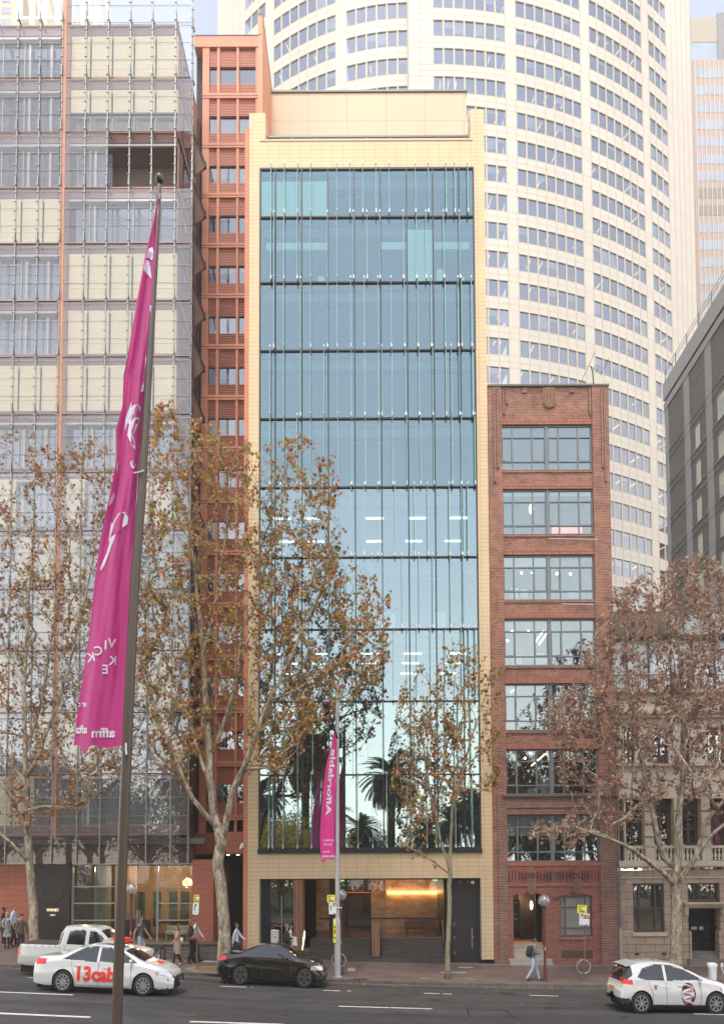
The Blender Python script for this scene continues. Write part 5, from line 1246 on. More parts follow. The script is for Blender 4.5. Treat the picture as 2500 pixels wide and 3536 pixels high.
LEAF = [(0, -.35), (.22, -.18), (.55, -.28), (.42, .05), (.62, .38), (.22, .32), (0, .75), (-.22, .32), (-.62, .38), (-.42, .05), (-.55, -.28), (-.22, -.18)]
def add_leaf(mb, p, s, rnd):
    n = Vector((rnd.gauss(0, 1), rnd.gauss(0, 1), rnd.gauss(0, .8))).normalized()
    a = n.orthogonal().normalized(); th = rnd.uniform(0, 6.28); a = (Matrix.Rotation(th, 3, n) @ a); c = n.cross(a)
    fold = rnd.uniform(.1, .5); vs = []
    for x, y in LEAF: vs.append(p + (a * x + c * y + n * (abs(x) * fold - y * y * .15)) * s)
    k = len(mb.v); mb.v += [tuple(v) for v in vs]; mb.f += [(k, k + 1, k + 2, k + 3, k + 4, k + 5, k + 6), (k, k + 6, k + 7, k + 8, k + 9, k + 10, k + 11)]; mb.m += [0, 0]
def in_poly(x, y, P):
    c = False; j = len(P) - 1
    for i in range(len(P)):
        if (P[i][1] > y) != (P[j][1] > y) and x < (P[j][0] - P[i][0]) * (y - P[i][1]) / (P[j][1] - P[i][1]) + P[i][0]: c = not c
        j = i
    return c
def street_tree(limbs, outline, ty, natt, nleaf, lsize, lm, bark, label, seed, depth=1.5, tipr=.008, dens=None, lab='plane_tree', up=.35, hole=0.0):
    rnd = random.Random(seed)
    base = W(limbs[0][0][0], limbs[0][0][1], ty); base.z = zpav(base.x, ty) - .02
    t = thing(lab, label, 'tree', base, 0, 'plane trees along the kerb')
    nodes, par, rad = [], [], []
    def node(p, pa, r=0.0): nodes.append(Vector(p)); par.append(pa); rad.append(r); return len(nodes) - 1
    for li, L_ in enumerate(limbs):
        pts = []
        for i, (u, v, r, dy) in enumerate(L_):
            pts.append((W(u, v, ty + dy), r))
        if li == 0: pts[0] = (Vector(base), pts[0][1]); last = -1
        else:
            p0 = pts[0][0]; last = min(range(len(nodes)), key=lambda i: (nodes[i] - p0).length); pts[0] = (nodes[last], pts[0][1])
        start = 0 if li == 0 else 1
        if li == 0: last = node(pts[0][0], -1, pts[0][1])
        for i in range(1, len(pts)):
            a, ra = pts[i - 1]; c, rc = pts[i]; n = max(1, int((c - a).length / .45)); off = Vector((rnd.gauss(0, .02), rnd.gauss(0, .05), 0))
            for k in range(1, n + 1):
                q = a.lerp(c, k / n) + off * math.sin(math.pi * k / n) + Vector((rnd.gauss(0, .012), rnd.gauss(0, .02), 0)) * (k < n)
                last = node(q, last, ra + (rc - ra) * k / n)
    att = []
    us = [p[0] for p in outline]; vs = [p[1] for p in outline]
    while len(att) < natt:
        u, v = rnd.uniform(min(us), max(us)), rnd.uniform(min(vs), max(vs))
        if not in_poly(u, v, outline): continue
        if dens and rnd.random() > dens(u, v): continue
        y = ty + max(-3.2, min(3.4, rnd.gauss(0, depth)))
        att.append(W(u, v, min(y, -.9)))
    c0 = nodes[0]
    att.sort(key=lambda p: (p - c0).length + rnd.uniform(-1.2, 1.2))
    kd_n = 0; kd = None; fresh = []
    tips = []
    for ai, p in enumerate(att):
        if kd is None or len(nodes) - kd_n > 60:
            kd = kdtree.KDTree(len(nodes))
            for i, q in enumerate(nodes): kd.insert(q, i)
            kd.balance(); kd_n = len(nodes)
        best, bd = None, 1e9
        for (co, i, dd) in kd.find_n(p + Vector((0, 0, -.8)), 6):
            sc = (nodes[i] - p).length + (1.2 if nodes[i].z > p.z else 0) + (.0 if i > 3 else 5)
            if sc < bd: bd, best = sc, i
        for i in range(kd_n, len(nodes)):
            sc = (nodes[i] - p).length + (1.2 if nodes[i].z > p.z else 0)
            if sc < bd: bd, best = sc, i
        a = nodes[best]; Lg = (p - a).length
        if Lg < .15: continue
        n = max(2, min(14, int(Lg / .28)))
        d0 = (nodes[best] - nodes[par[best]]).normalized() if par[best] >= 0 else Vector((0, 0, 1))
        cpt = a + (d0 * .6 + Vector((0, 0, up))) * Lg * .4; last = best
        for k in range(1, n + 1):
            s = k / n; q = a * (1 - s) ** 2 + cpt * 2 * s * (1 - s) + p * s * s
            if k < n: q += Vector((rnd.gauss(0, .03), rnd.gauss(0, .03), rnd.gauss(0, .03)))
            last = node(q, last)
        tips.append(last)
    N = len(nodes); cnt = [0] * N
    for i in tips: cnt[i] += 1
    ch = [[] for _ in range(N)]
    for i in range(N - 1, -1, -1):
        if par[i] >= 0: cnt[par[i]] += max(cnt[i], 0); ch[par[i]].append(i)
    for i in range(N):
        r = tipr * max(1, cnt[i]) ** .39
        rad[i] = max(rad[i], r) if rad[i] > 0 else r
    for i in range(N):
        if par[i] >= 0: rad[i] = min(rad[i], rad[par[i]])
    tr, br = MB(), MB()
    # follow chains: the thickest child continues
    starts = [(0, -1)]
    while starts:
        s, pa = starts.pop(); chain = [s] if pa < 0 else [pa, s]
        cur = s
        while ch[cur]:
            k = sorted(ch[cur], key=lambda i: -rad[i] - cnt[i] * 1e-5)
            for o_ in k[1:]: starts.append((o_, cur))
            cur = k[0]; chain.append(cur)
        rr = [rad[i] for i in chain]
        if pa >= 0: rr[0] = min(rad[pa], rr[1] * 1.15)
        big = rr[min(1, len(rr) - 1)] > .045
        if pa < 0:
            fl = [nodes[i] for i in chain]; rr2 = rr[:]; rr2[0] *= 1.45
            if len(rr2) > 1: rr2[1] *= 1.1
            tr.tube(fl, rr2, 12)
        elif big: tr.tube([nodes[i] for i in chain], rr, 8)
        else: br.tube([nodes[i] for i in chain], rr, 4 if rr[1] < .02 else 5, cap=False)
    tr.build('trunk', bark, t, smooth=True); br.build('twigs', bark, t, smooth=True)
    lv = MB(); thin = [i for i in range(N) if rad[i] < .022 and i > 5]
    cl = [rnd.choice(tips) for _ in range(int(len(tips) * .75))]
    for _ in range(nleaf):
        i = rnd.choice(cl) if rnd.random() < .78 else rnd.choice(thin)
        q = i
        for _k in range(rnd.randint(0, 3)):
            if par[q] >= 0: q = par[q]
        p = nodes[q] + Vector((rnd.gauss(0, .10), rnd.gauss(0, .10), rnd.gauss(0, .10) - .05))
        add_leaf(lv, p, lsize * rnd.uniform(.6, 1.25), rnd)
    lv.build('leaves', lm, t)
    return t
TY = -4.7
# (u, v, radius, depth offset)
street_tree([[(118, 3330, .21, 0), (118, 3224, .19, 0), (110, 3080, .175, 0), (103, 2981, .165, 0), (96, 2850, .15, 0), (95, 2722, .13, 0), (88, 2600, .10, 0), (85, 2350, .075, .3), (100, 2050, .05, .4), (120, 1750, .03, .4)],
             [(104, 3005, .10, 0), (85, 2960, .08, -.2), (40, 2910, .06, -.4), (-20, 2860, .045, -.6), (-90, 2800, .03, -.8)],
             [(95, 2722, .10, 0), (60, 2660, .08, .3), (10, 2600, .06, .5), (-50, 2420, .04, .7)],
             [(96, 2700, .10, 0), (130, 2620, .085, -.3), (180, 2480, .065, -.6), (240, 2300, .05, -.8), (300, 2050, .035, -1.0), (350, 1800, .02, -1)],
             [(88, 2600, .08, 0), (150, 2400, .06, .5), (180, 2200, .045, .9), (220, 1950, .03, 1.2)],
             [(130, 2620, .06, -.3), (230, 2540, .045, -.2), (330, 2500, .035, 0), (430, 2500, .02, 0)]],
            [(-120, 1560), (60, 1470), (130, 1440), (220, 1540), (330, 1500), (420, 1560), (470, 1700), (490, 2000), (520, 2350), (470, 2620), (330, 2760), (210, 2810), (60, 2860), (-120, 2870)],
            TY, 1300, 6800, .14, LF_A, BARK, 'plane tree with sparse rust leaves at the left edge, behind the white pickup', 11, tipr=.0075)
street_tree([[(780, 3345, .30, 0), (775, 3250, .27, 0), (768, 3100, .255, 0), (752, 2980, .25, 0), (765, 2905, .26, 0), (741, 2821, .20, 0), (724, 2690, .17, 0), (724, 2583, .15, .1), (716, 2492, .13, .1), (702, 2266, .11, .1), (685, 2096, .085, .1), (668, 1926, .06, .1), (656, 1813, .045, .1), (650, 1600, .025, .1)],
             [(768, 2900, .17, 0), (798, 2753, .15, -.3), (843, 2651, .13, -.6), (883, 2538, .11, -.8), (930, 2420, .085, -.9), (1010, 2260, .06, -1.0), (1090, 2080, .04, -1.1), (1150, 1900, .02, -1.1)],
             [(745, 2850, .13, 0), (700, 2800, .12, -.4), (668, 2760, .11, -.7), (634, 2690, .09, -.9), (600, 2600, .075, -1.1), (545, 2480, .055, -1.3), (500, 2330, .035, -1.4)],
             [(724, 2700, .10, 0), (690, 2610, .09, .5), (651, 2475, .075, .9), (620, 2400, .06, 1.1), (560, 2250, .04, 1.3), (520, 2050, .025, 1.3)],
             [(735, 2620, .10, 0), (787, 2458, .09, .4), (821, 2340, .08, .6), (838, 2170, .06, .7), (883, 2096, .05, .8), (930, 1900, .035, .9), (1000, 1650, .02, 1)],
             [(702, 2266, .07, .1), (745, 2080, .055, .2), (775, 1880, .04, .2), (800, 1640, .022, .2)],
             [(930, 2420, .05, -.9), (1030, 2380, .045, -1.0), (1130, 2300, .035, -1.0), (1230, 2180, .02, -1)],
             [(716, 2492, .06, .1), (760, 2420, .05, -1), (830, 2260, .04, -1.6), (900, 2140, .03, -1.8)]],
            [(540, 1400), (600, 1380), (700, 1460), (800, 1520), (900, 1540), (1080, 1490), (1180, 1600), (1170, 1760), (1200, 1930), (1400, 2060), (1330, 2190), (1370, 2250), (1240, 2400), (1130, 2500), (1010, 2600), (960, 2700), (880, 2640), (800, 2560), (640, 2700), (540, 2640), (480, 2400), (450, 2050), (490, 1600)],
            TY, 1900, 12500, .152, LF_B, BARK, 'big plane tree with forked mottled trunk and rust and green leaves behind the black coupe', 5, tipr=.0075)
street_tree([[(1545, 3377, .115, 0), (1545, 3280, .10, 0), (1549, 3200, .10, 0), (1552, 3100, .095, 0), (1555, 3020, .10, 0), (1545, 2970, .065, 0), (1520, 2900, .055, .1), (1500, 2800, .045, .2), (1470, 2650, .035, .3), (1450, 2480, .022, .3)],
             [(1553, 3015, .055, 0), (1505, 2982, .04, -.2), (1455, 2945, .03, -.4), (1405, 2925, .015, -.5)],
             [(1556, 3015, .075, 0), (1556, 2900, .065, 0), (1560, 2800, .055, -.1), (1600, 2650, .045, -.2), (1650, 2480, .03, -.2), (1690, 2350, .018, -.2)],
             [(1558, 2820, .045, 0), (1570, 2650, .035, .3), (1565, 2450, .025, .5), (1570, 2300, .014, .5)],
             [(1600, 2650, .03, -.2), (1660, 2600, .025, -.5), (1720, 2520, .014, -.6)]],
            [(1400, 2290), (1440, 2260), (1500, 2330), (1560, 2180), (1640, 2210), (1700, 2240), (1750, 2380), (1730, 2500), (1760, 2640), (1690, 2750), (1600, 2720), (1520, 2830), (1400, 2990), (1410, 2880), (1330, 2700), (1390, 2560), (1350, 2480)],
            KY + .75, 480, 2300, .145, LF_B, BARKY, 'slim young plane tree with yellow-green bark standing at the kerb right of the lamp post', 8, depth=.8, tipr=.006)
street_tree([[(2330, 3345, .28, 0), (2333, 3267, .25, 0), (2334, 3150, .235, 0), (2330, 3060, .24, 0), (2336, 3000, .19, 0), (2338, 2915, .16, 0), (2349, 2749, .13, .1), (2357, 2583, .11, .2), (2350, 2350, .07, .3), (2335, 2100, .035, .3)],
             [(2322, 3035, .12, 0), (2279, 3004, .11, -.4), (2231, 2970, .095, -.8), (2179, 2931, .08, -1.2), (2102, 2896, .06, -1.5), (2030, 2872, .04, -1.7), (1960, 2850, .03, -1.8), (1880, 2862, .015, -1.8)],
             [(2325, 3020, .16, 0), (2290, 2960, .14, .1), (2262, 2860, .125, .2), (2244, 2766, .11, .3), (2227, 2694, .10, .3), (2205, 2583, .08, .4), (2189, 2480, .06, .5), (2160, 2330, .04, .5), (2150, 2160, .02, .5)],
             [(2340, 3035, .15, 0), (2375, 2995, .13, -.2), (2405, 2957, .12, -.4), (2415, 2905, .09, -.5), (2438, 2832, .07, -.6), (2499, 2763, .05, -.8), (2580, 2640, .03, -1)],
             [(2408, 2950, .09, -.4), (2465, 2874, .075, -.8), (2520, 2830, .06, -1.0), (2620, 2730, .035, -1.2)],
             [(2352, 2766, .08, .1), (2402, 2735, .07, .5), (2449, 2688, .055, .8), (2500, 2645, .045, 1), (2600, 2540, .03, 1.2)],
             [(2244, 2766, .06, .3), (2200, 2730, .05, 0), (2150, 2715, .035, -.2), (2080, 2700, .02, -.3)],
             [(2355, 2560, .07, .2), (2400, 2420, .055, .4), (2450, 2250, .035, .5), (2490, 2080, .02, .5)],
             [(2205, 2583, .05, .4), (2130, 2480, .04, .2), (2060, 2400, .025, 0)]],
            [(2120, 2030), (2200, 1970), (2290, 1960), (2400, 1900), (2500, 1930), (2650, 1950), (2720, 2400), (2660, 2800), (2520, 2740), (2420, 2800), (2330, 2700), (2280, 2760), (2180, 2850), (2080, 2860), (1990, 2940), (1900, 2890), (1790, 2890), (1850, 2830), (1980, 2800), (2010, 2740), (1890, 2680), (1920, 2560), (1860, 2460), (1890, 2400), (2000, 2330), (2060, 2150)],
            TY, 1800, 15500, .138, LF_D, BARK, 'dense plane tree with brown leaves behind the white hatchback, in front of the sandstone building', 21, tipr=.0075,
            dens=lambda u, v: 1.0 if v < 2560 else .5)
pit(W(1545, 3377, KY + .75).x, KY + .75 + .02, .98, .40)
pit(W(780, 3345, TY).x, TY, 1.4, .8)
pit(W(190, 3330, TY).x, TY + .1, 1.3, .7)
# fallen leaves along the kerb: nobody could count them
lv = MB(); rnd = random.Random(2)
for _ in range(420):
    x = rnd.uniform(-17, 17)
    if rnd.random() < .62: y = KY - abs(rnd.gauss(0, .16)) - .03; z = zroad(x, y)
    elif rnd.random() < .5: y = KY - abs(rnd.gauss(0, 1.6)); z = zroad(x, y)
    else: y = rnd.uniform(KY + .3, -.5); z = zpav(x, y)
    if -17 < x < -9 and rnd.random() < .3: continue
    s = rnd.uniform(.05, .11); th = rnd.uniform(0, 6.28); k = len(lv.v)
    for lx, ly in LEAF: lv.v.append((x + (lx * math.cos(th) - ly * math.sin(th)) * s, y + (lx * math.sin(th) + ly * math.cos(th)) * s, z + .012 + abs(lx) * s * rnd.uniform(.1, .9)))
    lv.f += [(k, k + 1, k + 2, k + 3, k + 4, k + 5, k + 6), (k, k + 6, k + 7, k + 8, k + 9, k + 10, k + 11)]; lv.m += [0, 0]
tag(lv.build('fallen_leaves', LF_B), 'dry brown leaves scattered in the gutter and on the road', 'leaves', kind='stuff')
# ------------------------------------------------------------------ the park across the street, behind the camera: it shows in the glass
PALMB = mat('palm_trunk', (.055, .042, .03), .95, var=.3, scale=4, bump=.6, bscale=12)
PALML = ramp_mat('palm_frond', [(0, (.02, .03, .012)), (.6, (.035, .05, .018)), (1, (.055, .07, .025))], transl=.1)
def make_palm():
    rnd = random.Random(17)
    t = thing('palm_tree', 'tall date palm in the park across the street, seen mirrored in the glass', 'tree', (0, 0, 0), 0, 'date palms in the park across the street')
    H = 16.0; b = MB(); b.tube([(0, 0, 0), (.05, 0, H * .3), (0, 0, H * .7), (0, 0, H)], [.62, .48, .46, .62], 12); b.build('trunk', PALMB, t, world=False)
    b = MB()
    for k in range(95):
        az = rnd.uniform(0, 6.28); el = rnd.uniform(-.75, 1.45); Lg = rnd.uniform(4.0, 5.4); d = Vector((math.cos(az), math.sin(az), 0)); side = Vector((-math.sin(az), math.cos(az), 0))
        p = Vector((0, 0, H + .1)); pts = []; e = el; n = 14
        for i in range(n + 1):
            pts.append(p.copy()); p = p + (d * math.cos(e) + Vector((0, 0, math.sin(e)))) * (Lg / n); e -= (.085 + .03 * rnd.random())
        for i in range(1, n):
            a, c = pts[i], pts[i + 1]; ll = .62 * math.sin(math.pi * (i + 1.5) / (n + 2.5)) + .1
            for h in (0, .5):
                m0 = a.lerp(c, h); ax = (c - a)
                for sg in (-1, 1):
                    tip = m0 + side * sg * ll + ax.normalized() * ll * .5 + Vector((0, 0, -.18 * ll))
                    b.add([m0, m0 + ax * .62, tip], [(0, 1, 2)])
        b.add([pts[0] + side * .03, pts[0] - side * .03, pts[-1]], [(0, 1, 2)])
    b.build('fronds', PALML, t, world=False)
    return t
palm = make_palm(); first = True
for (u, v, Y0, sc, lb) in ((1052, 2470, 50, 1.12, None), (1366, 2570, 50, .96, None), (1262, 2795, 44, .52, 'short date palm with wide fronds in the park across the street'), (1570, 2770, 44, .55, 'short bushy date palm right of the tall ones in the park'), (1640, 2690, 60, .85, None), (905, 2660, 48, .9, None), (1480, 2800, 46, .6, None), (1150, 2740, 52, .8, None),
                          (640, 2560, 52, 1.0, None), (430, 2740, 46, .66, 'medium date palm mirrored in the lower screen glass'), (250, 2700, 60, .9, None), (1790, 2650, 55, .9, None), (2000, 2600, 62, 1.05, None), (2260, 2600, 58, 1.0, None), (2480, 2700, 55, .9, None)):
    D = 35 + Y0; X = (u - CX) * D / F; Z = 4.6 + (3013 - v) / F * D; s = max(.45, (Z - g(X)) / 20.2)
    o = palm if first else copy_tree(palm); first = False
    o.location = (X, -Y0, g(X) + .1); o.scale = (s, s, s); o.rotation_euler = (0, 0, random.uniform(0, 6))
    o['label'] = lb or 'tall date palm in the park across the street, seen mirrored in the glass'
PARKL = ramp_mat('park_leaf', [(0, (.018, .028, .01)), (.6, (.035, .048, .016)), (1, (.06, .07, .022))], transl=.15)
YELL = ramp_mat('yellow_leaf', [(0, (.40, .26, .02)), (.6, (.60, .42, .03)), (1, (.70, .52, .06))], transl=.3)
def park_tree(name, label, lm, seed, n=5200, s=.16, rx=4.5, rz=4.0, th=4.0, group='broadleaf trees in the park across the street', hollow=.35):
    rnd = random.Random(seed); t = thing(name, label, 'tree', (0, 0, 0), 0, group)
    b = MB(); b.tube([(0, 0, 0), (.1, 0, th * .5), (0, 0, th)], [.35, .26, .22], 8)
    cl = []
    for k in range(46):
        d = Vector((rnd.gauss(0, 1), rnd.gauss(0, 1), rnd.gauss(0, 1))).normalized() * rnd.uniform(hollow, 1) ; c = Vector((d.x * rx, d.y * rx, th + rz * .75 + d.z * rz)); cl.append(c)
        b.tube([(0, 0, th * rnd.uniform(.7, 1)), c * .5 + Vector((0, 0, th * .45)), c], [.1, .06, .02], 4)
    b.build('trunk', BARK, t, world=False); lv = MB()
    for k in range(n): c = rnd.choice(cl); add_leaf(lv, c + Vector((rnd.gauss(0, .75), rnd.gauss(0, .75), rnd.gauss(0, .55))), s * rnd.uniform(.7, 1.5), rnd)
    lv.build('crown', lm, t, world=False); return t
pt = park_tree('park_tree', 'dark broadleaf tree in the park across the street', PARKL, 31); first = True
for (u, v, Y0) in ((960, 2760, 70), (1480, 2860, 66), (1150, 2850, 72), (1700, 2690, 70), (1000, 2840, 80), (1330, 2850, 80), (520, 2640, 44), (150, 2500, 50), (320, 2600, 75), (700, 2640, 66), (1850, 2560, 46), (2120, 2540, 50), (2400, 2520, 48), (2550, 2640, 70), (20, 2600, 66), (1900, 2740, 75), (-300, 2500, 60), (2900, 2500, 60)):
    D = 35 + Y0; X = (u - CX) * D / F; Z = 4.6 + (3013 - v) / F * D; s = max(.5, (Z - g(X)) / 11.2)
    o = pt if first else copy_tree(pt); first = False
    o.location = (X, -Y0, g(X) + .1); o.scale = (s * .85, s * .85, s); o.rotation_euler = (0, 0, random.uniform(0, 6))
yt = park_tree('yellow_tree', 'bright yellow autumn tree in the park across the street', YELL, 41, n=3600, rx=2.4, rz=2.2, th=2.2, s=.17, group='yellow trees in the park'); first = True
for (u, v, Y0) in ((962, 2835, 40), (1098, 2840, 40)):
    D = 35 + Y0; X = (u - CX) * D / F; Z = 4.6 + (3013 - v) / F * D; s = (Z - g(X)) / 6.3
    o = yt if first else copy_tree(yt); first = False
    o.location = (X, -Y0, g(X) + .1); o.scale = (s, s, s); o.rotation_euler = (0, 0, random.uniform(0, 6))
lv = MB(); rnd = random.Random(6)
for _ in range(9000):
    x = rnd.uniform(-75, 75); h = 3.2 + 1.6 * math.sin(x * .31) + 1.1 * math.sin(x * .83 + 1); add_leaf(lv, Vector((x, -88 - rnd.uniform(0, 3), g(x) + rnd.uniform(0, h))), .42, rnd)
tag(lv.build('park_shrubbery', PARKL), 'dark shrubs along the far side of the park', 'shrubs', kind='stuff')
# ------------------------------------------------------------------ cars
def curve(pts, x):
    if x <= pts[0][0]: return pts[0][1]
    for i in range(len(pts) - 1):
        (a, za), (b, zb) = pts[i], pts[i + 1]
        if x <= b:
            # monotone cubic through neighbours
            def sl(j):
                if j <= 0 or j >= len(pts) - 1: return None
                d0 = (pts[j][1] - pts[j - 1][1]) / (pts[j][0] - pts[j - 1][0]); d1 = (pts[j + 1][1] - pts[j][1]) / (pts[j + 1][0] - pts[j][0])
                return 0 if d0 * d1 <= 0 else 2 * d0 * d1 / (d0 + d1)
            h = b - a; d = (zb - za) / h; m0 = sl(i); m1 = sl(i + 1); m0 = d if m0 is None else m0; m1 = d if m1 is None else m1
            t = (x - a) / h
            return (2 * t ** 3 - 3 * t ** 2 + 1) * za + (t ** 3 - 2 * t ** 2 + t) * h * m0 + (-2 * t ** 3 + 3 * t ** 2) * zb + (t ** 3 - t ** 2) * h * m1
    return pts[-1][1]
TYRE = mat('tyre_rubber', (.02, .02, .02), .85); RIMS = mat('alloy_silver', (.55, .56, .58), .3, .8); RIMB = mat('alloy_black', (.16, .16, .165), .3, .6)
CGLASS = mat('car_glass', (.012, .016, .018), .03, spec=.8, coat=.3); UNDER = mat('underbody', (.008, .008, .008), .9); SEAM = mat('panel_gap', (.03, .03, .032), .8)
HEADL = mat('headlamp', (.6, .62, .64), .08, .5, coat=1); TAILL = mat('tail_lamp', (.40, .012, .012), .2, coat=.5, emit=(1, .02, .02), es=.12); TRIM = mat('black_trim', (.02, .02, .02), .5)
def make_wheel(t, x, y, r, rim, spokes, side):
    w = MB(); pr = [(r * .66, -.10), (r * .93, -.105), (r, -.07), (r, .07), (r * .93, .105), (r * .66, .10)]
    n = 28; vs = []; fs = []
    for q, o_ in pr:
        for k in range(n): a = 2 * math.pi * k / n; vs.append((x + q * math.cos(a), y + o_, r + q * math.sin(a)))
    for i in range(len(pr) - 1):
        for k in range(n): fs.append((i * n + k, i * n + (k + 1) % n, (i + 1) * n + (k + 1) % n, (i + 1) * n + k))
    w.add(vs, fs); wh = w.build('wheel', TYRE, t, smooth=True, world=False)
    b = MB(); yo = y + side * .075
    vs = []; fs = []
    for q in (r * .70, r * .62):
        for o_ in (.0, .03): 
            for k in range(n): a = 2 * math.pi * k / n; vs.append((x + q * math.cos(a), yo + side * o_, r + q * math.sin(a)))
    for k in range(n):
        j = (k + 1) % n
        fs += [(k, j, n + j, n + k), (n + k, n + j, 3 * n + j, 3 * n + k), (3 * n + k, 3 * n + j, 2 * n + j, 2 * n + k)]
    b.add(vs, fs)
    for s in range(spokes):
        for o_ in ((-.10, .10) if spokes < 7 else (0,)):
            a = 2 * math.pi * s / spokes + .3 + o_; c, sn = math.cos(a), math.sin(a); hw_ = .018
            p = [(x + q * c + e * sn, r + q * sn - e * c) for q, e in ((r * .1, -hw_ * 1.3), (r * .66, -hw_), (r * .66, hw_), (r * .1, hw_ * 1.3))]
            b.prism(p, yo, yo + side * .025, 'y')
    b.prism([(x + r * .16 * math.cos(2 * math.pi * k / 12), r + r * .16 * math.sin(2 * math.pi * k / 12)) for k in range(12)], yo, yo + side * .035, 'y')
    b.build('rim', rim, wh, world=False)
    b = MB(); b.prism([(x + r * .66 * math.cos(2 * math.pi * k / 20), r + r * .66 * math.sin(2 * math.pi * k / 20)) for k in range(20)], y - .03, y + .03, 'y'); b.build('wheel_shade_disc', mat('wheel_shadow', (.03, .03, .032), .7), wh, world=False)  # dark disc painted as the shade behind the spokes
class Car:
    def __init__(s, L, Wd, top, belt, wheels, wr, sill=.22, roofw=.70, nose=.55):
        s.L, s.W, s.top, s.belt, s.wheels, s.wr, s.sill, s.roofw, s.nose = L, Wd, top, belt, wheels, wr, sill, roofw, nose
    def hw(s, x):
        a = max(0, 1 - x / .55); b = max(0, 1 - (s.L - x) / .8)
        return s.W / 2 * (1 - .11 * a ** 2 - .20 * b ** 2)
    def ring(s, x):
        zt = curve(s.top, x); zb = min(curve(s.belt, x), zt - .035); h = zt - zb; hw = s.hw(x)
        z0 = s.sill + .05 * max(0, 1 - x / .4) + .04 * max(0, 1 - (s.L - x) / .5)
        for xc in s.wheels:
            Ra = s.wr + .055
            if abs(x - xc) < Ra: z0 = max(z0, s.wr + math.sqrt(Ra * Ra - (x - xc) ** 2))
        z0 = min(z0, zb - .05); k = min(1, max(0, (h - .03) / .42)); wr_ = .90 - (.90 - s.roofw) * k; rd = .045 + .02 * k
        P = []
        for i in range(13):
            t = i / 12; z = z0 + (zb - z0) * t; tt = (z - s.sill) / (zb - s.sill); P.append((hw * (.935 + .065 * math.sin(math.pi * min(1, max(0, tt)) ** .8)) - .012 * math.exp(-((tt - .30) / .05) ** 2), z))
        for i in range(1, 17):
            t = i / 16; P.append((hw * (.935 + (wr_ - .935) * t ** 1.15), zb + max(.005, h - rd) * t))
        e = P[-1]
        for i in range(1, 13):
            t = i / 12; P.append((e[0] * math.cos(t * math.pi / 2) ** .8 if t < 1 else 0.0, e[1] + (zt - e[1]) * math.sin(t * math.pi / 2) ** .9))
        return P
    def side_y(s, x, z):
        P = s.ring(x)
        for a, b in zip(P, P[1:]):
            if a[1] <= z <= b[1] and b[1] > a[1]: return a[0] + (b[0] - a[0]) * (z - a[1]) / (b[1] - a[1])
        return P[0][0] if z < P[0][1] else s.hw(x) * .95
def build_car(name, label, cat, C, loc, slope, paint, classify, rim=RIMS, spokes=5, group=None):
    t = thing(name, label, cat, (0, 0, 0), 0, group)
    n = int(C.L / .03); xs = [C.L * i / n for i in range(n + 1)]; rings = [C.ring(x) for x in xs]; m = len(rings[0])
    V = []; F_ = {}
    def addring(P, x, sc=1.0):
        zc = .5; k = len(V)
        for y, z in P: V.append((x, -y * sc, zc + (z - zc) * sc if sc < 1 else z))
        for y, z in P[:-1][::-1]: V.append((x, y * sc, zc + (z - zc) * sc if sc < 1 else z))
        return k
    full = 2 * m - 1
    seq = [(rings[0], -.10, .2), (rings[0], -.085, .7), (rings[0], -.05, .93)] + [(r_, x, 1.0) for r_, x in zip(rings, xs)] + [(rings[-1], C.L + .05, .93), (rings[-1], C.L + .085, .7), (rings[-1], C.L + .10, .2)]
    ks = [addring(*q) for q in seq]
    for i in range(len(seq) - 1):
        for j in range(full - 1):
            f = (ks[i] + j, ks[i + 1] + j, ks[i + 1] + j + 1, ks[i] + j + 1)
            c = sum((Vector(V[q]) for q in f), Vector()) / 4
            F_.setdefault(classify(c.x, c.y, c.z, j if j < m else full - 1 - j), []).append(f)
    names = {'body': ('body', paint), 'glass': ('window_glass', CGLASS), 'head': ('headlight', HEADL), 'tail': ('tail_light', TAILL), 'trim': ('bumper_trim', TRIM), 'tonneau': ('tonneau_cover', mat('tonneau_black', (.035, .034, .035), .8)), 'roofdark': ('rear_hatch', TRIM)}
    body = None
    for k in sorted(F_, key=lambda q: q != 'body'):
        used = {}; mb = MB()
        for f in F_[k]:
            for q in f:
                if q not in used: used[q] = len(mb.v); mb.v.append(V[q])
            mb.f.append(tuple(used[q] for q in f)); mb.m.append(0)
        if k in ('head', 'tail', 'glass'):
            parts = {}
            for f in mb.f:
                cy = sum(mb.v[q][1] for q in f) / 4; cx = sum(mb.v[q][0] for q in f) / 4
                key = (cy > 0) if k != 'glass' else ('side' + str(cy > 0) if abs(cy) > C.W / 2 * (C.roofw - .04) else ('f' if cx > C.L / 2 else 'r'))
                parts.setdefault(key, []).append(f)
            for key, fs in parts.items():
                u_ = {}; m2 = MB()
                for f in fs:
                    for q in f:
                        if q not in u_: u_[q] = len(m2.v); m2.v.append(mb.v[q])
                    m2.f.append(tuple(u_[q] for q in f)); m2.m.append(0)
                m2.build(names[k][0], names[k][1], t, smooth=True, world=False)
        else: mb.build(names[k][0], names[k][1], t, smooth=True, world=False)
    b = MB(); b.box(.12, C.L - .12, -C.W / 2 + .14, C.W / 2 - .14, .13, .55)  # near-black box, set low and wide to deepen the shade under the car
    for xc in C.wheels: b.box(xc - .42, xc + .42, -C.W / 2 + .16, C.W / 2 - .16, C.wr * .6, C.wr * 2 + .02)
    b.build('underbody', UNDER, t, world=False)
    for xc in C.wheels:
        for sd in (-1, 1): make_wheel(t, xc, sd * (C.W / 2 - .125), C.wr, rim, spokes, sd)
    t.location = loc; t.rotation_euler = (0, math.atan(-slope), 0); t.scale = (1, 1, 1.17)
    return t
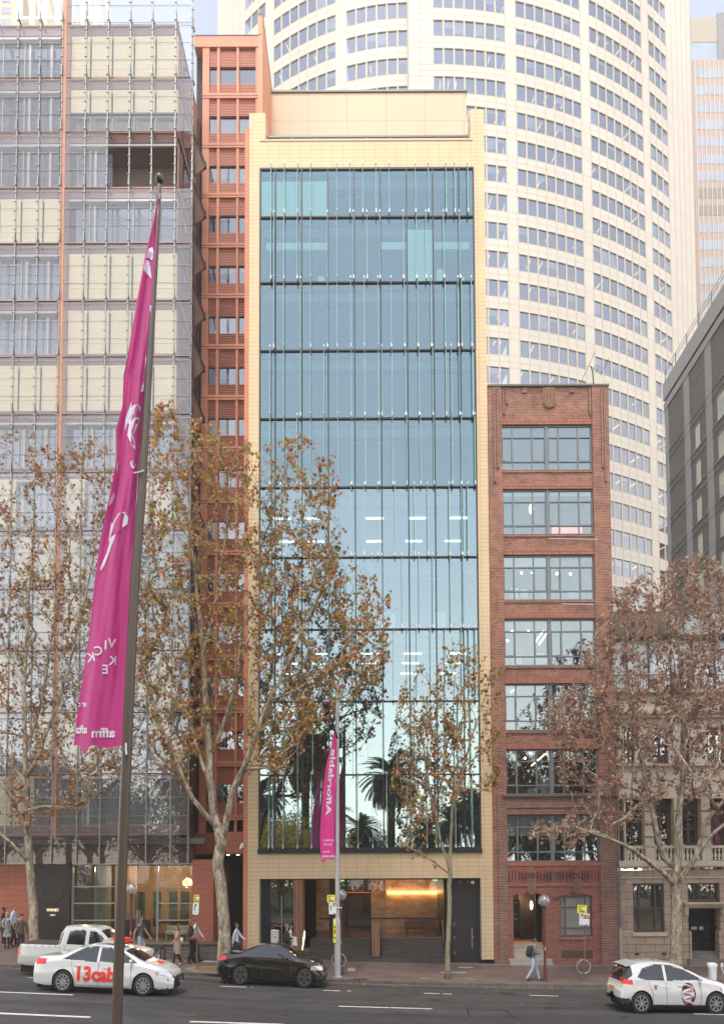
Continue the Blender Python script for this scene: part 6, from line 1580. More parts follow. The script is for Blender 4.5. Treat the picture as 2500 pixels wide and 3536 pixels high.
def seam(t, C, pts, w=.007, name='door_seam', m_=None, sides=(-1, 1), off=.0):
    for sd in sides:
        b = MB(); P = []
        for (x0, z0), (x1, z1) in zip(pts, pts[1:]):
            k = max(1, int(math.hypot(x1 - x0, z1 - z0) / .06))
            for i in range(k): x = x0 + (x1 - x0) * i / k; z = z0 + (z1 - z0) * i / k; P.append((x, sd * (C.side_y(x, z) + off), z))
        x, z = pts[-1]; P.append((x, sd * (C.side_y(x, z) + off), z)); b.tube(P, w, 4); b.build(name, m_ or SEAM, t, world=False)
def extras(t, C, handles, mirror, paint, mcol=None):
    for sd in (-1, 1):
        for x, z in handles:
            b = MB(); y = C.side_y(x, z) + .015; b.box(x - .09, x + .09, sd * y - .012, sd * y + .012, z - .014, z + .014); b.build('door_handle', paint, t, world=False)
        x, z = mirror; y = C.side_y(x, z - .08); b = MB(); b.ball((x, sd * (y + .10), z), .085, 10, (.75, 1.0, .75)); b.tube([(x + .02, sd * (y - .02), z - .05), (x + .01, sd * (y + .06), z - .02)], .02, 5); b.build('wing_mirror', mcol or paint, t, smooth=True, world=False)
def gslope(x0, x1, y): return (zroad(x1, y) - zroad(x0, y)) / (x1 - x0)
WHITEP = mat('white_car_paint', (.58, .60, .61), .18, coat=1.0); BLACKP = mat('black_car_paint', (.006, .006, .007), .12, coat=1.0); UTEP = mat('pickup_white', (.52, .53, .52), .25, coat=.8)
# white taxi
C1 = Car(4.85, 1.83, [(0, .92), (.06, 1.02), (.2, 1.08), (.75, 1.12), (1.05, 1.20), (1.6, 1.41), (2.0, 1.465), (2.35, 1.475), (2.8, 1.43), (3.15, 1.32), (3.85, 1.02), (4.3, .93), (4.62, .82), (4.8, .70), (4.85, .60)],
         [(0, .86), (1.2, .98), (3.6, .90), (4.3, .80), (4.85, .55)], (1.06, 3.88), .335)
SW1 = [(1.02, 1.01), (1.72, 1.36), (2.1, 1.40), (2.6, 1.385), (3.0, 1.29), (3.58, .985), (3.0, .965), (2.0, .98)]
def cl1(x, y, z, j):
    ay = abs(y)
    if ay > .58 and in_poly(x, z, SW1) and not (2.20 < x < 2.30): return 'glass'
    if ay < .60 and (3.10 < x < 3.80 or 1.08 < x < 1.62) and j > 24: return 'glass'
    if x > 3.95 and .66 + (x - 3.95) * .0 < z < .80 - (x - 4.3) * .10 and .52 < ay and x > 4.28: return 'head'
    if x > 4.6 and (.30 < z < .62) and ay < .62: return 'trim'
    if x < .42 and .84 < z < 1.0 and ay > .42: return 'tail'
    if z < .245: return 'trim'
    return 'body'
X0 = -11.8; yc = -10.05; sl_ = gslope(X0, X0 + 4.85, yc)
taxi = build_car('taxi', 'white taxi sedan with red door lettering and a red roof sign, behind the flagpole', 'taxi', C1, (X0, yc, zroad(X0, yc)), sl_, WHITEP, cl1, RIMS, 10)
seam(taxi, C1, [(1.30, .95), (1.42, .62), (1.50, .30)]); seam(taxi, C1, [(2.28, .97), (2.30, .26)]); seam(taxi, C1, [(3.42, .94), (3.45, .40), (3.38, .27)]); seam(taxi, C1, [(1.5, .27), (3.38, .25)])
seam(taxi, C1, [(1.0, 1.0), (1.72, 1.375), (2.1, 1.412), (2.6, 1.395), (3.0, 1.305), (3.6, .98)], .012, 'window_trim', TRIM)
extras(taxi, C1, [(1.55, .84), (2.55, .80)], (3.42, 1.04), WHITEP)
REDL = mat('taxi_red', (.72, .045, .02), .5)
def on_side(C, cx, cz, sd=-1):
    return lambda x, y, z: (cx + x, sd * (C.side_y(cx + x, cz + y) + .016 + z), cz + y)
_os = on_side(C1, 2.30, .42); tx = text_mb('13cabs', .58, lambda x, y, z: _os(x * 1.06, y, z), .001, bold=.022, sub=4); tx.build('door_lettering', REDL, taxi, world=False)
b = MB(); b.prism([(2.35, 1.52), (3.0, 1.52), (2.95, 1.64), (2.5, 1.66)], -.36, .36, 'y'); rs = b.build('roof_sign', REDL, taxi, world=False); b = MB(); b.box(2.3, 3.0, -.3, .3, 1.475, 1.52); b.build('sign_base', TRIM, rs, world=False)
b = MB(); b.box(2.2, 2.7, -.42, .42, 1.50, 1.60); b.build('light_bar', mat('lamp_pale', (.5, .5, .5), .3), rs, world=False)
b = MB(); b.box(4.9, 4.97, -.22, .22, .40, .50); b.build('number_plate', mat('plate_blue', (.08, .14, .35), .5), taxi, world=False)
for sd in (-1, 1): b = MB(); b.ball((4.72, sd * .68, .42), .07, 10, (.8, .8, .9)); b.build('fog_light', lit('fog_light_m', (1, .8, .5), 3.5), taxi, smooth=True, world=False)
b = MB(); b.prism([(4.05, .985), (4.30, .955), (4.30, .965), (4.05, .99)], -.2, .2, 'y'); b.build('bonnet_badge', REDL, taxi, world=False)
# black coupe
C2 = Car(4.43, 1.78, [(0, .84), (.05, .97), (.15, 1.03), (.55, 1.05), (.85, 1.09), (1.25, 1.24), (1.75, 1.385), (2.1, 1.415), (2.45, 1.39), (2.75, 1.29), (3.30, 1.02), (3.8, .93), (4.15, .83), (4.36, .70), (4.43, .56)],
         [(0, .84), (1.0, .96), (3.2, .90), (3.9, .80), (4.43, .52)], (.93, 3.62), .335)
SW2 = [(1.02, 1.0), (1.5, 1.27), (1.95, 1.345), (2.35, 1.325), (2.7, 1.20), (3.10, .975), (2.0, .97)]
def cl2(x, y, z, j):
    ay = abs(y)
    if ay > .56 and in_poly(x, z, SW2) and not (1.80 < x < 1.84): return 'glass'
    if ay < .60 and (2.72 < x < 3.26 or .92 < x < 1.52) and j > 24: return 'glass'
    if x > 3.86 and .62 < z < .76 and ay > .50: return 'head'
    if x < .28 and .80 < z < .96 and ay > .45: return 'tail'
    if z < .25 or (x > 4.1 and .28 < z < .45): return 'trim'
    return 'body'
X0 = -6.1; yc = -6.62; sl_ = gslope(X0, X0 + 4.43, yc)
coupe = build_car('parked_car', 'glossy black two door coupe parked at the kerb beside the big plane tree', 'car', C2, (X0, yc, zroad(X0, yc)), sl_, BLACKP, cl2, RIMB, 5)
coupe.scale = (.955, 1, 1.2); coupe.location.x += .06
seam(coupe, C2, [(1.83, .95), (1.80, .5), (1.9, .28)]); seam(coupe, C2, [(3.0, .92), (3.05, .4), (2.98, .27)]); seam(coupe, C2, [(.98, 1.0), (1.5, 1.285), (1.95, 1.36), (2.35, 1.34), (2.72, 1.21), (3.12, .975)], .012, 'window_trim', TRIM)
seam(coupe, C2, [(.5, .74), (1.6, .72), (3.2, .69)], .006, 'crease_line', mat('crease_gloss', (.02, .02, .022), .1)); extras(coupe, C2, [(2.0, .80)], (2.85, .99), BLACKP)
b = MB(); b.prism([(4.44, .52), (4.47, .70), (4.50, .68), (4.52, .52)], -.32, .32, 'y'); b.build('grille', mat('grille_chrome', (.12, .12, .12), .3, .8), coupe, world=False)
# white hatchback
C3 = Car(3.94, 1.74, [(0, .74), (.03, .92), (.10, 1.10), (.32, 1.38), (.6, 1.475), (1.2, 1.515), (1.7, 1.49), (2.15, 1.38), (2.95, 1.05), (3.4, .95), (3.7, .83), (3.88, .68), (3.94, .56)],
         [(0, .80), (.5, 1.0), (2.6, .93), (3.3, .83), (3.94, .52)], (.62, 3.18), .325, roofw=.66)
SW3 = [(.50, 1.07), (.72, 1.30), (1.15, 1.42), (1.7, 1.40), (2.15, 1.27), (2.75, 1.0), (1.5, .985), (.72, 1.01)]
def cl3(x, y, z, j):
    ay = abs(y)
    if ay > .54 and in_poly(x, z, SW3) and not (1.42 < x < 1.50): return 'glass'
    if ay < .60 and 2.2 < x < 2.90 and j > 24: return 'glass'
    if x < .36 and z > 1.0 and z < 1.36 and (ay < .72): return 'glass'
    if x < .34 and .86 < z < 1.00 and ay > .38: return 'tail'
    if x < .10 and .86 < z < 1.0: return 'roofdark'
    if x > 3.35 and .66 < z < .80 and ay > .5: return 'head'
    if z < .26 or (x < .25 and z < .46) or (x > 3.7 and z < .55): return 'trim'
    return 'body'
X0 = 8.76; yc = -10.55; sl_ = gslope(X0, X0 + 3.94, yc)
hatch = build_car('hatchback', 'white hatchback with a round blue and red door emblem at the right edge', 'car', C3, (X0, yc, zroad(X0, yc)), sl_, WHITEP, cl3, RIMS, 8)
seam(hatch, C3, [(.86, .99), (1.0, .62), (1.02, .3)]); seam(hatch, C3, [(1.46, .98), (1.50, .27)]); seam(hatch, C3, [(2.62, .93), (2.68, .4), (2.6, .28)]); seam(hatch, C3, [(1.02, .28), (2.6, .26)])
seam(hatch, C3, [(.5, 1.06), (.72, 1.31), (1.15, 1.43), (1.7, 1.41), (2.15, 1.28), (2.76, 1.0)], .011, 'window_trim', TRIM); extras(hatch, C3, [(1.12, .86), (1.95, .83)], (2.62, 1.05), WHITEP)
EMB = mat('emblem_navy', (.035, .02, .075), .5); EMR = mat('emblem_red', (.55, .08, .10), .5); EMW = mat('emblem_white', (.6, .62, .7), .5)
def disc(cx, cz, rx, rz, off, n=28): 
    b = MB(); b.add([(cx + rx * math.cos(2 * math.pi * k / n), -(C3.side_y(cx + rx * math.cos(2 * math.pi * k / n), cz + rz * math.sin(2 * math.pi * k / n)) + off), cz + rz * math.sin(2 * math.pi * k / n)) for k in range(n)], [tuple(range(n - 1, -1, -1))]); return b
eb = disc(2.22, .60, .245, .33, .008).build('round_emblem', EMB, hatch, world=False)
for i, (zz) in enumerate((.83, .70, .60, .50, .37)):
    for dz, mm, nm in ((0, EMR, 'emblem_red_stripe'), (.036, EMW, 'emblem_white_stripe')):
        b = MB(); s = 1 if i % 2 else -1; P = [(2.22 + a * .17, -(C3.side_y(2.22 + a * .17, .6) + .016 + (.002 if dz else 0)), zz + dz - .03 + s * a * .05 + .02 * (1 - a * a)) for a in (-1, -.5, 0, .5, 1)]
        b.tube(P, .015, 4); b.build(nm, mm, eb, world=False)
b = disc(1.10, .78, .05, .06, .008); b.build('small_emblem', EMR, hatch, world=False)
b = MB()
for k in range(2): b.box(1.22, 1.62, -(C3.side_y(1.4, .78) + .012), -(C3.side_y(1.4, .78) - .01), .79 - k * .06, .80 - k * .06)
b.build('door_writing', mat('pale_blue_writing', (.45, .5, .6), .6), hatch, world=False)
b = MB(); b.box(-.125, -.10, -.26, .26, .62, .74); b.build('number_plate', mat('plate_yellow', (.6, .45, .08), .5), hatch, world=False)
b = MB(); b.prism([(.20, 1.35), (.60, 1.46), (.60, 1.485), (.14, 1.385)], -.52, .52, 'y'); b.build('roof_spoiler', WHITEP, hatch, world=False)
# white pickup at the kerb
C4 = Car(5.2, 1.80, [(0, 1.02), (.04, 1.12), (.1, 1.14), (1.62, 1.15), (1.66, 1.17), (1.74, 1.62), (1.85, 1.74), (2.2, 1.78), (2.9, 1.77), (3.2, 1.68), (3.80, 1.20), (4.0, 1.14), (4.8, 1.04), (5.1, .90), (5.2, .78)],
         [(0, 1.05), (1.5, 1.09), (1.7, 1.12), (3.6, 1.08), (4.5, .98), (5.2, .75)], (1.22, 4.25), .37, sill=.38, roofw=.78)
SW4 = [(1.92, 1.14), (1.98, 1.60), (2.5, 1.66), (3.0, 1.62), (3.25, 1.5), (3.62, 1.13)]
def cl4(x, y, z, j):
    ay = abs(y)
    if ay > .60 and in_poly(x, z, SW4) and not (2.66 < x < 2.80): return 'glass'
    if ay < .66 and (3.22 < x < 3.78) and j > 24: return 'glass'
    if ay < .66 and 1.66 < x < 1.75 and z > 1.25: return 'glass'
    if x < 1.62 and j > 26 and ay < .80: return 'tonneau'
    if x < .08 and .72 < z < 1.0 and ay > .72: return 'tail'
    if x > 4.75 and .80 < z < .96 and ay > .5: return 'head'
    return 'body'
X0 = -14.05; yc = -6.78; sl_ = gslope(X0, X0 + 5.2, yc)
ute = build_car('pickup_truck', 'white double cab pickup with a black load cover parked at the kerb behind the taxi', 'pickup', C4, (X0, yc, zroad(X0, yc)), sl_, UTEP, cl4, RIMS, 6)
seam(ute, C4, [(1.66, 1.1), (1.66, .45)]); seam(ute, C4, [(1.88, 1.12), (1.84, .8), (1.95, .45)]); seam(ute, C4, [(2.73, 1.1), (2.75, .42)]); seam(ute, C4, [(3.62, 1.08), (3.66, .45)]); extras(ute, C4, [(2.02, .99), (2.95, .98)], (3.5, 1.25), UTEP)
b = MB(); b.tube([(1.58, -.72, 1.12), (1.66, -.68, 1.5), (1.80, -.60, 1.72), (1.80, .60, 1.72), (1.66, .68, 1.5), (1.58, .72, 1.12)], .035, 6); b.build('sports_bar', UTEP, ute, smooth=True, world=False)
b = MB()
for x in (.12, .4, .68, .96, 1.24, 1.5): b.tube([(x, -.84, 1.1), (x + .01, -.885, 1.06), (x + .03, -.89, 1.02)], .008, 4)
b.build('cover_hook', TRIM, ute, world=False)
b = MB(); b.tube([(5.35, -.75, .55), (5.42, -.75, .95), (5.35, -.3, 1.12), (5.35, .3, 1.12), (5.42, .75, .95), (5.35, .75, .55)], .035, 6); b.tube([(5.38, -.3, .6), (5.36, -.3, 1.12)], .03, 6); b.tube([(5.38, .3, .6), (5.36, .3, 1.12)], .03, 6); b.box(5.1, 5.45, -.85, .85, .5, .68); b.build('bull_bar', TRIM, ute, world=False)
# ------------------------------------------------------------------ poles, banners, lamps, signs
def cloth(name, m, parent, left, right, y0, wave, rows=60, cols_=26, bulge=0.0):
    """a hanging banner between two edges given in the photograph, with folds in depth"""
    def edge(E, v):
        for (a, va), (b_, vb) in zip(E, E[1:]):
            if v <= vb: return a + (b_ - a) * (v - va) / (vb - va)
        return E[-1][0]
    return edge
MAG = bpy.data.materials.new('magenta_cloth'); MAG.use_nodes = True; nt = MAG.node_tree; nt.nodes.clear()
o = nd(nt, 'ShaderNodeOutputMaterial'); b_ = nd(nt, 'ShaderNodeBsdfPrincipled'); t_ = nd(nt, 'ShaderNodeBsdfTranslucent'); mx = nd(nt, 'ShaderNodeMixShader'); mx.inputs[0].default_value = .3
b_.inputs['Base Color'].default_value = (.62, .05, .29, 1); b_.inputs['Roughness'].default_value = .55; b_.inputs['Sheen Weight'].default_value = .3; t_.inputs[0].default_value = (.6, .03, .25, 1)
nt.links.new(b_.outputs[0], mx.inputs[1]); nt.links.new(t_.outputs[0], mx.inputs[2]); nt.links.new(mx.outputs[0], o.inputs[0])
LILAC = mat('banner_print', (.72, .68, .82), .6)
class Banner:
    def __init__(s, left, right, y0, folds, amp, tilt=0.0):
        s.l, s.r, s.y0, s.folds, s.amp, s.tilt = left, right, y0, folds, amp, tilt
        s.v0, s.v1 = left[0][1], max(left[-1][1], right[-1][1])
    def e(s, E, v):
        if v <= E[0][1]: return E[0][0]
        for (a, va), (b, vb) in zip(E, E[1:]):
            if v <= vb: return a + (b - a) * (v - va) / (vb - va)
        return E[-1][0]
    def y(s, f, v):
        t = (v - s.v0) / (s.v1 - s.v0); w_ = min(1, t * 2.2 + .15)
        d = 0
        for (c, ph, k, sh) in s.folds: d += c * math.sin(k * (f + sh * t) * math.pi + ph)
        return s.y0 - s.amp * w_ * d - s.tilt * (1 - f)
    def pt(s, f, v, off=0.0):
        u = s.e(s.l, v) + (s.e(s.r, v) - s.e(s.l, v)) * f
        return W(u, v, s.y(f, v) - off)
    def at(s, u, v, off=.012):
        a, b = s.e(s.l, v), s.e(s.r, v); f = 0 if b == a else max(0, min(1, (u - a) / (b - a)))
        return W(u, v, s.y(f, v) - off)
    def mesh(s, rows, cols_, bot):
        mb = MB(); vs = []
        for i in range(rows + 1):
            for j in range(cols_ + 1):
                f = j / cols_; v = s.v0 + (bot(f) - s.v0) * i / rows; vs.append(s.pt(f, v))
        n = cols_ + 1
        mb.add(vs, [(i * n + j, i * n + j + 1, (i + 1) * n + j + 1, (i + 1) * n + j) for i in range(rows) for j in range(cols_)]); return mb
PY = -23.3
pole_pts = [(402, 3640, .0885), (405, 3526, .0875), (415, 3200, .087), (428, 2850, .086), (447, 2420, .084), (467, 2000, .082), (488, 1737, .075), (513, 1321, .062), (534, 960, .050), (546, 760, .044), (551, 640, .040)]
fp = thing('flagpole', 'tall dark brown leaning flagpole close to the camera', 'flagpole', (W(400, 3640, PY).x, PY, zpav(-4, -5.6)))
b = MB(); PP = [(W(u, v, PY), r) for u, v, r in pole_pts]
gz_ = g(PP[0][0].x) + .15
b.tube([Vector((PP[0][0].x - .02, PY, gz_))] + [p for p, r in PP], [.09] + [r for p, r in PP], 20); b.build('pole', mat('bronze_paint', (.105, .082, .068), .42, .3, var=.08, scale=2), fp, smooth=True)
b = MB(); c = W(552, 617, PY); b.ball(c, .078, 16); b.build('finial', mat('bronze_ball', (.09, .08, .075), .3, .5), fp, smooth=True)
b = MB(); b.tube([(fp.location.x, PY, gz_), (fp.location.x, PY, gz_ + .06)], [.2, .2], 16); b.build('base_plate', MATS['bronze_paint'], fp)
BL1 = [(551, 662), (530, 764), (503, 875), (473, 1041), (443, 1225), (428, 1294), (424, 1400), (402, 1484), (404, 1585), (378, 1723), (346, 1871), (327, 2018), (309, 2194), (272, 2433), (256, 2575)]
BR1 = [(554, 655), (549, 760), (541, 880), (528, 1041), (512, 1225), (505, 1300), (497, 1400), (490, 1484), (482, 1585), (472, 1723), (462, 1871), (452, 2018), (446, 2194), (438, 2433), (432, 2580)]
ban = Banner(BL1, BR1, PY - .02, [(.7, .4, 2.6, .6), (.3, 1.2, 5.0, -.7), (.08, .2, 10, .9)], .085, .04)
fl = thing('banner', 'large magenta banner with pale lettering hanging from the near flagpole', 'banner', W(480, 1500, PY), 0)
b = ban.mesh(130, 34, lambda f: 2575 + 38 * math.exp(-((f - .22) / .08) ** 2) - 8 * math.sin(f * 7)); b.build('cloth', MAG, fl, smooth=True)
def reg(p): return (180 + .9224 * p[0], 580 + .9233 * p[1])
SH = [[(352, 335), (360, 305), (376, 294), (381, 310), (377, 345), (362, 338)], [(343, 380), (352, 345), (362, 345), (368, 370), (374, 415), (360, 400)], [(366, 515), (374, 512), (374, 540), (368, 540)],
      [(350, 708), (355, 705), (356, 760), (351, 775)], [(331, 838), (344, 800), (344, 835)],
      [(284, 960), (288, 915), (305, 888), (322, 883), (334, 895), (333, 912), (318, 908), (302, 926), (296, 950)], [(283, 1000), (290, 955), (310, 934), (328, 932), (329, 948), (313, 962), (305, 1000), (314, 1055), (299, 1038)],
      [(274, 985), (276, 940), (290, 895), (299, 870), (298, 900), (284, 950)], [(293, 1100), (303, 1093), (311, 1110), (308, 1125), (298, 1120)], [(241, 1105), (249, 1102), (246, 1133), (241, 1133)],
      [(213, 1263), (219, 1237), (232, 1212), (236, 1226), (225, 1254)],
      [(183, 1508), (180, 1500), (205, 1440), (216, 1402), (214, 1380), (232, 1320), (250, 1291), (272, 1286), (286, 1305), (283, 1333), (258, 1349), (240, 1370), (225, 1410), (197, 1488)],
      [(222, 1330), (236, 1326), (222, 1372), (212, 1400)]]
for s_ in SH:
    P = [reg(p) for p in s_]; cx = sum(p[0] for p in P) / len(P); cy = sum(p[1] for p in P) / len(P)
    # keep the print on the cloth: fine fan of small faces
    mb = MB(); n = len(P); Q = []
    for i in range(n):
        for k in range(3): t = k / 3; Q.append((P[i][0] + (P[(i + 1) % n][0] - P[i][0]) * t, P[i][1] + (P[(i + 1) % n][1] - P[i][1]) * t))
    mb.add([ban.at(u, v) for u, v in Q], [tuple(range(len(Q) - 1, -1, -1))]); mb.build('printed_stroke', LILAC, fl)
def glyphs(B, body, size_px, cu, cv, name, parent, m_, ang=0.0, mirror=True, bold=0.0, sq=1.0, off=.012, alongy=False):
    ca, sa = math.cos(ang), math.sin(ang)
    def pl(x, y, z):
        x, y = x * size_px * sq, y * size_px
        uu, vv = (x * ca - y * sa), -(x * sa + y * ca)
        if mirror: uu = -uu
        return B.at(cu + uu, cv + vv, off + z * .2)
    text_mb(body, 1.0, pl, .004, bold=bold, sub=2).build(name, m_, parent)
WHP = mat('white_print', (.72, .70, .76), .6)
for ch_, u, v, a in (('V', 386, 2236, .1), ('I', 366, 2242, 0), ('C', 342, 2262, -.1), ('K', 318, 2284, -.2), ('K', 391, 2296, 0), ('E', 365, 2326, 0)):
    glyphs(ban, ch_, 44, u, v, 'printed_letter', fl, WHP, a, bold=.012)
glyphs(ban, 'affm', 44, 357, 2545, 'printed_word', fl, WHP, 0, bold=.03, sq=1.1); glyphs(ban, 'afta', 40, 282, 2532, 'printed_word', fl, WHP, 0, bold=.03, sq=.7); glyphs(ban, 'er c', 30, 286, 2440, 'printed_word', fl, WHP, 0, bold=.02, sq=.6)
b = MB(); p = W(436, 2590, PY - .1); b.tube([p + Vector((0, 0, .12)), p, p + Vector((.01, 0, -.08))], .018, 6); p = W(487, 1630, PY - .1); b.tube([p + Vector((-.12, 0, -.02)), p + Vector((0, 0, .0)), p + Vector((.06, 0, .03))], .016, 6); p = W(553, 668, PY - .04); b.tube([p, p + Vector((-.02, 0, -.1))], .012, 5); b.build('white_tie', WHITEM, fl)
# the street light by the kerb, with its own banner
LY = KY + .62
lp = thing('street_light', 'pale grey street light pole with an arm lamp in front of the cream building', 'street light', (W(1166, 3363, LY).x, LY, zpav(-1.3, LY)))
lx = lp.location.x; lz = lp.location.z; LG = mat('pale_grey_paint', (.42, .43, .44), .45, .2, var=.06, scale=3)
b = MB(); z1, z2 = PZ(1167, 3185, LY), PZ(1167, 3165, LY); zt = PZ(1167, 2362, LY)
b.tube([(lx, LY, lz), (lx, LY, z1), (lx, LY, z2), (lx + .02, LY, zt)], [.142, .135, .098, .088], 16); b.tube([(lx, LY, lz - .02), (lx, LY, lz + .03)], [.2, .19], 12); b.build('pole', LG, lp, smooth=False)
b = MB(); h0 = W(1126, 2432, -7.0); p0 = W(1166, 2553, LY); b.tube([p0, p0.lerp(h0, .5) + Vector((0, 0, .05)), h0 + Vector((.08, .25, -.12))], [.045, .04, .035], 8); b.build('lamp_arm', mat('arm_brown', (.12, .09, .08), .5, .3), lp, smooth=True)
b = MB(); b.ball(h0, .2, 14, (.85, 1.3, .9)); hd = b.build('lamp_head', mat('lamp_dark', (.07, .035, .03), .5, .2), lp, smooth=True)
b = MB(); b.ball(h0 + Vector((0, 0, .07)), .2, 14, (.8, 1.1, .6)); b.build('lamp_cover', mat('lamp_cover_grey', (.3, .3, .3), .4), hd, smooth=True)
b = MB()
for v in (2560, 2770, 2966): z = PZ(1167, v, LY); b.tube([(lx, LY, z - .03), (lx, LY, z + .03)], [.112, .112], 12)
for z in (1.6, 3.0): b.tube([(lx, LY, lz + z - .02), (lx, LY, lz + z + .02)], [.143, .143], 12)
b.build('clamp', STEEL, lp)
BL2 = [(1152, 2530), (1143, 2576), (1128, 2640), (1117, 2716), (1110, 2807), (1105, 2884), (1107, 2963)]
BR2 = [(1157, 2532), (1164, 2560), (1164, 2640), (1160, 2716), (1156, 2807), (1155, 2884), (1157, 2966)]
ban2 = Banner(BL2, BR2, LY - .12, [(.6, .3, 2.2, .4), (.3, .5, 5, -.6)], .06, .02)
f2 = thing('banner', 'narrow bright pink banner lettered Affordable on the street light pole', 'banner', W(1135, 2750, LY - .1), 0)
PNK = MAG.copy(); PNK.name = 'pink_cloth'
for n_ in PNK.node_tree.nodes:
    if n_.type == 'BSDF_PRINCIPLED': n_.inputs['Base Color'].default_value = (.85, .035, .33, 1)
    if n_.type == 'BSDF_TRANSLUCENT': n_.inputs[0].default_value = (.8, .03, .3, 1)
b = ban2.mesh(60, 14, lambda f: 2966 + 14 * math.exp(-((f - .2) / .15) ** 2)); b.build('cloth', PNK, f2, smooth=True)
def vert(x, y, z):          # letters climb from A at the foot, mirrored because we see the back
    s = 33; v = 2700 - x * s * 1.62; c = ban2.e(ban2.l, v) + (ban2.e(ban2.r, v) - ban2.e(ban2.l, v)) * .52
    return ban2.at(c + (y - .33) * s * .75, v, .012 + z * .2)
text_mb('Affordable', 1.0, vert, .004, bold=.02, sub=3).build('printed_word', WHP, f2)
for body, u, v, sz_ in (('ROYAL R', 1134, 2905, 9), ('RACEC', 1131, 2919, 9), ('Discov', 1126, 2944, 9), ('affordable', 1134, 2960, 11)):
    glyphs(ban2, body, sz_, u, v, 'printed_line', f2, WHP, 0, bold=.02)
b = MB(); p = PZ(1150, 2966, LY); b.tube([(lx, LY - .05, p), (PX(1108, 2968, LY - .1), LY - .12, p)], .015, 5); p = W(1153, 2530, LY - .1); b.tube([Vector((lx, LY - .05, PZ(1165, 2556, LY))), p], .015, 5); b.build('banner_rod', STEEL, f2)
# globe lamps on dark red posts
RED = mat('maroon_post', (.13, .03, .03), .5, var=.1); GLB = glass_mat('globe_glass', (.80, .80, .80), .18, milky=.22, mcol=(.6, .6, .62))
def globe(u, v, y, label, base=None):
    x = PX(u, v, y); zc = PZ(u, v, y); z0 = zpav(x, y)
    t = thing('globe_lamp', label, 'street lamp', (x, y, z0), 0, 'globe lamps on maroon posts')
    b = MB(); b.tube([(x, y, z0), (x, y, z0 + .25), (x, y, z0 + .9), (x, y, zc - .38)], [.10, .085, .055, .05], 12); b.tube([(x, y, zc - .38), (x, y, zc - .25)], [.05, .10], 12); b.build('post', RED, t)
    b = MB(); b.ball((x, y, zc), .262, 20); b.build('globe', GLB, t, smooth=True)
    b = MB(); b.tube([(x, y, zc - .22), (x, y, zc + .0)], [.05, .04], 8); b.ball((x, y, zc + .04), .07, 10); b.build('bulb', mat('bulb_glass', (.6, .58, .52), .3), t, smooth=True)
    b = MB(); b.box(x - .02, x + .02, y - .075, y - .05, z0 + 1.35, z0 + 1.5); b.build('access_plate', mat('plate_pale', (.55, .53, .45), .5), t)
globe(455, 3069, -4.4, 'globe lamp on a maroon post behind the near flagpole'); globe(1177, 3090, -4.2, 'globe lamp half hidden behind the pale street light pole'); globe(1878, 3110, -4.95, 'globe lamp on a maroon post beside the DORCHESTER HOUSE door')
# sign posts and plates
YS = mat('sign_yellow', (.75, .72, .04), .5); WS = mat('sign_white', (.68, .72, .72), .45); INK = mat('sign_ink', (.03, .03, .03), .6); RDI = mat('sign_red', (.45, .03, .03), .5); GRI = mat('sign_green', (.10, .35, .20), .5); BLU = mat('sign_blue', (.02, .10, .38), .5)
POST = mat('galv_post', (.16, .145, .135), .6, .3)
def plate(t, y, u0, v0, u1, v1, m_, name, rot=0.0, content=None):
    x0, x1, z1, z0 = PX(u0, v0, y), PX(u1, v0, y), PZ(u0, v0, y), PZ(u0, v1, y); cx, cz = (x0 + x1) / 2, (z0 + z1) / 2; ca, sa = math.cos(rot), math.sin(rot)
    def P(a, c, yy): return (cx + a * ca + c * sa, yy, cz - a * sa + c * ca)
    hw_, hh = (x1 - x0) / 2, (z1 - z0) / 2; r = .03; pts = []
    for sx_, sz_, a0 in ((1, 1, 0), (-1, 1, 90), (-1, -1, 180), (1, -1, 270)):
        for k in range(4): a = R(a0 + 30 * k); pts.append((sx_ * (hw_ - r) + r * math.cos(a), sz_ * (hh - r) + r * math.sin(a)))
    mb = MB(); n = len(pts); mb.add([P(a, c, y - .008) for a, c in pts] + [P(a, c, y + .004) for a, c in pts], [tuple(range(n)), tuple(range(2 * n - 1, n - 1, -1))] + [(i, n + i, n + (i + 1) % n, (i + 1) % n) for i in range(n)])
    pl = mb.build(name, m_, t)
    for (kind, a, c, s, mm) in content or []:
        a, c = a * hw_, c * hh
        if kind[0] == '#':
            wv, hv = s; q = MB(); q.add([P(a - wv, c - hv, y - .012), P(a + wv, c - hv, y - .012), P(a + wv, c + hv, y - .012), P(a - wv, c + hv, y - .012)], [(0, 1, 2, 3)]); q.build('printed_block', mm, pl)
        elif kind[0] == '@':
            q = MB(); N = 20; q.tube([P(a + s * math.cos(2 * math.pi * k / N), c + s * math.sin(2 * math.pi * k / N), y - .013) for k in range(N + 1)], .007, 4); q.build('printed_ring', mm, pl)
        else: text_mb(kind, s, lambda x, yy, z: P(a + x, c + yy, y - .013 + z * .3), .003, bold=.006).build('printed_text', mm, pl)
    return pl
YC = [('#', 0, -.62, (.11, .022), INK), ('#', .45, .05, (.055, .06), WS), ('#', -.45, .0, (.045, .02), INK), ('#', -.5, .6, (.03, .035), INK), ('#', .2, .68, (.08, .012), INK), ('#', 0, -.32, (.12, .008), INK)]
def sign_post(ub, vb, ut, vt, y, label):
    a = gp(ub, vb, zpav); y = a.y; c = W(ut, vt, y)
    t = thing('sign_post', label, 'street sign', (a.x, y, a.z), 0, 'parking sign posts at the kerb')
    b = MB(); b.tube([a, c], .028, 8); b.build('post', POST, t); return t, y
t, y = sign_post(682, 3345, 679, 3095, 0, 'parking sign post with yellow and white plates left of the big plane tree')
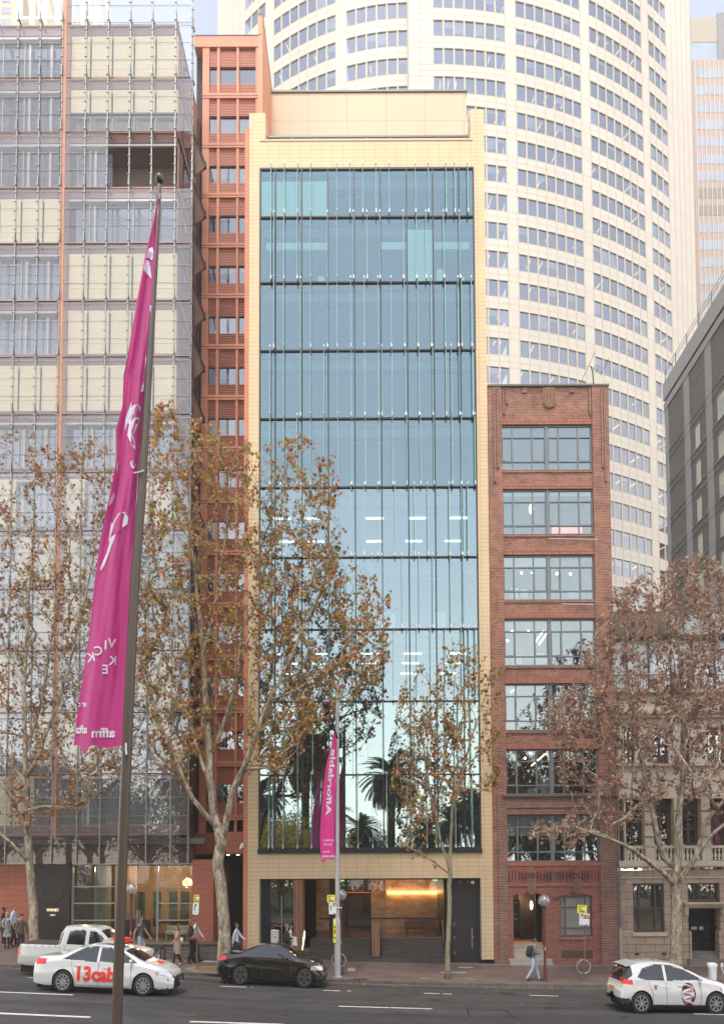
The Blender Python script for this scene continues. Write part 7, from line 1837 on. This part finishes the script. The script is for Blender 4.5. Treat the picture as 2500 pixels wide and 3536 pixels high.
plate(t, y - .04, 670, 3090, 689, 3117, YS, 'yellow_plate', 0, YC); plate(t, y - .035, 667, 3118, 687, 3158, WS, 'white_plate', .05, [('#', -.1, .6, (.04, .05), INK), ('#', -.3, .0, (.03, .10), GRI), ('#', 0, -.7, (.07, .01), GRI)])
t, y = sign_post(2012, 3388, 2027, 3130, 0, 'leaning sign post with a BUS ZONE plate in front of the brick building')
plate(t, y - .04, 1992, 3125, 2025, 3154, YS, 'yellow_plate', .05, YC); plate(t, y - .035, 1999, 3154, 2034, 3195, WS, 'white_plate', .06, [('BUS', .45, .45, .12, RDI), ('ZONE', .45, .1, .105, RDI), ('P', -.45, .42, .14, INK), ('@', -.45, .55, .075, INK), ('#', -.5, -.85, (.04, .012), INK), ('#', .4, -.85, (.06, .012), INK)])
# plates strapped to the street light pole
t = thing('pole_signs', 'yellow and white parking plates strapped to the pale street light pole', 'street sign', (lx, LY, lz + 2.6))
plate(t, LY - .17, 1130, 3090, 1157, 3117, YS, 'yellow_plate', 0, YC); plate(t, LY - .165, 1136, 3117, 1162, 3157, WS, 'white_plate', 0, [('P', .45, .5, .14, INK), ('@', .45, .62, .075, INK), ('#', -.5, .1, (.03, .12), GRI), ('#', .4, -.85, (.05, .012), INK)])
plate(t, LY - .16, 1151, 3172, 1161, 3255, YS, 'tall_yellow_plate', 0, [('#', 0, .75, (.035, .05), WS), ('#', 0, .3, (.03, .06), INK), ('#', 0, -.1, (.03, .10), INK), ('#', 0, -.6, (.03, .05), INK)])
b = MB(); b.tube([(lx - .2, LY - .15, PZ(1150, 3135, LY)), (lx + .2, LY - .1, PZ(1150, 3135, LY))], .02, 5); b.build('bracket', STEEL, t)
def hoop(u, v, r, y, label):
    c = W(u, v, y); t = thing('bike_hoop', label, 'bike rack', (c.x, y, zpav(c.x, y)), 0, 'round bicycle hoops')
    b = MB(); n = 32; b.tube([(c.x + r * math.cos(2 * math.pi * k / n), y, c.z + r * math.sin(2 * math.pi * k / n)) for k in range(n + 1)], .022, 6, cap=False); b.build('ring', mat('hoop_grey', (.42, .42, .41), .4, .4), t, smooth=True)
    b = MB(); b.tube([(c.x, y + .03, zpav(c.x, y)), (c.x, y + .03, c.z + r + .05)], .028, 6); b.build('post', RED, t)
hoop(1170, 3316, .31, LY + .35, 'round grey bicycle hoop behind the pale street light pole')
hoop(2014, 3338, .30, gp(2012, 3388, zpav).y + .05, 'round grey bicycle hoop round the BUS ZONE sign post')
# parking meter
my = -4.7; mxx = PX(951, 3240, my); mz = zpav(mxx, my); mt = PZ(951, 3212, my)
t = thing('parking_meter', 'pale grey parking pay station with a blue P sign beside the dark robed pedestrian', 'parking meter', (mxx, my, mz))
b = MB(); b.box(mxx - .18, mxx + .14, my - .13, my + .13, mz, mt - .05); b.prism([(mxx - .19, mt - .05), (mxx + .15, mt - .05), (mxx + .15, mt), (mxx - .15, mt + .02), (mxx - .19, mt - .02)], my - .14, my + .14, 'y'); b.build('housing', mat('meter_grey', (.40, .41, .40), .5), t, bevel=.02)
b = MB(); b.box(mxx + .14, mxx + .185, my - .12, my + .12, mz, mt - .02); b.build('side_panel', mat('meter_dark', (.18, .17, .16), .5), t)
b = MB(); pz_ = PZ(949, 3231, my); b.box(mxx - .085, mxx + .04, my - .142, my - .13, pz_ - .07, pz_ + .07); q = b.build('sign_plate', BLU, t)
text_mb('P', .15, lambda x, y, z: (mxx - .022 + x, my - .15 + z * .3, pz_ - .05 + y), bold=.006).build('letter', WS, q)
# white sack and a few boards at the right edge
y = -5.0; xx = PX(2457, 3330, y); zz = zpav(xx, y)
t = thing('wrapped_bollard', 'bollard wrapped in a crumpled white cloth at the right edge', 'bollard', (xx, y, zz))
b = MB(); n = 16; rr = random.Random(5); pr = [(.15, 0), (.16, .2), (.155, .45), (.17, .65), (.20, .80), (.16, .86), (.05, .87)]
vs = []; fs = []
for i, (r_, z_) in enumerate(pr):
    for k in range(n): a = 2 * math.pi * k / n; q = r_ * (1 + .16 * math.sin(3 * a + i) + rr.uniform(-.08, .08)); vs.append((xx + q * math.cos(a), y + q * math.sin(a), zz + z_))
for i in range(len(pr) - 1):
    for k in range(n): fs.append((i * n + k, i * n + (k + 1) % n, (i + 1) * n + (k + 1) % n, (i + 1) * n + k))
b.add(vs, fs); b.add([vs[-n + k] for k in range(n)], [tuple(range(n))]); b.build('cloth', mat('white_cloth', (.70, .71, .76), .8, var=.06, scale=6), t, smooth=True)
t = thing('trestle_barrier', 'low brown and white trestle barrier beside the cloth wrapped bollard', 'barrier', (PX(2500, 3340, -4.6), -4.6, zpav(15, -4.6)))
xb = t.location.x; zb2 = t.location.z
b = MB(); b.box(xb - .25, xb + 1.2, -4.62, -4.58, zb2 + .45, zb2 + .6); b.build('rail', mat('barrier_brown', (.22, .13, .10), .7), t)
b = MB(); b.tube([(xb - .15, -4.6, zb2 + .62), (xb + .05, -4.75, zb2)], .02, 5); b.tube([(xb - .12, -4.6, zb2 + .62), (xb - .02, -4.4, zb2)], .02, 5); b.build('leg', WHITEM, t)
for k in range(2): b = MB(); b.box(xb - .18 + k * .22, xb - .07 + k * .22, -4.64, -4.62, zb2 + .62, zb2 + .80); b.build('reflector', WHITEM, t)
# ------------------------------------------------------------------ people
SK = mat('skin', (.50, .30, .21), .55); SKD = mat('dark_skin', (.12, .065, .04), .55)
def rot(p, a): return (p[0] * math.cos(a) - p[1] * math.sin(a), p[0] * math.sin(a) + p[1] * math.cos(a), p[2])
def person(label, u, vtop, y, face, skin=SK, hair=(.05, .03, .02), long_hair=False, top=(.2, .2, .2), bottom=(.03, .03, .03), shoe=(.02, .02, .02), stride=.0, lean=0.0, headdown=0.0,
           arms=None, coat=None, skirt=None, sleeves=1.0, zfn=None, bald=False, topmat=None, build=1.0, female=False):
    x = PX(u, vtop, y); z0 = (zfn or zpav)(x, y); H = PZ(u, vtop, y) - z0; s = H / 1.76
    t = thing('person', label, 'person', (x, y, z0))
    sh = .165 if female else .185; hip = .095
    la, ra = arms or (((.04, .02, -.28), (.10, .0, -.26)), ((-.02, .02, -.28), (.08, 0, -.26)))
    J = []; E = []; Rr = []; lab = []
    def add(p, r, par, l):
        J.append(p); Rr.append(r); lab.append(l)
        if par is not None: E.append((par, len(J) - 1))
        return len(J) - 1
    pel = add((0, 0, .94), (.135, .115), None, 'low'); wa = add((.005 + lean * .3, 0, 1.08), (.118 * build, .10), pel, 'top'); ct = add((.01 + lean * .7, 0, 1.27), (.148 * build, .115), wa, 'top'); nb = add((lean, 0, 1.44), (.085, .07), ct, 'top')
    nk = add((.01 + lean, 0, 1.50), (.052, .052), nb, 'skin'); hd0 = add((.02 + lean + headdown * .02, 0, 1.575), (.062, .066), nk, 'skin'); hd1 = add((.025 + lean + headdown * .05, 0, 1.65), (.080, .090), hd0, 'skin'); hd2 = add((.010 + lean + headdown * .07, 0, 1.715 - headdown * .01), (.056, .060), hd1, 'skin')
    add((.112 + lean + headdown * .06, 0, 1.625 - headdown * .02), (.012, .012), hd1, 'skin')
    for sd in (-1, 1):
        ear = add((.01 + lean + headdown * .05, sd * .082, 1.64), (.012, .018), hd1, 'skin')
        s0 = add((lean, sd * sh, 1.40), (.058, .055), nb, 'arm'); a, b_ = (la if sd > 0 else ra)
        e0 = (lean + a[0], sd * (sh + .035 + a[1]), 1.40 + a[2]); el = add(e0, (.043, .043), s0, 'arm'); w0 = (e0[0] + b_[0], e0[1] + sd * b_[1], e0[2] + b_[2]); wr = add(w0, (.027, .024), el, 'fore')
        d = Vector((w0[0] - e0[0], w0[1] - e0[1], w0[2] - e0[2])).normalized(); pm = Vector(w0) + d * .055; pal = add(tuple(pm), (.030, .022), wr, 'skin')
        sdv = d.cross(Vector((0, 1, 0))); sdv = sdv.normalized() if sdv.length > .1 else Vector((1, 0, 0)); inn = Vector((0, -sd, 0)) * .3
        for k, (o_, ln) in enumerate(((-.022, .062), (-.008, .072), (.007, .068), (.021, .052))):
            f0 = pm + d * .028 + sdv * o_; i0 = add(tuple(f0), (.0105, .0105), pal, 'skin'); f1 = f0 + (d + inn).normalized() * ln * .5; i1 = add(tuple(f1), (.0095, .0095), i0, 'skin'); add(tuple(f1 + (d + inn * 3).normalized() * ln * .5), (.008, .008), i1, 'skin')
        th = pm - d * .01 - sdv * .032; i0 = add(tuple(th), (.012, .012), pal, 'skin'); add(tuple(th + (d * .8 - sdv * .4 + inn).normalized() * .05), (.010, .010), i0, 'skin')
        f = stride * sd; hp = add((0, sd * hip, .90), (.095, .092), pel, 'low')
        if f >= 0: kn = (f * .62, sd * hip, .50); an = (f * 1.0, sd * (hip - .01), .085)
        else: kn = (f * .30 + .05, sd * hip, .50); an = (f * 1.05, sd * (hip - .01), .12)
        k_ = add(kn, (.062, .060), hp, 'low'); a_ = add(an, (.042, .040), k_, 'low'); up = .0 if f >= 0 else .02
        hl = add((an[0] - .035, an[1], .045 + up), (.036, .036), a_, 'shoe'); ml = add((an[0] + .09, an[1], .038), (.040, .028), a_, 'shoe'); add((an[0] + .17, an[1] + sd * .01, .028), (.034, .020), ml, 'shoe')
    me = bpy.data.meshes.new('skeleton'); me.from_pydata(J, E, []); o = bpy.data.objects.new('skeleton', me); COL.objects.link(o)
    md = o.modifiers.new('skin', 'SKIN'); md.use_smooth_shade = True; md.branch_smoothing = .6
    for i, r in enumerate(Rr): me.skin_vertices[0].data[i].radius = r
    me.skin_vertices[0].data[0].use_root = True
    sb = o.modifiers.new('sub', 'SUBSURF'); sb.levels = 1; sb.render_levels = 1
    dg = bpy.context.evaluated_depsgraph_get(); bm_ = bpy.data.meshes.new_from_object(o.evaluated_get(dg))
    bpy.data.objects.remove(o)
    V = [v.co.copy() for v in bm_.vertices]; N = [v.normal.copy() for v in bm_.vertices]; FS = [tuple(p.vertices) for p in bm_.polygons]
    segs = [(Vector(J[a]), Vector(J[b]), lab[b], Rr[b][0]) for a, b in E]
    def near(c):
        best = None
        for a, b, l, r in segs:
            ab = b - a; tt = max(0, min(1, (c - a).dot(ab) / max(1e-6, ab.length_squared))); q = ((c - (a + ab * tt)).length - r * .8)
            if best is None or q < best[0]: best = (q, l, tt)
        return best
    fl = []
    for f in FS:
        c = sum((V[i] for i in f), Vector()) / len(f); q = near(c); l = q[1]
        if l == 'fore' and q[2] > sleeves: l = 'skin'
        if l == 'arm' and sleeves <= 0 and q[2] > .55: l = 'skin'
        if l == 'low' and c.z > .97: l = 'top'
        fl.append(l)
    def tr(p): q = rot(p, face); return (q[0] * s * .9, q[1] * s * .9, q[2] * s)
    body = MB(); body.add([tr(v) for v in V], FS); body.build('body', skin, t, smooth=True, world=False)
    def garment(name, labs, off, m_):
        used = {}; mb = MB()
        for f, l in zip(FS, fl):
            if l in labs:
                for i in f:
                    if i not in used: used[i] = len(mb.v); mb.v.append(tr(V[i] + N[i] * off))
                mb.f.append(tuple(used[i] for i in f)); mb.m.append(0)
        if mb.f: return mb.build(name, m_, t, smooth=True, world=False)
    def cm(n, c): return mat('%s_%d_%d_%d' % (n, c[0] * 100, c[1] * 100, c[2] * 100), c, .85, var=.12, scale=7)
    garment('trousers', ('low',), .012, cm('trouser_cloth', bottom)); garment('shirt', ('top', 'arm', 'fore'), .018, topmat or cm('shirt_cloth', top)); garment('shoes', ('shoe',), .008, cm('shoe_leather', shoe))
    if coat or skirt:
        zlow, zhi, m_, r0, r1 = (coat or skirt); mb = MB(); n = 18; vs = []
        prof = [(zhi, r0), (1.0, (r0 + r1) / 2 * 1.02), ((zlow + 1.0) / 2, r1 * .95), (zlow, r1)]
        if zhi <= 1.0: prof = [(zhi, r0), ((zhi + zlow) / 2, (r0 + r1) / 2), (zlow, r1)]
        for z, r in prof:
            for k in range(n): a = 2 * math.pi * k / n; rr_ = r * (1 + .05 * math.sin(5 * a)); vs.append(tr((rr_ * .85 * math.cos(a) + lean * (z - .9), rr_ * 1.05 * math.sin(a), z)))
        mb.add(vs, [(i * n + k, i * n + (k + 1) % n, (i + 1) * n + (k + 1) % n, (i + 1) * n + k) for i in range(len(prof) - 1) for k in range(n)]); mb.build('coat' if coat else 'skirt', m_, t, smooth=True, world=False)
    if not bald:
        hc = Vector((.008 + lean + headdown * .055, 0, 1.672)); mb = MB(); n = 16; vs = []; pr = []
        for i in range(9):
            th = math.pi * i / 8
            for k in range(n):
                a = 2 * math.pi * k / n; vs.append(hc + Vector((.098 * math.sin(th) * math.cos(a) - .008, .090 * math.sin(th) * math.sin(a), -.098 * math.cos(th))))
        fs = []
        for i in range(8):
            for k in range(n):
                f = (i * n + k, i * n + (k + 1) % n, (i + 1) * n + (k + 1) % n, (i + 1) * n + k); c = sum((vs[q] for q in f), Vector()) / 4 - hc
                if c.x > .035 and c.z < .045: continue
                if c.z < -.045 and not long_hair: continue
                fs.append(f)
        mb.add([tr(v) for v in vs], fs)
        if long_hair:
            for sd in (-1, 0, 1): mb.tube([tr(hc + Vector((-.05, sd * .055, .02))), tr(hc + Vector((-.075, sd * .065, -.10))), tr(hc + Vector((-.06, sd * .07, -.24)))], [.045 * s, .05 * s, .025 * s], 7)
        mb.build('hair', mat('hair_%d_%d' % (hair[0] * 100, hair[1] * 100), hair, .7), t, smooth=True, world=False)
    for sd in (-1, 1): mb = MB(); mb.ball(tr((.098 + lean + headdown * .055, sd * .030, 1.655 - headdown * .015)), .010 * s, 6); mb.build('eye', mat('eye_dark', (.02, .015, .01), .3), t, world=False)
    mb = MB(); mb.tube([tr((.094 + lean + headdown * .05, -.02, 1.590)), tr((.101 + lean + headdown * .05, 0, 1.589)), tr((.094 + lean + headdown * .05, .02, 1.590))], .005 * s, 4); mb.build('mouth', mat('lip', (.30, .10, .08), .5), t, world=False)
    return t, s, tr
def carried(name, label, cat, p, build_, group=None):
    t = thing(name, label, cat, p); build_(t); return t
def wpt(person_, tr, p):
    q = tr(p); return Vector(person_.location) + Vector(q)
PAT = mat('patterned_dress', (.28, .30, .32), .85, var=.9, scale=9)
relax = (((.03, .02, -.28), (.10, 0, -.25)), ((.0, .02, -.28), (.09, 0, -.25)))
walk_ = (((.14, .02, -.25), (.16, 0, -.20)), ((-.16, .02, -.24), (-.04, 0, -.26)))
bent = (((.02, .03, -.28), (.22, -.08, .02)), ((.0, .03, -.28), (.20, -.08, -.05)))
person('bearded man in black standing at the left edge behind the woman in the patterned dress', 15, 3132, -1.7, .2, skin=SKD, hair=(.01, .01, .01), top=(.015, .015, .017), bottom=(.02, .02, .025), shoe=(.6, .6, .62), arms=relax)
p2, s2, t2_ = person('blonde woman in a grey patterned dress with dark tights, at the left edge', 27, 3149, -2.5, -1.2, hair=(.45, .32, .16), long_hair=True, topmat=PAT, bottom=(.02, .02, .02), skirt=(.55, 1.0, PAT, .165, .20), arms=bent, female=True)
person('man in a pale blue shirt and black trousers facing right, behind the sweatshirt man', 50, 3124, -1.9, .1, hair=(.16, .08, .04), top=(.50, .55, .68), bottom=(.015, .015, .02), shoe=(.15, .09, .05), arms=(((.0, .03, -.28), (.24, -.05, .0)), ((-.02, .02, -.28), (.10, 0, -.24))), stride=.08)
person('young man in an olive grey sweatshirt looking down, left of the leaning tree trunk', 75, 3157, -3.6, -.7, hair=(.012, .01, .01), top=(.10, .095, .075), bottom=(.03, .03, .035), headdown=.8, arms=relax)
person('person in dark clothes half hidden behind the left plane tree trunk', 103, 3166, -2.6, .5, hair=(.02, .02, .02), top=(.015, .015, .015), bottom=(.015, .015, .02), arms=relax)
person('man in a grey T-shirt and pale shorts walking right past the salon door', 487, 3160, -3.6, .0, hair=(.12, .06, .03), top=(.13, .13, .14), bottom=(.40, .46, .55), shoe=(.3, .3, .3), arms=walk_, stride=.22, sleeves=-1)
CAM_ = mat('camel_coat', (.36, .25, .19), .85, var=.1, scale=6)
p7, s7, t7 = person('woman in a camel coat and white shoes walking left, hand raised to her face', 614, 3194, -4.0, 3.5, hair=(.10, .05, .03), long_hair=True, topmat=CAM_, bottom=(.015, .015, .018), shoe=(.7, .7, .7), coat=(.52, 1.38, CAM_, .15, .22), arms=(((.08, .0, -.26), (.05, -.06, .24)), ((.04, .03, -.27), (.16, -.02, -.12))), stride=.2, female=True)
p8, s8, t8 = person('red haired woman all in black with a dark red shoulder bag, beside the sign post', 662, 3174, -3.3, .2, hair=(.22, .07, .03), long_hair=True, top=(.015, .014, .016), bottom=(.012, .012, .014), arms=bent, stride=.12, female=True, sleeves=.2)
person('man in a white shirt with a dark tie walking beside the red haired woman', 676, 3168, -2.7, .1, hair=(.14, .07, .04), top=(.62, .64, .70), bottom=(.02, .02, .025), arms=walk_, stride=.15)
person('balding man in a white shirt and tie walking right, just behind the big tree trunk', 817, 3185, -2.9, .0, hair=(.06, .04, .03), top=(.60, .63, .70), bottom=(.03, .028, .03), arms=(((.16, .03, -.24), (.2, .02, -.16)), ((-.1, .02, -.26), (-.02, 0, -.26))), stride=.2)
ROBE = mat('black_robe', (.018, .02, .016), .8, var=.2, scale=5)
p11, s11, t11 = person('grey haired man in a long dark robe walking right in front of the entrance', 990, 3190, -2.9, .0, hair=(.13, .12, .12), topmat=ROBE, bottom=(.02, .02, .02), coat=(.30, 1.38, ROBE, .16, .23), arms=bent, stride=.15)
p12, s12, t12 = person('woman beyond the robed man, carrying white papers', 1003, 3189, -2.2, .0, hair=(.03, .02, .02), long_hair=True, top=(.45, .5, .55), bottom=(.45, .48, .52), shoe=(.5, .5, .5), arms=bent, stride=.1, female=True)
p13, s13, t13 = person('young man in a grey hoodie and pale jeans walking right and looking at his phone', 1838, 3241, -4.85, .0, hair=(.10, .055, .035), top=(.13, .145, .15), bottom=(.36, .46, .62), shoe=(.03, .03, .035), arms=(((.03, .03, -.28), (.26, -.09, .04)), ((.05, .03, -.27), (.25, -.09, .06))), stride=.30, lean=.05, headdown=1.2)
def bag(name, label, cat, P, sx_, sy_, sz_, m_, strap=None):
    t = thing(name, label, cat, P); b = MB(); b.ball(P, 1.0, 12, (sx_, sy_, sz_)); b.build('bag_body', m_, t, smooth=True)
    if strap: b = MB(); b.tube(strap, .012, 5); b.build('strap', m_, t)
    return t
bag('handbag', 'dark grey handbag on the blonde woman\'s arm', 'bag', wpt(p2, t2_, (.12, -.27, 1.0)), .17, .08, .13, mat('bag_dark', (.05, .05, .055), .6), [wpt(p2, t2_, (.02, -.25, 1.02)), wpt(p2, t2_, (.10, -.26, 1.24)), wpt(p2, t2_, (.2, -.27, 1.02))])
bag('shoulder_bag', 'dark red shoulder bag of the red haired woman', 'bag', wpt(p8, t8, (.06, -.24, 1.0)), .15, .06, .10, mat('bag_red', (.18, .03, .035), .5), [wpt(p8, t8, (-.04, -.21, 1.03)), wpt(p8, t8, (0, -.17, 1.45)), wpt(p8, t8, (.14, -.22, 1.02))])
bag('white_bag', 'white rucksack on the back of the woman in the camel coat', 'bag', wpt(p7, t7, (-.2, .05, 1.08)), .07, .13, .15, mat('bag_white', (.6, .6, .58), .6), [wpt(p7, t7, (-.14, .1, 1.2)), wpt(p7, t7, (-.02, .14, 1.43)), wpt(p7, t7, (.1, .12, 1.3))])
P = wpt(p13, t13, (-.17, 0, 1.22)); t = thing('backpack', 'black backpack on the young man looking at his phone', 'backpack', P)
b = MB(); b.ball(P, 1.0, 14, (.12, .16, .27)); b.build('pack_body', mat('pack_black', (.03, .025, .025), .7), t, smooth=True); b = MB(); b.ball(P + Vector((-.08, 0, -.08)), 1.0, 12, (.07, .12, .14)); b.build('front_pocket', MATS['pack_black'], t, smooth=True)
for sd in (-1, 1): b = MB(); b.tube([wpt(p13, t13, (-.1, sd * .09, 1.42)), wpt(p13, t13, (.03, sd * .11, 1.46)), wpt(p13, t13, (.16, sd * .12, 1.34)), wpt(p13, t13, (.1, sd * .14, 1.12)), wpt(p13, t13, (-.1, sd * .12, 1.06))], .018, 5); b.build('shoulder_strap', MATS['pack_black'], t, smooth=True)
P = wpt(p13, t13, (.40, 0, 1.17)); t = thing('phone', 'dark phone in the hands of the backpack wearer', 'phone', P); b = MB(); b.box(P.x - .01, P.x + .05, P.y - .035, P.y + .035, P.z, P.z + .012); b.build('case', BLACKM, t)
P = wpt(p12, t12, (.22, -.2, 1.02)); t = thing('papers', 'sheaf of white papers carried by the woman beyond the robed man', 'papers', P); b = MB(); b.prism([(P.x - .10, P.z - .2), (P.x + .14, P.z - .22), (P.x + .08, P.z + .2), (P.x - .14, P.z + .22)], P.y - .02, P.y + .01, 'y'); b.build('sheets', mat('paper_white', (.75, .75, .78), .7), t)
P = wpt(p7, t7, (.12, .05, 1.62))
# ------------------------------------------------------------------ pieces that stand apart become parts of their own
SPLIT = {'pier_tiling', 'parapet_pier', 'spandrel_tiling', 'entrance_reveal', 'roller_blind', 'partly_drawn_blind', 'office_furniture', 'lobby_downlight', 'exit_light', 'hinge', 'alarm_strobe', 'step_light', 'brick_pier',
         'spandrel_brick', 'soldier_course', 'brick_sill', 'parapet_rib', 'spot_lamp', 'tube_lamp', 'white_equipment', 'office_desk', 'white_pipe', 'base_brick', 'air_vent', 'dentil', 'door_plate', 'mirror', 'salon_counter',
         'soffit_lamp', 'stone_pier', 'cornice', 'string_course', 'travertine_wall', 'dark_timber_wall', 'fin_clamp', 'fin_bracket', 'door_handle', 'reflector', 'clamp', 'rod', 'pier', 'smooth_band', 'ceiling_lamp', 'interior_wall',
         'ceiling', 'blind_box', 'wall_light_strip', 'white_tie', 'tiled_header', 'recess_lamp', 'shop_wall', 'mullion', 'crown_fin', 'leg', 'arch', 'ground_floor_brick', 'terracotta_pier', 'louvre_shutter_none', 'recess_wall', 'rusticated_wall', 'upper_wall', 'side_window', 'blind', 'smooth', 'slab_edge'}
def split_islands(o):
    me = o.data; n = len(me.vertices); par = list(range(n))
    def find(a):
        while par[a] != a: par[a] = par[par[a]]; a = par[a]
        return a
    for e in me.edges:
        a, b = find(e.vertices[0]), find(e.vertices[1])
        if a != b: par[a] = b
    gr = {}
    for p in me.polygons: gr.setdefault(find(p.vertices[0]), []).append(p)
    if not 1 < len(gr) <= 60: return
    V = [tuple(v.co) for v in me.vertices]; nm = o.name.split('.')[0]; first = True
    for polys in gr.values():
        used = {}; vs = []; fs = []
        for p in polys:
            for q in p.vertices:
                if q not in used: used[q] = len(vs); vs.append(V[q])
            fs.append(tuple(used[q] for q in p.vertices))
        m2 = bpy.data.meshes.new(nm); m2.from_pydata(vs, [], fs)
        for mm in me.materials: m2.materials.append(mm)
        sm_ = polys[0].use_smooth
        for p in m2.polygons: p.use_smooth = sm_
        m2.update()
        if first: o.data = m2; first = False
        else: c = o.copy(); c.data = m2; COL.objects.link(c); c.parent = o.parent
for o in [q for q in list(bpy.data.objects) if q.type == 'MESH' and q.parent is not None and q.name.split('.')[0] in SPLIT and not q.get('kind') and q.data.users == 1 and not kids(q)]: split_islands(o)
# ------------------------------------------------------------------ evening haze
HZ = bpy.data.materials.new('haze_air'); HZ.use_nodes = True; nt = HZ.node_tree; nt.nodes.clear()
o = nd(nt, 'ShaderNodeOutputMaterial'); v = nd(nt, 'ShaderNodeVolumePrincipled'); v.inputs['Color'].default_value = (1.0, .97, .92, 1); v.inputs['Density'].default_value = .0011
v.inputs['Anisotropy'].default_value = .2
nt.links.new(v.outputs[0], o.inputs['Volume'])
b = MB(); b.box(-228, 228, -148, 240, -2.3, 172); hz = b.build('haze', HZ); hz['kind'] = 'stuff'
